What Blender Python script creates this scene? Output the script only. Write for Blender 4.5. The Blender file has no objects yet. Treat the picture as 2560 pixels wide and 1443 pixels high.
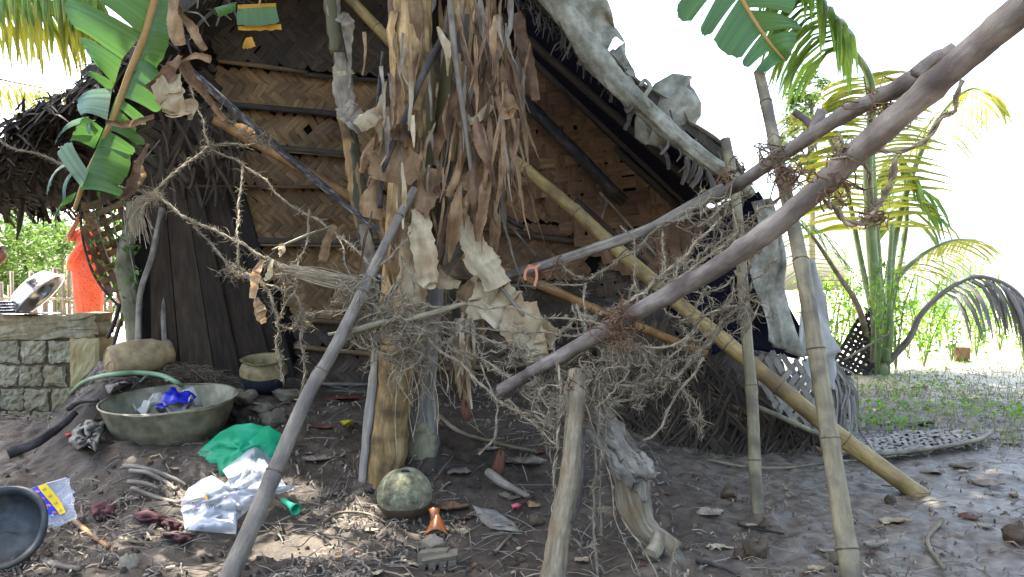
import bpy, math, random
import numpy as np
from mathutils import Vector, Matrix

random.seed(7); RNG = np.random.default_rng(11)
SC = bpy.context.scene
COL = SC.collection

# ------------------------------------------------------------------ camera
F, CX, CY, H = 1950.0, 1280.0, 721.5, 1.0
cam_d = bpy.data.cameras.new('camera'); cam = bpy.data.objects.new('camera', cam_d); COL.objects.link(cam)
cam.location = (0, 0, H); cam.rotation_euler = (math.radians(90), 0, 0)
cam_d.sensor_width = 36; cam_d.lens = 36 * F / 2560; cam_d.clip_end = 2000; cam_d.clip_start = 0.05
SC.camera = cam

# ------------------------------------------------------------------ sky, sun, exposure
SUN = Vector((-0.40, 0.36, 1.0)).normalized()          # towards the sun: high, behind the hut, left
w = bpy.data.worlds.new('World'); SC.world = w; w.use_nodes = True
nt = w.node_tree; nt.nodes.clear()
sky = nt.nodes.new('ShaderNodeTexSky'); sky.sky_type = 'NISHITA'; sky.sun_disc = False
sky.sun_elevation = math.asin(SUN.z); sky.sun_rotation = math.atan2(SUN.x, SUN.y)
sky.air_density = 1.0; sky.dust_density = 4.5; sky.ozone_density = 0.7
bg = nt.nodes.new('ShaderNodeBackground'); bg.inputs[1].default_value = 0.15
wo = nt.nodes.new('ShaderNodeOutputWorld'); nt.links.new(sky.outputs[0], bg.inputs[0]); nt.links.new(bg.outputs[0], wo.inputs[0])
sl = bpy.data.lights.new('sun', 'SUN'); sl.energy = 4.5; sl.angle = math.radians(0.53); sl.color = (1, 0.95, 0.86)
so = bpy.data.objects.new('sun', sl); COL.objects.link(so)
so.rotation_euler = (-SUN).to_track_quat('-Z', 'Y').to_euler(); so.location = SUN * 30
SC.view_settings.view_transform = 'Standard'; SC.view_settings.look = 'None'
SC.view_settings.gamma = 1; SC.view_settings.use_curve_mapping = False
SC.view_settings.exposure = 2.7
SC.render.engine = 'CYCLES'
SC.cycles.use_denoising = True; SC.cycles.max_bounces = 8; SC.cycles.diffuse_bounces = 4
SC.cycles.transparent_max_bounces = 12; SC.cycles.sample_clamp_indirect = 8

# ------------------------------------------------------------------ geometry helpers
def P(u, v, d):
    """a point given where it shows in the photograph and its distance in metres"""
    return Vector(((u - CX) / F * d, d, H - (v - CY) / F * d))

def sstep(a, b, x):
    t = np.clip((x - a) / (b - a), 0, 1); return t * t * (3 - 2 * t)

def _h(ix, iy, s):
    n = (ix.astype(np.int64) * 374761393 + iy.astype(np.int64) * 668265263 + s * 974634541) & 0xffffffff
    n = ((n ^ (n >> 13)) * 1274126177) & 0xffffffff
    return ((n ^ (n >> 16)) & 0xffff) / 32767.5 - 1
def _hs(ix, iy, s):
    n = (ix * 374761393 + iy * 668265263 + s * 974634541) & 0xffffffff
    n = ((n ^ (n >> 13)) * 1274126177) & 0xffffffff
    return ((n ^ (n >> 16)) & 0xffff) / 32767.5 - 1
def vnoise(x, y, s=0):
    if not isinstance(x, np.ndarray):
        ix = math.floor(x); iy = math.floor(y); fx = x - ix; fy = y - iy
        fx = fx * fx * (3 - 2 * fx); fy = fy * fy * (3 - 2 * fy)
        return (_hs(ix, iy, s) * (1 - fx) + _hs(ix + 1, iy, s) * fx) * (1 - fy) + (_hs(ix, iy + 1, s) * (1 - fx) + _hs(ix + 1, iy + 1, s) * fx) * fy
    x = np.asarray(x, float); y = np.asarray(y, float)
    ix = np.floor(x); iy = np.floor(y); fx = x - ix; fy = y - iy
    fx = fx * fx * (3 - 2 * fx); fy = fy * fy * (3 - 2 * fy)
    a = _h(ix, iy, s); b = _h(ix + 1, iy, s); c = _h(ix, iy + 1, s); d = _h(ix + 1, iy + 1, s)
    return (a * (1 - fx) + b * fx) * (1 - fy) + (c * (1 - fx) + d * fx) * fy

def ground_z(x, y):
    x = np.asarray(x, float); y = np.asarray(y, float)
    a = sstep(3.25, 4.75, y) * 0.30 * (1 - sstep(0.3, 1.3, x))
    a = a + 0.155 * sstep(3.9, 4.6, y) * (1 - sstep(-1.9, -1.0, x))
    wl = 1 - sstep(-.60, -.515, x / np.maximum(y, .5))
    a = a * (1 - wl * (.4 + .6 * sstep(4.3, 5.5, y)) * (y > 3))
    m = np.exp(-((((x + 1.84) / .46) ** 2 + ((y - 4.24) / .42) ** 2) ** 2)); a = a * (1 - m) + .19 * m     # the basin has dug itself in
    near = 1 - sstep(9, 16, y)
    for bx, by, bh in ((1.965, 3.72, .035), (1.09, 3.43, .03), (1.15, 2.62, .03), (.14, 2.62, .03), (.58, 2.9, .03), (-.63, 3.8, .05), (-.46, 3.98, .05)):
        a = a + bh * np.exp(-(((x - bx) ** 2 + (y - by) ** 2) / .018))
    n = 0.030 * vnoise(x * 1.3, y * 1.3, 1) + 0.016 * vnoise(x * 4, y * 4, 2)
    f = 0.013 * vnoise(x * 11, y * 11, 3) + 0.015 * vnoise(x * 26, y * 26, 4) * (0.4 + 0.6 * np.abs(vnoise(x * 3, y * 3, 5)))
    f = f + 0.012 * np.abs(vnoise(x * 17 + 3, y * 17, 6))
    return a + (n + f) * near * (1 - 0.35 * sstep(0.8, 1.8, x))
_gx = np.arange(-8, 10, .03); _gy = np.arange(1.0, 14, .03)
_GH = ground_z(*np.meshgrid(_gx, _gy)).tolist()
def gz(x, y):
    a = (x + 8) / .03; b = (y - 1) / .03; i = int(a); j = int(b)
    if not (0 <= a < len(_gx) - 1 and 0 <= b < len(_gy) - 1): return float(ground_z(x, y))
    a -= i; b -= j; r0 = _GH[j]; r1 = _GH[j + 1]
    return (r0[i] * (1 - a) + r0[i + 1] * a) * (1 - b) + (r1[i] * (1 - a) + r1[i + 1] * a) * b
def G(u, v):
    """ground point showing at (u, v)"""
    k = max(1e-3, (v - CY) / F); d0 = max(1.05, (H - .42) / k); d1 = (H + .08) / k; st = (d1 - d0) / 40; d = d0
    for _ in range(41):
        p = P(u, v, d)
        if p.z <= gz(p.x, p.y): break
        d += st
    lo, hi = d - st, d
    for _ in range(7):
        m = (lo + hi) / 2; p = P(u, v, m)
        if p.z <= gz(p.x, p.y): hi = m
        else: lo = m
    return P(u, v, hi)

def catmull(pts, n=8):
    pts = [Vector(p) for p in pts]
    if len(pts) < 3:
        return [pts[0].lerp(pts[-1], i / n) for i in range(n + 1)]
    out = []; q = [pts[0] * 2 - pts[1]] + pts + [pts[-1] * 2 - pts[-2]]
    for i in range(1, len(q) - 2):
        a, b, c, d = q[i - 1], q[i], q[i + 1], q[i + 2]
        for k in range(n):
            t = k / n
            out.append(0.5 * ((2 * b) + (c - a) * t + (2 * a - 5 * b + 4 * c - d) * t * t + (3 * b - a - 3 * c + d) * t ** 3))
    out.append(pts[-1]); return out

def frames(path):
    n = len(path); T = []
    for i in range(n):
        t = path[min(i + 1, n - 1)] - path[max(i - 1, 0)]
        T.append(t.normalized() if t.length > 1e-9 else Vector((0, 0, 1)))
    ref = Vector((0, 0, 1)) if abs(T[0].z) < 0.9 else Vector((0, 1, 0))
    N = [(ref - T[0] * ref.dot(T[0])).normalized()]
    for i in range(1, n):
        v = N[-1] - T[i] * N[-1].dot(T[i])
        N.append(v.normalized() if v.length > 1e-6 else N[-1])
    return T, N, [T[i].cross(N[i]) for i in range(n)]

class MB:
    def __init__(s): s.v = []; s.f = []; s.uv = []; s.r = []
    def add(s, v, f, uv=None, r=None):
        o = len(s.v); s.v.extend(tuple(p) for p in v); s.f.extend(tuple(i + o for i in q) for q in f)
        s.uv.extend(uv if uv is not None else [(p[0], p[2]) for p in v])
        r = random.random() if r is None else r
        s.r.extend([r] * len(v)); return s
    def tube(s, path, rad, n=10, caps=True, rough=0.0, r=None, seed=0, squash=1.0):
        T, N, B = frames(path); m = len(path); V = []; UV = []; L = 0
        rr = [rad(i / (m - 1)) if callable(rad) else (rad[i] if isinstance(rad, (list, tuple)) else rad) for i in range(m)]
        for i in range(m):
            if i: L += (path[i] - path[i - 1]).length
            for k in range(n):
                a = 2 * math.pi * k / n
                q = rr[i]
                if rough: q *= 1 + rough * (float(vnoise(L * 9 + seed * 7.1, k * 0.8 if k <= n / 2 else (n - k) * 0.8 , seed)) + 0.5 * float(vnoise(L * 30 + seed, k * 1.7, seed + 3)))
                V.append(path[i] + (N[i] * math.cos(a) + B[i] * math.sin(a) * squash) * q)
                UV.append((abs(k / n - 0.5) * 2 * math.pi * max(rr), L))
        Fc = [(i * n + k, i * n + (k + 1) % n, (i + 1) * n + (k + 1) % n, (i + 1) * n + k) for i in range(m - 1) for k in range(n)]
        if caps:
            Fc.append(tuple(range(n - 1, -1, -1))); Fc.append(tuple(range((m - 1) * n, m * n)))
        return s.add(V, Fc, UV, r)
    def ribbon(s, path, wid, nrm, bow=0.0, curl=None, nx=2, r=None, ragged=0.0, seed=0):
        """strip along path; wid(t) full width; nrm facing vector; bow: depth of the cross section; curl(t): roll angle"""
        m = len(path); T, _, _ = frames(path); V = []; UV = []; L = 0
        for i in range(m):
            if i: L += (path[i] - path[i - 1]).length
            t = i / (m - 1); W = wid(t) if callable(wid) else wid
            nn = Vector(nrm); nn = nn - T[i] * nn.dot(T[i])
            nn = nn.normalized() if nn.length > 1e-6 else Vector((0, -1, 0))
            if curl: nn = Matrix.Rotation(curl(t), 3, T[i]) @ nn
            S = T[i].cross(nn)
            for k in range(nx + 1):
                a = k / nx * 2 - 1
                rg = 1 + (ragged * (1.1 * vnoise(L * 14 + seed, a * 2, seed) + .7 * vnoise(L * 37 + seed, a * 3, seed + 5) + .6 * vnoise(L * 110 + seed, a * 3, seed + 9)) if ragged and abs(a) == 1 else 0)
                V.append(path[i] + S * (a * W / 2 * rg) + nn * (bow * W * (a * a - 0.4)))
                UV.append((a * W / 2, L))
        c = nx + 1
        Fc = [(i * c + k, i * c + k + 1, (i + 1) * c + k + 1, (i + 1) * c + k) for i in range(m - 1) for k in range(nx)]
        return s.add(V, Fc, UV, r)
    def box(s, c, x, y, z, r=None):
        """box from centre and three half-axis vectors"""
        c = Vector(c); x = Vector(x); y = Vector(y); z = Vector(z); V = []; UV = []
        for a in (-1, 1):
            for b in (-1, 1):
                for d in (-1, 1):
                    V.append(c + x * a + y * b + z * d); UV.append((a * x.length + d * y.length * .3, b * y.length + d * z.length))
        return s.add(V, [(0, 1, 3, 2), (4, 6, 7, 5), (0, 4, 5, 1), (2, 3, 7, 6), (0, 2, 6, 4), (1, 5, 7, 3)], UV, r)
    def lathe(s, prof, M, n=40, jit=0.0, seed=0):
        """profile of (radius, height) turned about local z, placed by matrix M"""
        V = []; UV = []; m = len(prof)
        for i, (r, z) in enumerate(prof):
            for k in range(n):
                a = 2 * math.pi * k / n
                q = r * (1 + jit * float(vnoise(math.cos(a) * 1.7 + 5, math.sin(a) * 1.7 + z * 4, seed)))
                V.append(M @ Vector((q * math.cos(a), q * math.sin(a), z + jit * 0.15 * float(vnoise(math.cos(a) * 2 + 9, math.sin(a) * 2, seed + 1)))))
                UV.append((a, z))
        Fc = [(i * n + k, i * n + (k + 1) % n, (i + 1) * n + (k + 1) % n, (i + 1) * n + k) for i in range(m - 1) for k in range(n)]
        return s.add(V, Fc, UV)
    def patch(s, c00, c10, c11, c01, nu=8, nv=8, disp=None, r=None, thick=0):
        """bilinear patch; disp(a, b) -> offset Vector"""
        V = []; UV = []
        c00, c10, c11, c01 = map(Vector, (c00, c10, c11, c01)); W = (c10 - c00).length; Hh = (c01 - c00).length
        for j in range(nv + 1):
            for i in range(nu + 1):
                a, b = i / nu, j / nv
                p = (c00.lerp(c10, a)).lerp(c01.lerp(c11, a), b)
                if disp: p = p + disp(a, b)
                V.append(p); UV.append((a * W, b * Hh))
        c = nu + 1
        return s.add(V, [(j * c + i, j * c + i + 1, (j + 1) * c + i + 1, (j + 1) * c + i) for j in range(nv) for i in range(nu)], UV, r)
    def build(s, name, mat, parent=None, smooth=True, solid=0.0):
        me = bpy.data.meshes.new(name)
        off = Vector(ORG.get(parent.name, (0, 0, 0))) if parent else Vector((0, 0, 0))
        v = np.array(s.v, dtype=np.float32).reshape(-1, 3)
        if parent is None and len(v):
            lo = v.min(0); hi = v.max(0); off = Vector(((lo[0] + hi[0]) / 2, (lo[1] + hi[1]) / 2, lo[2]))
        v = v - np.array(off, dtype=np.float32)
        me.from_pydata(v.tolist(), [], s.f)
        li = np.empty(len(me.loops), dtype=np.int32); me.loops.foreach_get('vertex_index', li)
        uv = me.uv_layers.new(name='UVMap'); uv.data.foreach_set('uv', np.array(s.uv, dtype=np.float32)[li].ravel())
        at = me.attributes.new('rnd', 'FLOAT', 'POINT'); at.data.foreach_set('value', np.array(s.r, dtype=np.float32))
        if smooth: me.polygons.foreach_set('use_smooth', np.ones(len(me.polygons), dtype=bool))
        me.materials.append(M[mat] if isinstance(mat, str) else mat)
        o = bpy.data.objects.new(name, me); COL.objects.link(o)
        if parent: o.parent = parent
        else: o.location = off
        ORG[o.name] = tuple(off)
        if solid:
            md = o.modifiers.new('thickness', 'SOLIDIFY'); md.thickness = solid; md.offset = 0
        return o
ORG = {}
def tag(o, label, cat, group=None, kind=None):
    if label: o['label'] = label
    if cat: o['category'] = cat
    if group: o['group'] = group
    if kind: o['kind'] = kind
    return o
def thing(name, loc, label, cat, group=None):
    o = bpy.data.objects.new(name, None); COL.objects.link(o); o.location = loc; o.empty_display_size = 0.1
    ORG[o.name] = tuple(loc); return tag(o, label, cat, group)
def stuff(o): o['kind'] = 'stuff'; return o

def leaf_cloud(mb, pts, size, asp=0.4, up=0.5, fold=0.0, down=0.0):
    """many small leaves: 4-vertex diamonds with random attitude"""
    n = len(pts); pts = np.asarray(pts)
    d = RNG.normal(size=(n, 3)); d[:, 2] = d[:, 2] * (1 - up) - down; d /= np.linalg.norm(d, axis=1)[:, None]
    q = RNG.normal(size=(n, 3)) * (1 - up) + np.array([0, 0, up * 2]); s_ = np.cross(d, q); s_ /= np.linalg.norm(s_, axis=1)[:, None] + 1e-9
    L = (size * (0.6 + 0.8 * RNG.random(n)))[:, None]
    nn = np.cross(s_, d)
    a = pts; b = pts + d * L * .42 + s_ * L * asp * .5 + nn * L * fold; c = pts + d * L - nn * L * .1; e = pts + d * L * .42 - s_ * L * asp * .5 + nn * L * fold
    V = np.stack([a, b, c, e], 1).reshape(-1, 3); o = len(mb.v)
    mb.v.extend(map(tuple, V.tolist())); mb.f.extend((o + 4 * i, o + 4 * i + 1, o + 4 * i + 2, o + 4 * i + 3) for i in range(n))
    uv = np.tile(np.array([[0, 0], [.03, .05], [0, .1], [-.03, .05]]), (n, 1)); mb.uv.extend(map(tuple, uv.tolist()))
    mb.r.extend(np.repeat(RNG.random(n), 4).tolist())
# ------------------------------------------------------------------ procedural materials
M = {}
def rgb(h):
    h = h.lstrip('#'); c = [int(h[i:i + 2], 16) / 255 for i in (0, 2, 4)]
    return tuple(x / 12.92 if x <= 0.04045 else ((x + 0.055) / 1.055) ** 2.4 for x in c) + (1,)
def mat(name, cols, scale=8, stretch=(1, 1, 1), coord='Object', rough=0.75, bump=0.4, bscale=None, rnd=0.25, trans=0.0,
        stain=None, stain_scale=2.5, stain_amt=0.6, spec=0.3, metal=0.0, detail=6, bdist=0.004, rough2=None, alpha=1.0, tcol=None,
        spots=None, huev=0.0):
    m = bpy.data.materials.new(name); m.use_nodes = True; t = m.node_tree; t.nodes.clear(); L = t.links.new
    N = t.nodes.new
    tc = N('ShaderNodeTexCoord'); mp = N('ShaderNodeMapping'); mp.inputs['Scale'].default_value = stretch
    L(tc.outputs[coord], mp.inputs['Vector'])
    at = N('ShaderNodeAttribute'); at.attribute_name = 'rnd'
    ad = N('ShaderNodeVectorMath'); ad.operation = 'ADD'
    ml = N('ShaderNodeMath'); ml.operation = 'MULTIPLY'; ml.inputs[1].default_value = 17.3; L(at.outputs['Fac'], ml.inputs[0])
    L(mp.outputs[0], ad.inputs[0]); L(ml.outputs[0], ad.inputs[1])
    n1 = N('ShaderNodeTexNoise'); n1.inputs['Scale'].default_value = scale; n1.inputs['Detail'].default_value = detail
    n1.inputs['Roughness'].default_value = 0.65; L(ad.outputs[0], n1.inputs['Vector'])
    cr = N('ShaderNodeValToRGB'); el = cr.color_ramp.elements
    cols = [rgb(c) if isinstance(c, str) else c for c in cols]
    while len(el) < len(cols): el.new(0.5)
    for i, c in enumerate(cols):
        el[i].position = 0.28 + 0.44 * i / max(1, len(cols) - 1); el[i].color = c
    L(n1.outputs['Fac'], cr.inputs[0]); col = cr.outputs[0]
    if stain:
        n2 = N('ShaderNodeTexNoise'); n2.inputs['Scale'].default_value = stain_scale; n2.inputs['Detail'].default_value = 5
        L(tc.outputs['Object'], n2.inputs['Vector'])
        r2 = N('ShaderNodeMapRange'); r2.inputs[1].default_value = 0.45; r2.inputs[2].default_value = 0.65
        r2.inputs[4].default_value = stain_amt; L(n2.outputs['Fac'], r2.inputs[0])
        mx = N('ShaderNodeMixRGB'); L(r2.outputs[0], mx.inputs[0]); L(col, mx.inputs[1]); mx.inputs[2].default_value = rgb(stain); col = mx.outputs[0]
    if spots:
        vo = N('ShaderNodeTexVoronoi'); vo.inputs['Scale'].default_value = spots[1]; L(tc.outputs['UV' if coord == 'UV' else 'Object'], vo.inputs['Vector'])
        r3 = N('ShaderNodeMapRange'); r3.inputs[1].default_value = spots[2]; r3.inputs[2].default_value = spots[2] * 0.8; L(vo.outputs['Distance'], r3.inputs[0])
        mx = N('ShaderNodeMixRGB'); L(r3.outputs[0], mx.inputs[0]); L(col, mx.inputs[1]); mx.inputs[2].default_value = rgb(spots[0]); col = mx.outputs[0]
    if rnd:
        hs = N('ShaderNodeHueSaturation'); mr = N('ShaderNodeMapRange'); mr.inputs[3].default_value = 1 - rnd; mr.inputs[4].default_value = 1 + rnd
        L(at.outputs['Fac'], mr.inputs[0]); L(mr.outputs[0], hs.inputs['Value']); L(col, hs.inputs['Color'])
        if huev:
            mh = N('ShaderNodeMapRange'); mh.inputs[3].default_value = 0.5 - huev; mh.inputs[4].default_value = 0.5 + huev
            fr = N('ShaderNodeMath'); fr.operation = 'FRACT'; m7 = N('ShaderNodeMath'); m7.operation = 'MULTIPLY'; m7.inputs[1].default_value = 7.7
            L(at.outputs['Fac'], m7.inputs[0]); L(m7.outputs[0], fr.inputs[0]); L(fr.outputs[0], mh.inputs[0]); L(mh.outputs[0], hs.inputs['Hue'])
        col = hs.outputs[0]
    b = N('ShaderNodeBsdfPrincipled'); L(col, b.inputs['Base Color']); b.inputs['Roughness'].default_value = rough
    b.inputs['Specular IOR Level'].default_value = spec; b.inputs['Metallic'].default_value = metal
    if rough2 is not None:
        n4 = N('ShaderNodeTexNoise'); n4.inputs['Scale'].default_value = 1.6; n4.inputs['Detail'].default_value = 5; L(tc.outputs['Object'], n4.inputs['Vector'])
        r4 = N('ShaderNodeMapRange'); r4.inputs[1].default_value = 0.4; r4.inputs[2].default_value = 0.62; r4.inputs[3].default_value = rough; r4.inputs[4].default_value = rough2
        L(n4.outputs['Fac'], r4.inputs[0]); L(r4.outputs[0], b.inputs['Roughness'])
    if bump:
        n3 = N('ShaderNodeTexNoise'); n3.inputs['Scale'].default_value = bscale or scale * 2.5; n3.inputs['Detail'].default_value = 8; n3.inputs['Roughness'].default_value = 0.7
        L(ad.outputs[0], n3.inputs['Vector'])
        bp = N('ShaderNodeBump'); bp.inputs['Strength'].default_value = bump; bp.inputs['Distance'].default_value = bdist
        L(n3.outputs['Fac'], bp.inputs['Height']); L(bp.outputs[0], b.inputs['Normal'])
    out = N('ShaderNodeOutputMaterial'); sh = b.outputs[0]
    if trans:
        tr = N('ShaderNodeBsdfTranslucent')
        if tcol: tr.inputs[0].default_value = rgb(tcol)
        else: L(col, tr.inputs[0])
        mx = N('ShaderNodeMixShader'); mx.inputs[0].default_value = trans; L(sh, mx.inputs[1]); L(tr.outputs[0], mx.inputs[2]); sh = mx.outputs[0]
    if alpha < 1:
        tp = N('ShaderNodeBsdfTransparent'); mx = N('ShaderNodeMixShader'); mx.inputs[0].default_value = alpha
        L(tp.outputs[0], mx.inputs[1]); L(sh, mx.inputs[2]); sh = mx.outputs[0]
    L(sh, out.inputs[0]); M[name] = m; return m

mat('mud', ['#1f1810', '#392f23', '#574a3a'], 16, rough=0.8, rough2=0.55, bump=0.9, bscale=45, bdist=0.012, stain='#514637', stain_scale=1.1, stain_amt=0.5, rnd=0, detail=10, spec=0.5)
def mud_zones():
    """dark humus around the stem and basin, grey wet silt on the right, far ground paled to look washed out by sun"""
    t = M['mud'].node_tree; N = t.nodes.new; L = t.links.new; b = [n for n in t.nodes if n.type == 'BSDF_PRINCIPLED'][0]
    src = b.inputs['Base Color'].links[0].from_socket; rsrc = b.inputs['Roughness'].links[0].from_socket; tc = N('ShaderNodeTexCoord'); sx = N('ShaderNodeSeparateXYZ'); L(tc.outputs['Object'], sx.inputs[0])
    nz = N('ShaderNodeTexNoise'); nz.inputs['Scale'].default_value = 2.0; nz.inputs['Detail'].default_value = 6; L(tc.outputs['Object'], nz.inputs['Vector'])
    a = N('ShaderNodeMath'); a.operation = 'MULTIPLY_ADD'; a.inputs[1].default_value = 1.6; L(nz.outputs['Fac'], a.inputs[0]); L(sx.outputs['X'], a.inputs[2])
    mr = N('ShaderNodeMapRange'); mr.inputs[1].default_value = 0.9; mr.inputs[2].default_value = 2.2; L(a.outputs[0], mr.inputs[0])
    n2 = N('ShaderNodeTexNoise'); n2.inputs['Scale'].default_value = 18; n2.inputs['Detail'].default_value = 9; L(tc.outputs['Object'], n2.inputs['Vector'])
    cr = N('ShaderNodeValToRGB'); cr.color_ramp.elements[0].position = .3; cr.color_ramp.elements[0].color = rgb('#372f24'); cr.color_ramp.elements[1].position = .7; cr.color_ramp.elements[1].color = rgb('#7c705d'); L(n2.outputs['Fac'], cr.inputs[0])
    mx = N('ShaderNodeMixRGB'); L(mr.outputs[0], mx.inputs[0]); L(src, mx.inputs[1]); L(cr.outputs[0], mx.inputs[2])
    m2 = N('ShaderNodeMapRange'); m2.inputs[1].default_value = 6.5; m2.inputs[2].default_value = 10; L(sx.outputs['Y'], m2.inputs[0]); m3 = N('ShaderNodeMixRGB'); L(m2.outputs[0], m3.inputs[0]); L(mx.outputs[0], m3.inputs[1]); m3.inputs[2].default_value = rgb('#b5ad98'); L(m3.outputs[0], b.inputs['Base Color'])  # distance tint: sunlit glare on the far ground painted as a paler colour
    n5 = N('ShaderNodeTexNoise'); n5.inputs['Scale'].default_value = 3.5; n5.inputs['Detail'].default_value = 8; L(tc.outputs['Object'], n5.inputs['Vector']); r5 = N('ShaderNodeMapRange'); r5.inputs[1].default_value = .35; r5.inputs[2].default_value = .62; r5.inputs[3].default_value = .62; r5.inputs[4].default_value = .30; L(n5.outputs['Fac'], r5.inputs[0])
    mf = N('ShaderNodeMix'); L(mr.outputs[0], mf.inputs[0]); L(rsrc, mf.inputs[2]); L(r5.outputs[0], mf.inputs[3]); L(mf.outputs[0], b.inputs['Roughness'])
mud_zones()
mat('litter', ['#3a322a', '#6d6153', '#9a8d78'], 30, rnd=0.6, bump=0.2)
mat('bamboo_yellow', ['#695831', '#877345', '#9e8959'], 6, (5, 1, 1), 'UV', rough=0.5, bump=0.8, bdist=0.007, stain='#5b4a30', stain_scale=7, stain_amt=0.85, rnd=0.12)
mat('bamboo_ochre', ['#6e5128', '#90693a', '#a37f4b'], 6, (6, 1, 1), 'UV', rough=0.45, bump=0.8, bdist=0.007, stain='#5c4022', stain_scale=7, stain_amt=0.85, rnd=0.1)
mat('bamboo_pale', ['#655d47', '#80775c', '#968d70'], 6, (5, 1, 1), 'UV', rough=0.55, bump=0.8, bdist=0.007, stain='#4e483c', stain_scale=9, stain_amt=0.85, rnd=0.1)
mat('bamboo_grey', ['#564e42', '#726a5c', '#8b8374'], 7, (4, 1, 1), 'UV', rough=0.7, bump=0.8, bdist=0.007, stain='#57514a', stain_scale=9, stain_amt=0.85, rnd=0.1)
mat('limb', ['#524b43', '#736b62', '#958d83'], 5, (3, 1, 1), 'UV', rough=0.7, bump=0.8, bdist=0.007, stain='#3f3531', stain_scale=7, stain_amt=0.85, rnd=0.1)
mat('wood_grey', ['#4f483f', '#7c7466', '#a39b8a'], 5, (9, 1, 1), 'UV', rough=0.85, bump=0.9, bdist=0.008, stain='#37302a', stain_scale=8, stain_amt=0.6, rnd=0.15)
mat('wood_pale', ['#50473a', '#7f755f', '#a89e86'], 8, (6, 1, 1), 'UV', rough=0.85, bump=1.0, bdist=0.012, stain='#6a5637', stain_scale=9, stain_amt=0.6, rnd=0.15)
mat('trunk_moss', ['#4f4a38', '#777159', '#979178'], 5, (3, 1, 1), 'UV', rough=0.85, bump=0.6, stain='#3c3c29', stain_scale=4, rnd=0.1)
mat('charred', ['#1d1a18', '#2e2a27', '#55504b'], 9, (3, 1, 1), 'UV', rough=0.7, bump=0.7, rnd=0.2)
mat('charred_lichen', ['#221e1c', '#3b3632', '#8d8a84'], 14, (3, 1, 1), 'UV', rough=0.75, bump=0.7, rnd=0.1)
mat('plank', ['#211a13', '#33291e', '#453829'], 6, (9, 1, 1), 'UV', rough=0.85, bump=0.5, rnd=0.3)
mat('stem', ['#5f4c30', '#94794e', '#b59c6e'], 6, (6, 0.8, 1), 'UV', rough=0.75, bump=0.8, bdist=0.006, stain='#3b2c1f', stain_scale=9, stain_amt=0.75, rnd=0.2)
mat('stem_dark', ['#2e2a25', '#4a4136', '#6d5f48'], 6, (6, 0.8, 1), 'UV', rough=0.7, bump=0.7, bdist=0.006, stain='#3d4a22', stain_scale=3, stain_amt=0.5, rnd=0.2)
mat('sheath_grey', ['#4b4a4a', '#66645f', '#8a8373'], 5, (5, 0.8, 1), 'UV', rough=0.65, bump=0.6, stain='#99876a', stain_scale=3.5, stain_amt=0.55, rnd=0.2)
mat('sheath_green', ['#3f3c22', '#57512f', '#4a3a2c'], 3, (5, 0.6, 1), 'UV', rough=0.5, bump=0.3, rnd=0.1)
mat('dry_tan', ['#66513a', '#8d7353', '#a98e6a'], 9, (3, 1, 1), 'UV', rough=0.75, bump=0.6, bdist=0.004, trans=0.25, stain='#53381f', stain_scale=7, stain_amt=0.6, rnd=0.25)
mat('dry_brown', ['#4b382a', '#70573f', '#8f7356'], 9, (3, 1, 1), 'UV', rough=0.75, bump=0.6, trans=0.2, stain='#3a2618', stain_scale=7, stain_amt=0.6, rnd=0.35)
mat('dry_pale', ['#857659', '#ab9d7d', '#c3b798'], 8, (3, 1, 1), 'UV', rough=0.8, bump=0.6, bdist=0.004, trans=0.2, stain='#7e5c36', stain_scale=6, stain_amt=0.55, rnd=0.15)
mat('dry_grey', ['#5b5347', '#857b6a', '#a39a87'], 9, (3, 1, 1), 'UV', rough=0.85, bump=0.6, trans=0.1, stain='#4a3828', stain_scale=7, stain_amt=0.5, rnd=0.3)
mat('banana_green', ['#3a5c28', '#45692f', '#527638'], 1.2, (60, 1.2, 1), 'UV', rough=0.42, bump=0.22, bscale=1.6, trans=0.32, rnd=0.12, spec=0.5, bdist=0.002)
mat('banana_blue', ['#566f5c', '#708a76', '#8aa392'], 1.2, (60, 1.2, 1), 'UV', rough=0.35, bump=0.22, bscale=1.6, trans=0.25, rnd=0.12, spec=0.6)
mat('banana_edge', ['#9a6d1c', '#b88a2a', '#7d5a1c'], 9, (1, 1, 1), 'UV', rough=0.6, trans=0.4, rnd=0.1)
mat('midrib', ['#8a6b3a', '#a5824d', '#7c7a3c'], 4, (2, 1, 1), 'UV', rough=0.5, bump=0.2, trans=0.1, rnd=0.1)
mat('palm_green', ['#4a6a26', '#688838', '#90a048'], 4, (6, 1, 1), 'UV', rough=0.4, bump=0.2, trans=0.45, rnd=0.3, spec=0.5, huev=0.02)
mat('palm_yellow', ['#6c7a26', '#8f9433', '#a89a3e'], 4, (6, 1, 1), 'UV', rough=0.45, bump=0.2, trans=0.5, rnd=0.3, huev=0.02)
mat('palm_stem', ['#4d6038', '#69794b', '#8a9263'], 4, (4, 1, 1), 'UV', rough=0.5, bump=0.2, rnd=0.15)
mat('palm_dry', ['#55504a', '#7a746b', '#948e84'], 5, (5, 1, 1), 'UV', rough=0.8, bump=0.4, rnd=0.3, trans=0.1)
mat('weed', ['#4d7a22', '#6f9a2f', '#8bb03c'], 6, rough=0.5, bump=0, trans=0.5, rnd=0.3, huev=0.015)
mat('grass', ['#5f6b36', '#7f8a4c', '#8f8668'], 6, rough=0.6, bump=0, trans=0.4, rnd=0.4, huev=0.03)
mat('foliage', ['#3f5a24', '#557030', '#6d8740'], 5, rough=0.5, bump=0, trans=0.4, rnd=0.4, huev=0.015)
mat('foliage_dark', ['#2b431c', '#3b5a26', '#4b6b30'], 5, rough=0.5, bump=0, trans=0.3, rnd=0.4)
mat('coir', ['#5e5544', '#877c67', '#aca18c'], 20, rough=0.95, bump=0.5, rnd=0.35, spec=0.1, trans=0.1)
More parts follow.
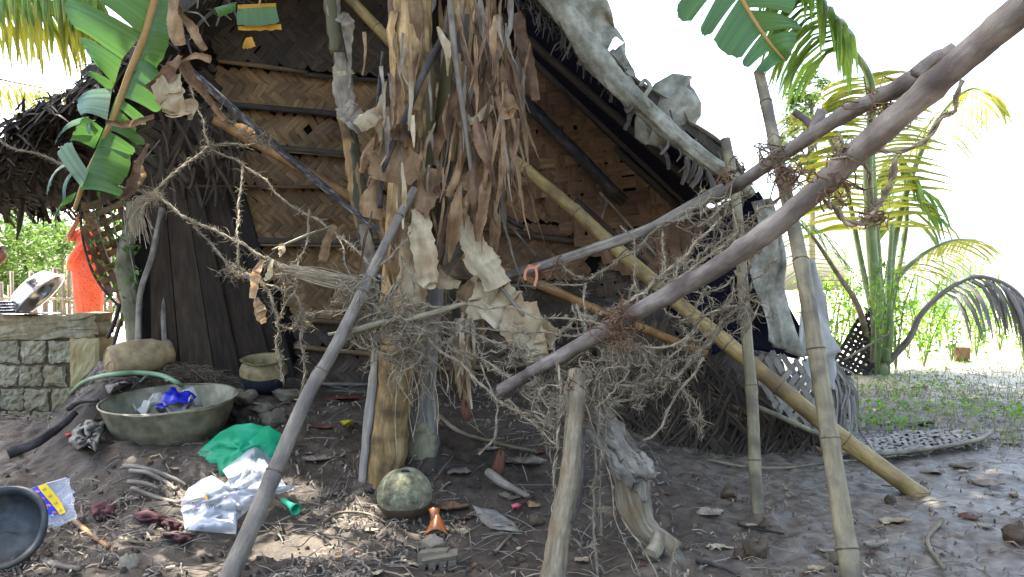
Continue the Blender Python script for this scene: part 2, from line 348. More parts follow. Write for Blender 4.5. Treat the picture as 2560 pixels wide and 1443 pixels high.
mat('coir_red', ['#4a382b', '#6b5340', '#8a735c'], 20, rough=0.95, bump=0.5, rnd=0.35, spec=0.1)
mat('coir_heap', ['#3f362b', '#5f5343', '#766a57'], 20, rough=0.95, bump=0.5, rnd=0.35, spec=0.1)
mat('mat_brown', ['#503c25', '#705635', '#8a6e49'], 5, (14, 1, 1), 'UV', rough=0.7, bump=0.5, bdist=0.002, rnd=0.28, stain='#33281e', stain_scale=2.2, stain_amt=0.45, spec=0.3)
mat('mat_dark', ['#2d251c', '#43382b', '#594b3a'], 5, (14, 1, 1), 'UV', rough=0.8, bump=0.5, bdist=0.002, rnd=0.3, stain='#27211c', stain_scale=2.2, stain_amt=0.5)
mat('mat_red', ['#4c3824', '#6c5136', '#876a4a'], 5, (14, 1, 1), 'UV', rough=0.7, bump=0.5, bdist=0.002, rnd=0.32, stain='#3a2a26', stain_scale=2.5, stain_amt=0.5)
mat('mat_pale', ['#6a6357', '#878072', '#9c9587'], 5, (14, 1, 1), 'UV', rough=0.7, bump=0.5, bdist=0.002, rnd=0.25, stain='#5d564b', stain_scale=4, stain_amt=0.4)
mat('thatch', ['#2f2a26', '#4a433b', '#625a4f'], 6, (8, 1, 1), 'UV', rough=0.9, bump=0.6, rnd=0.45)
mat('batten', ['#3f3223', '#665236', '#806a48'], 5, (6, 1, 1), 'UV', rough=0.6, bump=0.4, rnd=0.3, stain='#2e251b', stain_scale=2.5, stain_amt=0.6)
mat('batten_dark', ['#29231d', '#3b332a', '#4d4336'], 5, (6, 1, 1), 'UV', rough=0.8, bump=0.4, rnd=0.3)
mat('tarp_pale', ['#605e4c', '#949180', '#b9b6a4'], 9, (1, 1, 1), rough=0.7, bump=0.9, bdist=0.012, bscale=26, stain='#5c5a44', stain_scale=9, stain_amt=0.7, rnd=0.05, trans=0.1)
mat('navy_shade', ['#070914', '#0b0e22', '#10142e'], 4, rough=0.6, bump=0.4, bdist=0.01, bscale=8, rnd=0.1, spec=0.25)  # near-black navy: bluish shade under the roof put into the colour
mat('clay', ['#7d6a4e', '#97835f', '#a8946f'], 22, rough=0.7, bump=0.25, stain='#6a5845', stain_scale=14, rnd=0.05)
mat('clay_burnt', ['#5f5336', '#7a6c48', '#8a7c58'], 22, rough=0.6, bump=0.25, stain='#443c2c', stain_scale=16, rnd=0.05)
mat('pot_moss', ['#4a4a36', '#74735a', '#9d9a7e'], 34, rough=0.9, bump=1.0, bdist=0.008, stain='#33301f', stain_scale=13, stain_amt=0.7, rnd=0.05)
mat('soot', ['#16181f', '#232730', '#3a3d42'], 6, rough=0.6, bump=0.3, rnd=0.05)
mat('bowl_black', ['#1d2024', '#2e3236', '#474a4a'], 18, rough=0.5, bump=0.3, stain='#4d4a38', stain_scale=9, stain_amt=0.6, rnd=0.05)
mat('basin_metal', ['#6f6b58', '#848069', '#969279'], 16, rough=0.5, bump=0.2, stain='#57523e', stain_scale=11, stain_amt=0.7, rnd=0.03, metal=0.15)
mat('steel', ['#9a9ca0', '#b4b6ba', '#c8cacd'], 3, rough=0.22, bump=0, metal=1.0, rnd=0)
mat('block', ['#6f6855', '#949078', '#b4b09a'], 22, rough=0.95, bump=1.0, bscale=55, bdist=0.02, stain='#8a7442', stain_scale=3, stain_amt=0.5, rnd=0.15)
mat('mortar', ['#453c2d', '#5d5240', '#6f6450'], 30, rough=0.95, bump=1.0, bdist=0.01, rnd=0)
mat('plaster', ['#8f845f', '#a89c74', '#b8ad87'], 5, rough=0.9, bump=0.3, stain='#8d7340', stain_scale=4, rnd=0.05)
mat('orange_cloth', ['#b8472a', '#c9573a', '#d4634a'], 6, coord='UV', rough=0.8, bump=0.2, rnd=0, trans=0.15, spots=('#7d3020', 48, 0.30))
mat('orange_plain', ['#b34a2c', '#c75c3c', '#d06a4c'], 6, rough=0.8, bump=0.2, rnd=0, trans=0.15)
mat('white_cloth', ['#b9b9b6', '#c6c6c4', '#d2d2d0'], 4, rough=0.85, bump=0.3, rnd=0.05)
mat('skin', ['#6d4430', '#80523a', '#8d5d43'], 5, rough=0.55, bump=0.1, rnd=0)
mat('hair', ['#15110f', '#221c19', '#2d2622'], 20, rough=0.5, bump=0.5, rnd=0)
mat('gold', ['#b88a2c', '#c99a3c', '#d6aa4c'], 5, rough=0.3, metal=0.8, bump=0, rnd=0)
mat('red_plastic', ['#9e2426', '#b22e30', '#b83a3c'], 5, rough=0.4, bump=0, rnd=0)
mat('green_plastic', ['#0f9a66', '#18b07c', '#36c294'], 4, rough=0.35, bump=0.8, bscale=16, bdist=0.015, trans=0.35, rnd=0.03, spec=0.5, alpha=0.93)
mat('green_hard', ['#0f7a55', '#128a62', '#1c9a70'], 4, rough=0.35, bump=0, rnd=0, spec=0.5)
mat('white_plastic', ['#b4bac2', '#c2c7ce', '#cdd2d8'], 3, rough=0.35, bump=0.25, bscale=9, bdist=0.006, trans=0.35, rnd=0.03, alpha=0.8, spec=0.5)
mat('clear_plastic', ['#9aa0ae', '#b0b6c2', '#c2c8d2'], 4, rough=0.15, bump=0.8, bscale=18, bdist=0.01, rnd=0, alpha=0.36, spec=0.9)
mat('yellow_print', ['#c9a80a', '#d8b912', '#dcc01c'], 3, rough=0.4, bump=0, rnd=0)
mat('blue_print', ['#15207a', '#2430a0', '#3350c0'], 40, rough=0.4, bump=0, rnd=0.3)
mat('pink_print', ['#b04458', '#c8566a', '#d8909c'], 60, rough=0.4, bump=0, rnd=0.2)
mat('sky_print', ['#4a8ad0', '#6aa8dc', '#a8d0ea'], 60, rough=0.4, bump=0, rnd=0.2)
mat('red_print', ['#8a1c14', '#8a1c14'], 3, rough=0.5, bump=0, rnd=0)
mat('ink', ['#2c3138', '#353a42'], 3, rough=0.6, bump=0, rnd=0)
mat('orange_print', ['#c0741a', '#d08a22', '#c99a30'], 60, rough=0.5, bump=0, rnd=0.1)
mat('blue_plastic', ['#141a86', '#1c24a0', '#3038b4'], 12, rough=0.3, bump=0.6, bscale=25, rnd=0.05, spec=0.6)
mat('white_rag', ['#8f8d84', '#a6a49b', '#b5b3ab'], 8, rough=0.85, bump=0.6, bscale=25, rnd=0.1, trans=0.1)
mat('grey_rag', ['#5f5a50', '#7b766b', '#8f8a7e'], 10, rough=0.9, bump=0.9, bscale=25, bdist=0.01, rnd=0.15)
mat('red_rag', ['#2f1a1a', '#472728', '#5c3836'], 8, rough=0.85, bump=0.8, bscale=22, bdist=0.01, rnd=0.2)
mat('stone', ['#453f32', '#5f5848', '#77705d'], 9, rough=0.9, bump=0.8, bscale=25, bdist=0.008, rnd=0.2)
mat('stone_pale', ['#5f5847', '#7f7764', '#978f7a'], 9, rough=0.9, bump=0.6, bscale=25, bdist=0.006, rnd=0.1)
mat('terracotta', ['#7a3f20', '#98562a', '#a86a38'], 6, rough=0.3, bump=0.15, rnd=0.1, spec=0.5)
mat('leaf_rust', ['#43281c', '#5e3a2a', '#70503c'], 8, (3, 1, 1), 'UV', rough=0.6, bump=0.4, rnd=0.3, trans=0.1)
mat('leaf_yellow', ['#a59a2c', '#b8ac3a', '#c2b850'], 6, rough=0.5, bump=0.2, rnd=0.1, trans=0.3)
mat('hose_green', ['#5f7a5a', '#7c9674', '#90a686'], 5, rough=0.5, bump=0.2, rnd=0.05)
mat('white_wall', ['#c8c8c4', '#d2d2ce', '#dadad6'], 2, rough=0.9, bump=0.2, rnd=0)
mat('roof_sheet', ['#8088a0', '#9aa2b4', '#aab0c0'], 2, rough=0.6, bump=0.2, rnd=0)
mat('fence_wood', ['#5a5148', '#756b5f', '#8f8577'], 5, (5, 1, 1), 'UV', rough=0.85, bump=0.5, rnd=0.25)
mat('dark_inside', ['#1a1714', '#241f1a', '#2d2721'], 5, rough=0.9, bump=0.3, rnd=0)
mat('clod', ['#33281b', '#493c2d', '#5e503e'], 12, rough=0.6, bump=1.0, bscale=35, bdist=0.01, rnd=0.2)
mat('orange_string', ['#b0694c', '#c07a5c', '#c88a6c'], 10, rough=0.6, bump=0, rnd=0.1)
mat('node_ring', ['#3f382a', '#5d5440', '#7d7258'], 30, rough=0.7, bump=0.3, rnd=0.1)
mat('thatch_shaded', ['#17140f', '#28221c', '#3a332b'], 6, (8, 1, 1), 'UV', rough=0.9, bump=0.6, rnd=0.45)  # darker copy of the thatch, shade under the lean-to painted in
# ------------------------------------------------------------------ ground: one sheet, fine near the camera, out to the horizon
def axis(lo, hi, step, far):
    a = list(np.arange(lo, hi, step)); s = step; x = hi
    while x < far: a.append(x); s *= 1.12; x += s
    a.append(far); s = step; x = lo - step; b = []
    while x > -far: b.append(x); s *= 1.12; x -= s
    b.append(-far); return np.array(b[::-1] + a)
def make_ground():
    xs = axis(-3.6, 4.2, 0.021, 400); ys = axis(1.7, 6.6, 0.021, 400)
    X, Y = np.meshgrid(xs, ys); Z = ground_z(X, Y)
    nx, ny = len(xs), len(ys); V = np.stack([X, Y, Z], -1).reshape(-1, 3).astype(np.float32)
    me = bpy.data.meshes.new('ground'); me.vertices.add(len(V)); me.vertices.foreach_set('co', V.ravel())
    i, j = np.meshgrid(np.arange(nx - 1), np.arange(ny - 1)); q = (j * nx + i).ravel()
    Q = np.stack([q, q + 1, q + 1 + nx, q + nx], 1).astype(np.int32); n = len(Q)
    me.loops.add(n * 4); me.loops.foreach_set('vertex_index', Q.ravel()); me.polygons.add(n)
    me.polygons.foreach_set('loop_start', np.arange(n, dtype=np.int32) * 4)
    me.polygons.foreach_set('use_smooth', np.ones(n, dtype=bool)); me.update(calc_edges=True)
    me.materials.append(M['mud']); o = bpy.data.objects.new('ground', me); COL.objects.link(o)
    tag(o, 'dark wet mud yard with a raised earth platform under the hut', 'ground', kind='structure')
make_ground()

# ------------------------------------------------------------------ weaving
def inpoly(x, y, poly):
    c = False; n = len(poly); j = n - 1
    for i in range(n):
        xi, yi = poly[i]; xj, yj = poly[j]
        if (yi > y) != (yj > y) and x < (xj - xi) * (y - yi) / (yj - yi) + xi: c = not c
        j = i
    return c
def weave(parent, mp, poly, pitch, ang, material, amp=0.004, wid=0.95, miss=0.0, single=True, name='strip', jit=0.06, twill=2, ang2=90, loose=0.0, broken=0.0):
    """leaf strips woven over and under; mp(s, t, h) -> point; poly clips in (s, t)"""
    sx = [p[0] for p in poly]; sy = [p[1] for p in poly]; cx, cy = sum(sx) / len(sx), sum(sy) / len(sy)
    R = max(math.hypot(x - cx, y - cy) for x, y in poly) + pitch
    a1 = math.radians(ang); a2 = math.radians(ang + ang2)
    D = [(math.cos(a1), math.sin(a1)), (math.cos(a2), math.sin(a2))]
    nk = int(R / pitch) + 1; joined = MB(); out = []
    for k in (0, 1):
        d = D[k]; p = D[1 - k]
        for j in range(-nk, nk + 1):
            if random.random() < miss: continue
            wj = pitch * wid * random.uniform(0.86, 1.02); ja = random.uniform(-jit, jit) * pitch; run = []; runs = []
            lift = random.random()
            for h2 in range(-2 * nk, 2 * nk + 1):
                i = h2 / 2; s = cx + d[0] * i * pitch + p[0] * (j * pitch + ja); t = cy + d[1] * i * pitch + p[1] * (j * pitch + ja)
                if inpoly(s, t, poly):
                    ii = math.floor(i + 0.5 + 1e-6) if h2 % 2 == 0 else None
                    def over(q):
                        a, b = (q, j) if k == 0 else (j, q)
                        o = ((a + b) % (2 * twill)) < twill
                        return 1 if (o if k == 0 else not o) else -1
                    if h2 % 2 == 0: hh = over(int(round(i)))
                    else: hh = (over(int(math.floor(i))) + over(int(math.ceil(i)))) / 2
                    run.append((s, t, hh * amp + loose * amp * math.sin(i * 0.9 + lift * 9)))
                elif run: runs.append(run); run = []
            if run: runs.append(run)
            if broken and random.random() < broken:
                nr = []
                for q in runs:
                    if len(q) > 10: c = random.randrange(3, len(q) - 3); nr += [q[:c], q[c + random.randrange(1, 4):]]
                    else: nr.append(q)
                runs = nr
            for run in runs:
                if len(run) < 3: continue
                mb = MB() if single else joined
                V = []; UV = []; L = 0
                for q, (s, t, hh) in enumerate(run):
                    L += pitch / 2
                    wq = wj * (0.7 if q in (0, len(run) - 1) else 1) * random.uniform(0.93, 1.05)
                    for sgn, dh in ((-1, -.0012), (0, .0009), (1, -.0012)):
                        V.append(mp(s + p[0] * wq / 2 * sgn, t + p[1] * wq / 2 * sgn, hh + dh)); UV.append((sgn * 0.02, L * 0.003 * 1.0 if pitch > 1 else L))
                Fc = []
                for q in range(len(run) - 1):
                    for z in (0, 1): Fc.append((q * 3 + z, q * 3 + z + 1, q * 3 + z + 4, q * 3 + z + 3))
                mb.add(V, Fc, UV)
                if single: out.append(mb.build(name, material, parent))
    if not single and joined.v: out.append(stuff(joined.build(name + 's_joined' if False else 'woven_' + name + 's', material, parent)))
    return out
def bamboo(path, r0, r1, nodes=None, n=14, seed=0, rough=0.03, bulge=0.12, spacing=0.32, mb=None):
    mb = mb or MB(); m = len(path); L = [0]
    for i in range(1, m): L.append(L[-1] + (path[i] - path[i - 1]).length)
    T = L[-1]; N = max(24, int(T / 0.025)); pp = []
    j = 0
    for k in range(N + 1):
        s = T * k / N
        while j < m - 2 and L[j + 1] < s: j += 1
        pp.append(path[j].lerp(path[j + 1], (s - L[j]) / max(1e-9, L[j + 1] - L[j])))
    rs = random.Random(seed); nd = []; s = rs.uniform(0.1, spacing)
    while s < T: nd.append(s); s += spacing * rs.uniform(0.8, 1.15)
    rad = []
    for k in range(N + 1):
        s = T * k / N; r = r0 + (r1 - r0) * k / N
        b = 0
        for q in nd:
            x = (s - q) / 0.018
            if abs(x) < 3: b = max(b, math.exp(-x * x))
        rad.append(r * (1 + bulge * b))
    kk = [rs.uniform(-1, 1) for _ in range(len(nd) + 2)]
    for k in range(N + 1):   # slight zigzag from node to node
        s = T * k / N; x = float(np.interp(s, [0] + nd + [T], kk)); pp[k] = pp[k] + Vector((x * .006, 0, x * .004))
    mb.tube(pp, rad, n, rough=rough, seed=seed); mb.rings = [(pp[min(N, int(q / T * N))], (pp[min(N, int(q / T * N) + 1)] - pp[max(0, int(q / T * N) - 1)]).normalized(), rad[min(N, int(q / T * N))]) for q in nd]; mb.nodes = [(q / T) for q in nd]; mb.pp = pp; return mb

# ------------------------------------------------------------------ the hut
DW = lambda u: float(np.interp(u, [300, 560, 1000, 1750], [5.0, 5.2, 5.6, 5.9]))
def WP(u, v, off=0.0): return P(u, v, DW(u) - off)
hut = thing('thatched_hut', (-0.6, 5.6, 0.25), 'old thatched hut with walls of woven palm leaf behind the banana plant', 'hut')
def band(poly, pitch, material, single, ang=42, amp=0.0045, v0=None, v1=None, lean=0.03, **k):
    vs = [p[1] for p in poly]; v0 = min(vs); v1 = max(vs)
    sd = random.random() * 50; k.setdefault('miss', .004); k.setdefault('wid', 1.02)
    warp = lambda s, t: (s + 5 * vnoise(s * .012 + sd, t * .02, 3), t + 6 * vnoise(s * .010 + sd, t * .02, 4))
    return weave(hut, lambda s, t, h: WP(*warp(s, t), 0.01 + lean * (t - v0) / (v1 - v0) + h + .02 * vnoise(s * .02 + sd, t * .03, 5)), poly, pitch, random.uniform(37, 48), material, amp=amp, single=single, jit=.10, loose=.5, broken=.05, **k)
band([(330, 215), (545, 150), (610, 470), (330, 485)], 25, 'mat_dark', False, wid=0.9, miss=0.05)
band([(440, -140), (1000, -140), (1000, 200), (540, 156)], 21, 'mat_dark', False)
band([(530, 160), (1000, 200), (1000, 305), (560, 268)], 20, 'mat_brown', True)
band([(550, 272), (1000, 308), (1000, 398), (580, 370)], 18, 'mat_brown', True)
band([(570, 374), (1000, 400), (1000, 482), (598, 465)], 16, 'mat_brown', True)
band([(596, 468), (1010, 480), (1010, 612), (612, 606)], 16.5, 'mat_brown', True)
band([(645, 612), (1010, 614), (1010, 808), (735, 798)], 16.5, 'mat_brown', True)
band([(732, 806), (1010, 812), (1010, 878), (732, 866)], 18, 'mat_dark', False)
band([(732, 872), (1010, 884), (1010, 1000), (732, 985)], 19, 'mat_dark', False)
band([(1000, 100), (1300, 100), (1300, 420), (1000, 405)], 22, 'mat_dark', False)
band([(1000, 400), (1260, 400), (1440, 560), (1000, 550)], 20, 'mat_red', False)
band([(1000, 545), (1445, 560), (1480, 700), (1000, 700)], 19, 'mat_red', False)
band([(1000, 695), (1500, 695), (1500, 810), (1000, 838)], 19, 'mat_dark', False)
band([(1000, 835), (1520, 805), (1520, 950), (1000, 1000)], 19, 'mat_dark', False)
weave(hut, lambda s, t, h: WP(s, t, 0.10 + h), [(1235, 60), (1340, 110), (1480, 270), (1640, 440), (1800, 600), (1760, 700), (1560, 690), (1420, 600), (1260, 400)], 33, 84, 'mat_red', amp=0.007, twill=1, wid=0.99, miss=0.01, jit=0.14, loose=0.6)
weave(hut, lambda s, t, h: WP(s, t, 0.06 + h), [(1480, 640), (1800, 620), (1860, 900), (1500, 900)], 32, 80, 'mat_dark', amp=0.007, twill=1, wid=0.88, miss=0.05, single=False, loose=0.6)
# battens and rafters
def pole(name, pts, r, material, parent, n=8, sq=1.0, seed=0, rough=0.06, r1=None, dens=6):
    mb = MB(); pp = catmull(pts, dens); r1 = r if r1 is None else r1
    mb.tube(pp, lambda t: r + (r1 - r) * t, n, rough=rough, seed=seed, squash=sq); return mb.build(name, material, parent)
for i, (a, b, m_, r) in enumerate([((545, 152), (770, 182), 'batten', .017), ((760, 186), (1000, 205), 'batten_dark', .016), ((560, 262), (1000, 302), 'batten_dark', .022),
        ((690, 370), (1000, 392), 'batten_dark', .02), ((720, 379), (1000, 400), 'batten', .009), ((430, 466), (1000, 472), 'batten', .013),
        ((600, 602), (1000, 606), 'batten_dark', .022), ((640, 612), (1000, 618), 'batten', .012), ((735, 796), (1000, 818), 'batten', .02), ((735, 866), (1000, 892), 'batten', .02),
        ((1000, 545), (1450, 606), 'batten_dark', .025), ((1000, 690), (1300, 700), 'batten', .014), ((1060, 925), (1500, 905), 'batten', .018), ((770, 960), (1300, 968), 'bamboo_grey', .012),
        ((1270, 700), (1560, 770), 'batten_dark', .02)]):
    pole('batten', [WP(a[0], a[1], .06), WP((a[0] + b[0]) / 2, (a[1] + b[1]) / 2 + random.uniform(-2, 2), .065), WP(b[0], b[1], .06)], r, m_, hut, n=7, sq=.7, seed=i)
for i, (a, b, m_, r) in enumerate([((1285, 225, .35), (1560, 505, .3), 'charred', .045), ((1330, 145, .25), (1830, 610, .25), 'batten_dark', .035), ((1230, 330, .2), (1420, 500, .2), 'batten_dark', .018),
        ((1440, 500, .22), (1620, 660, .2), 'batten_dark', .02), ((1150, 480, .2), (1310, 570, .2), 'charred', .022)]):
    pole('rafter', [WP(*a), WP(*b)], r, m_, hut, seed=i + 40)
for i, (a, b, r) in enumerate([((1500, 480), (1640, 640), .012), ((1520, 500), (1500, 560), .012), ((1240, 520), (1340, 640), .008), ((1180, 700), (1290, 740), .01)]):
    pole('lath', [WP(*a, .13), WP(*b, .13)], r, 'wood_grey', hut, n=6, seed=i + 60)
# doorway boards; the last, darker one stands in for the unlit doorway
for i, (t0, t1, b0, b1, dd) in enumerate([(372, 410, 380, 452, .0), (412, 462, 455, 540, .03), (464, 500, 543, 606, .05), (503, 560, 610, 690, .01), (562, 605, 692, 742, -.03)]):
    mb = MB(); a = WP(t0, 470, .1 + dd); b = WP(t1, 470, .1 + dd); c = WP(b1, 960, .16 + dd); d = WP(b0, 960, .16 + dd)
    th = Vector((0.004, .025, 0)); V = [a, b, c, d, a + th, b + th, c + th, d + th]
    mb.add(V, [(0, 1, 2, 3), (4, 7, 6, 5), (0, 4, 5, 1), (1, 5, 6, 2), (2, 6, 7, 3), (3, 7, 4, 0)], [(-.05, 0), (.05, 0), (.05, 1.2), (-.05, 1.2)] * 2)
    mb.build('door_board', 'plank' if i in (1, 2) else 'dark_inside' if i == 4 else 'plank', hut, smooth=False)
# side and back walls
def slab(name, a, b, c, d, th, material, parent):
    mb = MB(); a, b, c, d = map(Vector, (a, b, c, d)); n = (b - a).cross(d - a).normalized() * th
    V = [a, b, c, d, a + n, b + n, c + n, d + n]
    mb.add(V, [(0, 1, 2, 3), (4, 7, 6, 5), (0, 4, 5, 1), (1, 5, 6, 2), (2, 6, 7, 3), (3, 7, 4, 0)], [(p[0] + p[1], p[2]) for p in V]); return mb.build(name, material, parent, smooth=False)
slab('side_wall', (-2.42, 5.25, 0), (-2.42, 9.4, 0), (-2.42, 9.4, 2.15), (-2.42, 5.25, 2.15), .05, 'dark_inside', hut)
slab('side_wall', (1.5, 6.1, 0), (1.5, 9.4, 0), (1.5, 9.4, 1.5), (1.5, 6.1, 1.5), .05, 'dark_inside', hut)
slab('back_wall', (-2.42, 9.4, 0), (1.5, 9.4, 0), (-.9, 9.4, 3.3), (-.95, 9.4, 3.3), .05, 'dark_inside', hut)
# roof: two slopes with thatch on top
RA = Vector((-0.906, 4.75, 3.59)); RB = P(1845, 452, 4.4); RC = Vector((-2.5, 4.6, 2.2)); BK = Vector((0, 5.0, 0))
slab('roof_underside_shade', RB + Vector((0, .05, 0)), RA + Vector((0, .05, 0)), RA + BK, RB + BK, .012, 'navy_shade', hut)  # underside coloured navy to paint in the shade below the roof
slab('roof', RA + Vector((0, .02, .03)), RB + Vector((0.02, .02, .03)), RB + BK + Vector((0, 0, .03)), RA + BK + Vector((0, 0, .03)), .05, 'thatch', hut)
slab('roof', RC + Vector((0, 0.05, 0)), RA + Vector((0, .03, .0)), RA + BK, RC + BK, .12, 'thatch', hut)
for i in range(4):
    y = .5 + i * .75
    pole('rafter', [RA + Vector((.05, y, -.06)), RB + Vector((-.02, y, -.05))], .03, 'batten_dark', hut, seed=i + 80)
pole('ridge_pole', [RA + Vector((0, -.15, -.1)), RA + BK + Vector((0, 0, -.1))], .045, 'batten_dark', hut)
pole('eave_pole', [RB + Vector((-.03, -.1, -.02)), RB + BK], .035, 'batten_dark', hut)
def thatch_fringe(a, b, n, length, width, spread, name='thatch_fringe', drop=0.5, out=Vector((0, -1, 0)), mat_='thatch'):
    mb = MB(); a = Vector(a); b = Vector(b); e = (b - a).normalized()
    for i in range(n):
        p = a.lerp(b, random.random()) + Vector((random.uniform(-.03, .03), random.uniform(-.05, spread), random.uniform(-.05, .06)))
        L = length * random.uniform(.4, 1.2); d = (out * random.uniform(.1, .6) + e * random.uniform(-.8, .8) + Vector((0, 0, -drop * random.uniform(0, 1.6)))).normalized()
        p1 = p + d * L * .5; p2 = p1 + (d + Vector((0, 0, -drop))).normalized() * L * .5
        w_ = width * random.uniform(.5, 1.3)
        mb.ribbon(catmull([p, p1, p2], 3), lambda t: w_ * (1 - .7 * t), (random.uniform(-.6, .6), -1, random.uniform(.2, 1.4)), bow=.12)
    return stuff(mb.build(name, mat_, hut))
thatch_fringe(RA.lerp(RB, .38), RA.lerp(RB, .70), 150, .14, .014, .1, drop=.7)
thatch_fringe(RA.lerp(RB, .70), RB, 60, .10, .012, .1, drop=.8)
thatch_fringe(RA, RC, 160, .25, .03, .3)
# left lean-to thatch over the cooking yard
LF = [P(-160, 430, 4.6), P(0, 348, 4.6), P(105, 268, 4.6), P(225, 212, 4.65), P(350, 130, 4.7), P(460, 20, 4.75)]
LB = [P(-160, 520, 6.2), P(0, 515, 6.2), P(110, 515, 6.2), P(215, 512, 6.0), P(330, 505, 5.5), P(430, 470, 5.3)]
mb = MB()
for i in range(5):
    mb.patch(LF[i], LF[i + 1], LB[i + 1], LB[i], 6, 14, lambda a, b: Vector((0, 0, random.uniform(-.035, .035))))
# tattered holes let the sky through
mb.f = [f for f in mb.f if random.random() > .035]
lt = mb.build('lean_to_thatch', 'thatch_shaded', hut, solid=.05)
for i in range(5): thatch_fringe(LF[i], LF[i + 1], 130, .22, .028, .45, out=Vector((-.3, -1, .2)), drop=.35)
for i in range(4): thatch_fringe(LB[i], LB[i + 1], 45, .12, .02, .1, drop=1.0, mat_='thatch_shaded')
mbf = MB()
for i in range(420):
    k = random.randrange(5); a = random.random(); b = random.random(); p = LF[k].lerp(LF[k + 1], a).lerp(LB[k].lerp(LB[k + 1], a), b) + Vector((0, 0, -.04))
    e = (LF[k + 1] - LF[k]).normalized(); q = p + e * random.uniform(-.12, .12) + Vector((random.uniform(-.1, .1), random.uniform(.1, .3), random.uniform(-.12, .02)))
    mbf.ribbon([p, p.lerp(q, .5) + Vector((0, 0, .01)), q], random.uniform(.015, .04), (0, -.4, -1), bow=.1)
stuff(mbf.build('thatch_leaves', 'thatch_shaded', hut))
pole('eave_pole', [P(-120, 505, 6.1), P(205, 500, 6.0), P(345, 490, 5.4)], .04, 'batten_dark', hut, seed=3)
mb = MB(); mb.tube(catmull([P(58, 500, 5.9), P(52, 540, 5.9), P(46, 575, 5.9), P(42, 600, 5.9)], 4), lambda t: .02 * (1 - .5 * t), 6, rough=.4, seed=4); mb.build('hanging_thatch', 'thatch', hut)
# torn lattice of woven leaf left of the crooked post
weave(hut, lambda s, t, h: P(s, t, 5.15 - h + .08 * math.sin(t * .02)), [(202, 505), (203, 580), (222, 655), (250, 712), (300, 768), (345, 775), (345, 500)], 27, 68, 'mat_brown', amp=.012, twill=1, wid=.66, miss=.16, jit=.2, name='lattice_strip', loose=1)
pole('lattice_rim', [P(206, 500, 5.12), P(203, 570, 5.12), P(222, 655, 5.12), P(252, 715, 5.12), P(300, 770, 5.1)], .008, 'charred', hut, n=6)
mb = MB()
for i in range(90):
    u = random.uniform(390, 600); v = random.uniform(260, 440); p = WP(u, v, random.uniform(.08, .2)); L = random.uniform(.1, .35); an = random.uniform(-.5, .9)
    q = p + Vector((math.sin(an) * L, random.uniform(-.03, .03), -math.cos(an) * L)); mb.ribbon(catmull([p, p.lerp(q, .5) + Vector((.02, -.02, 0)), q], 3), random.uniform(.006, .03), (random.uniform(-.5, .5), -1, .2), bow=.2)
stuff(mb.build('wall_debris', 'mat_dark', hut))

# pale tarpaulin over the roof edge
tarp = thing('tarpaulin', (0.9, 4.5, 1.6), 'weathered pale plastic sheet rolled along the right roof edge', 'tarpaulin')
mb = MB(); pth = catmull([P(1300, -150, 4.5), P(1395, 10, 4.4), P(1460, 100, 4.35), P(1530, 195, 4.35), P(1600, 262, 4.33), P(1680, 335, 4.32), P(1760, 398, 4.32), P(1840, 450, 4.32), P(1880, 490, 4.32)], 14)
T_, N_, B_ = frames(pth); V = []; L_ = 0; na = 34
for i, c in enumerate(pth):
    if i: L_ += (pth[i] - pth[i - 1]).length
    t = i / (len(pth) - 1); r = .052 * (1 - t) ** .7 + .022
    for k in range(na):
        a = 2 * math.pi * k / na; ca, sa = math.cos(a), math.sin(a)
        f = 1 + .22 * vnoise(L_ * 3.5 + ca, sa * 1.4 + 5, 1) + .30 * abs(vnoise(L_ * 2.2 + ca * 3, sa * 3.2 + 2, 2)) - .16 * abs(vnoise(L_ * 6 + sa * 4, ca * 5, 3)) + .10 * vnoise(L_ * 22 + ca * 6, sa * 7, 4)
        V.append(c + (N_[i] * ca + B_[i] * sa) * r * f)
mb.add(V, [(i * na + k, i * na + (k + 1) % na, (i + 1) * na + (k + 1) % na, (i + 1) * na + k) for i in range(len(pth) - 1) for k in range(na)] + [tuple(range(na)), tuple(range((len(pth) - 1) * na, len(pth) * na))])
mb.build('roll', 'tarp_pale', tarp)
mb = MB(); mb.patch(P(1350, -160, 4.75), P(1480, -120, 4.8), P(1560, 118, 4.8), P(1440, 110, 4.6), 16, 24, lambda a, b: Vector((0, 0, 1)) * (.05 * float(vnoise(a * 5, b * 6, 8))) + Vector((0, -1, 0)) * (.08 * float(vnoise(a * 4 + 3, b * 5, 9)))); mb.build('flap', 'tarp_pale', tarp, solid=.004)
mb = MB(); mb.patch(P(1520, 130, 4.55), P(1560, 110, 4.7), P(1600, 230, 4.5), P(1545, 245, 4.4), 10, 12, lambda a, b: Vector((0, -1, 0)) * (.06 * float(vnoise(a * 4 + 3, b * 5, 19)))); mb.build('flap', 'tarp_pale', tarp, solid=.004)
mb = MB()
for i in range(26):
    c = pth[random.randrange(8, len(pth) - 2)] + Vector((random.uniform(-.05, .02), -.03, random.uniform(-.09, -.02))); L = random.uniform(.04, .16); q = c + Vector((random.uniform(-.05, .05), random.uniform(-.03, .05), -L)); mb.ribbon(catmull([c, c.lerp(q, .5) + Vector((.015, -.01, 0)), q], 3), random.uniform(.006, .03), (random.uniform(-.4, .4), -1, .2), bow=.25, ragged=.4)
stuff(mb.build('shreds', 'thatch', tarp))
nrm_r = (RB - RA).cross(BK).normalized(); nrm_r = nrm_r if nrm_r.z > 0 else -nrm_r
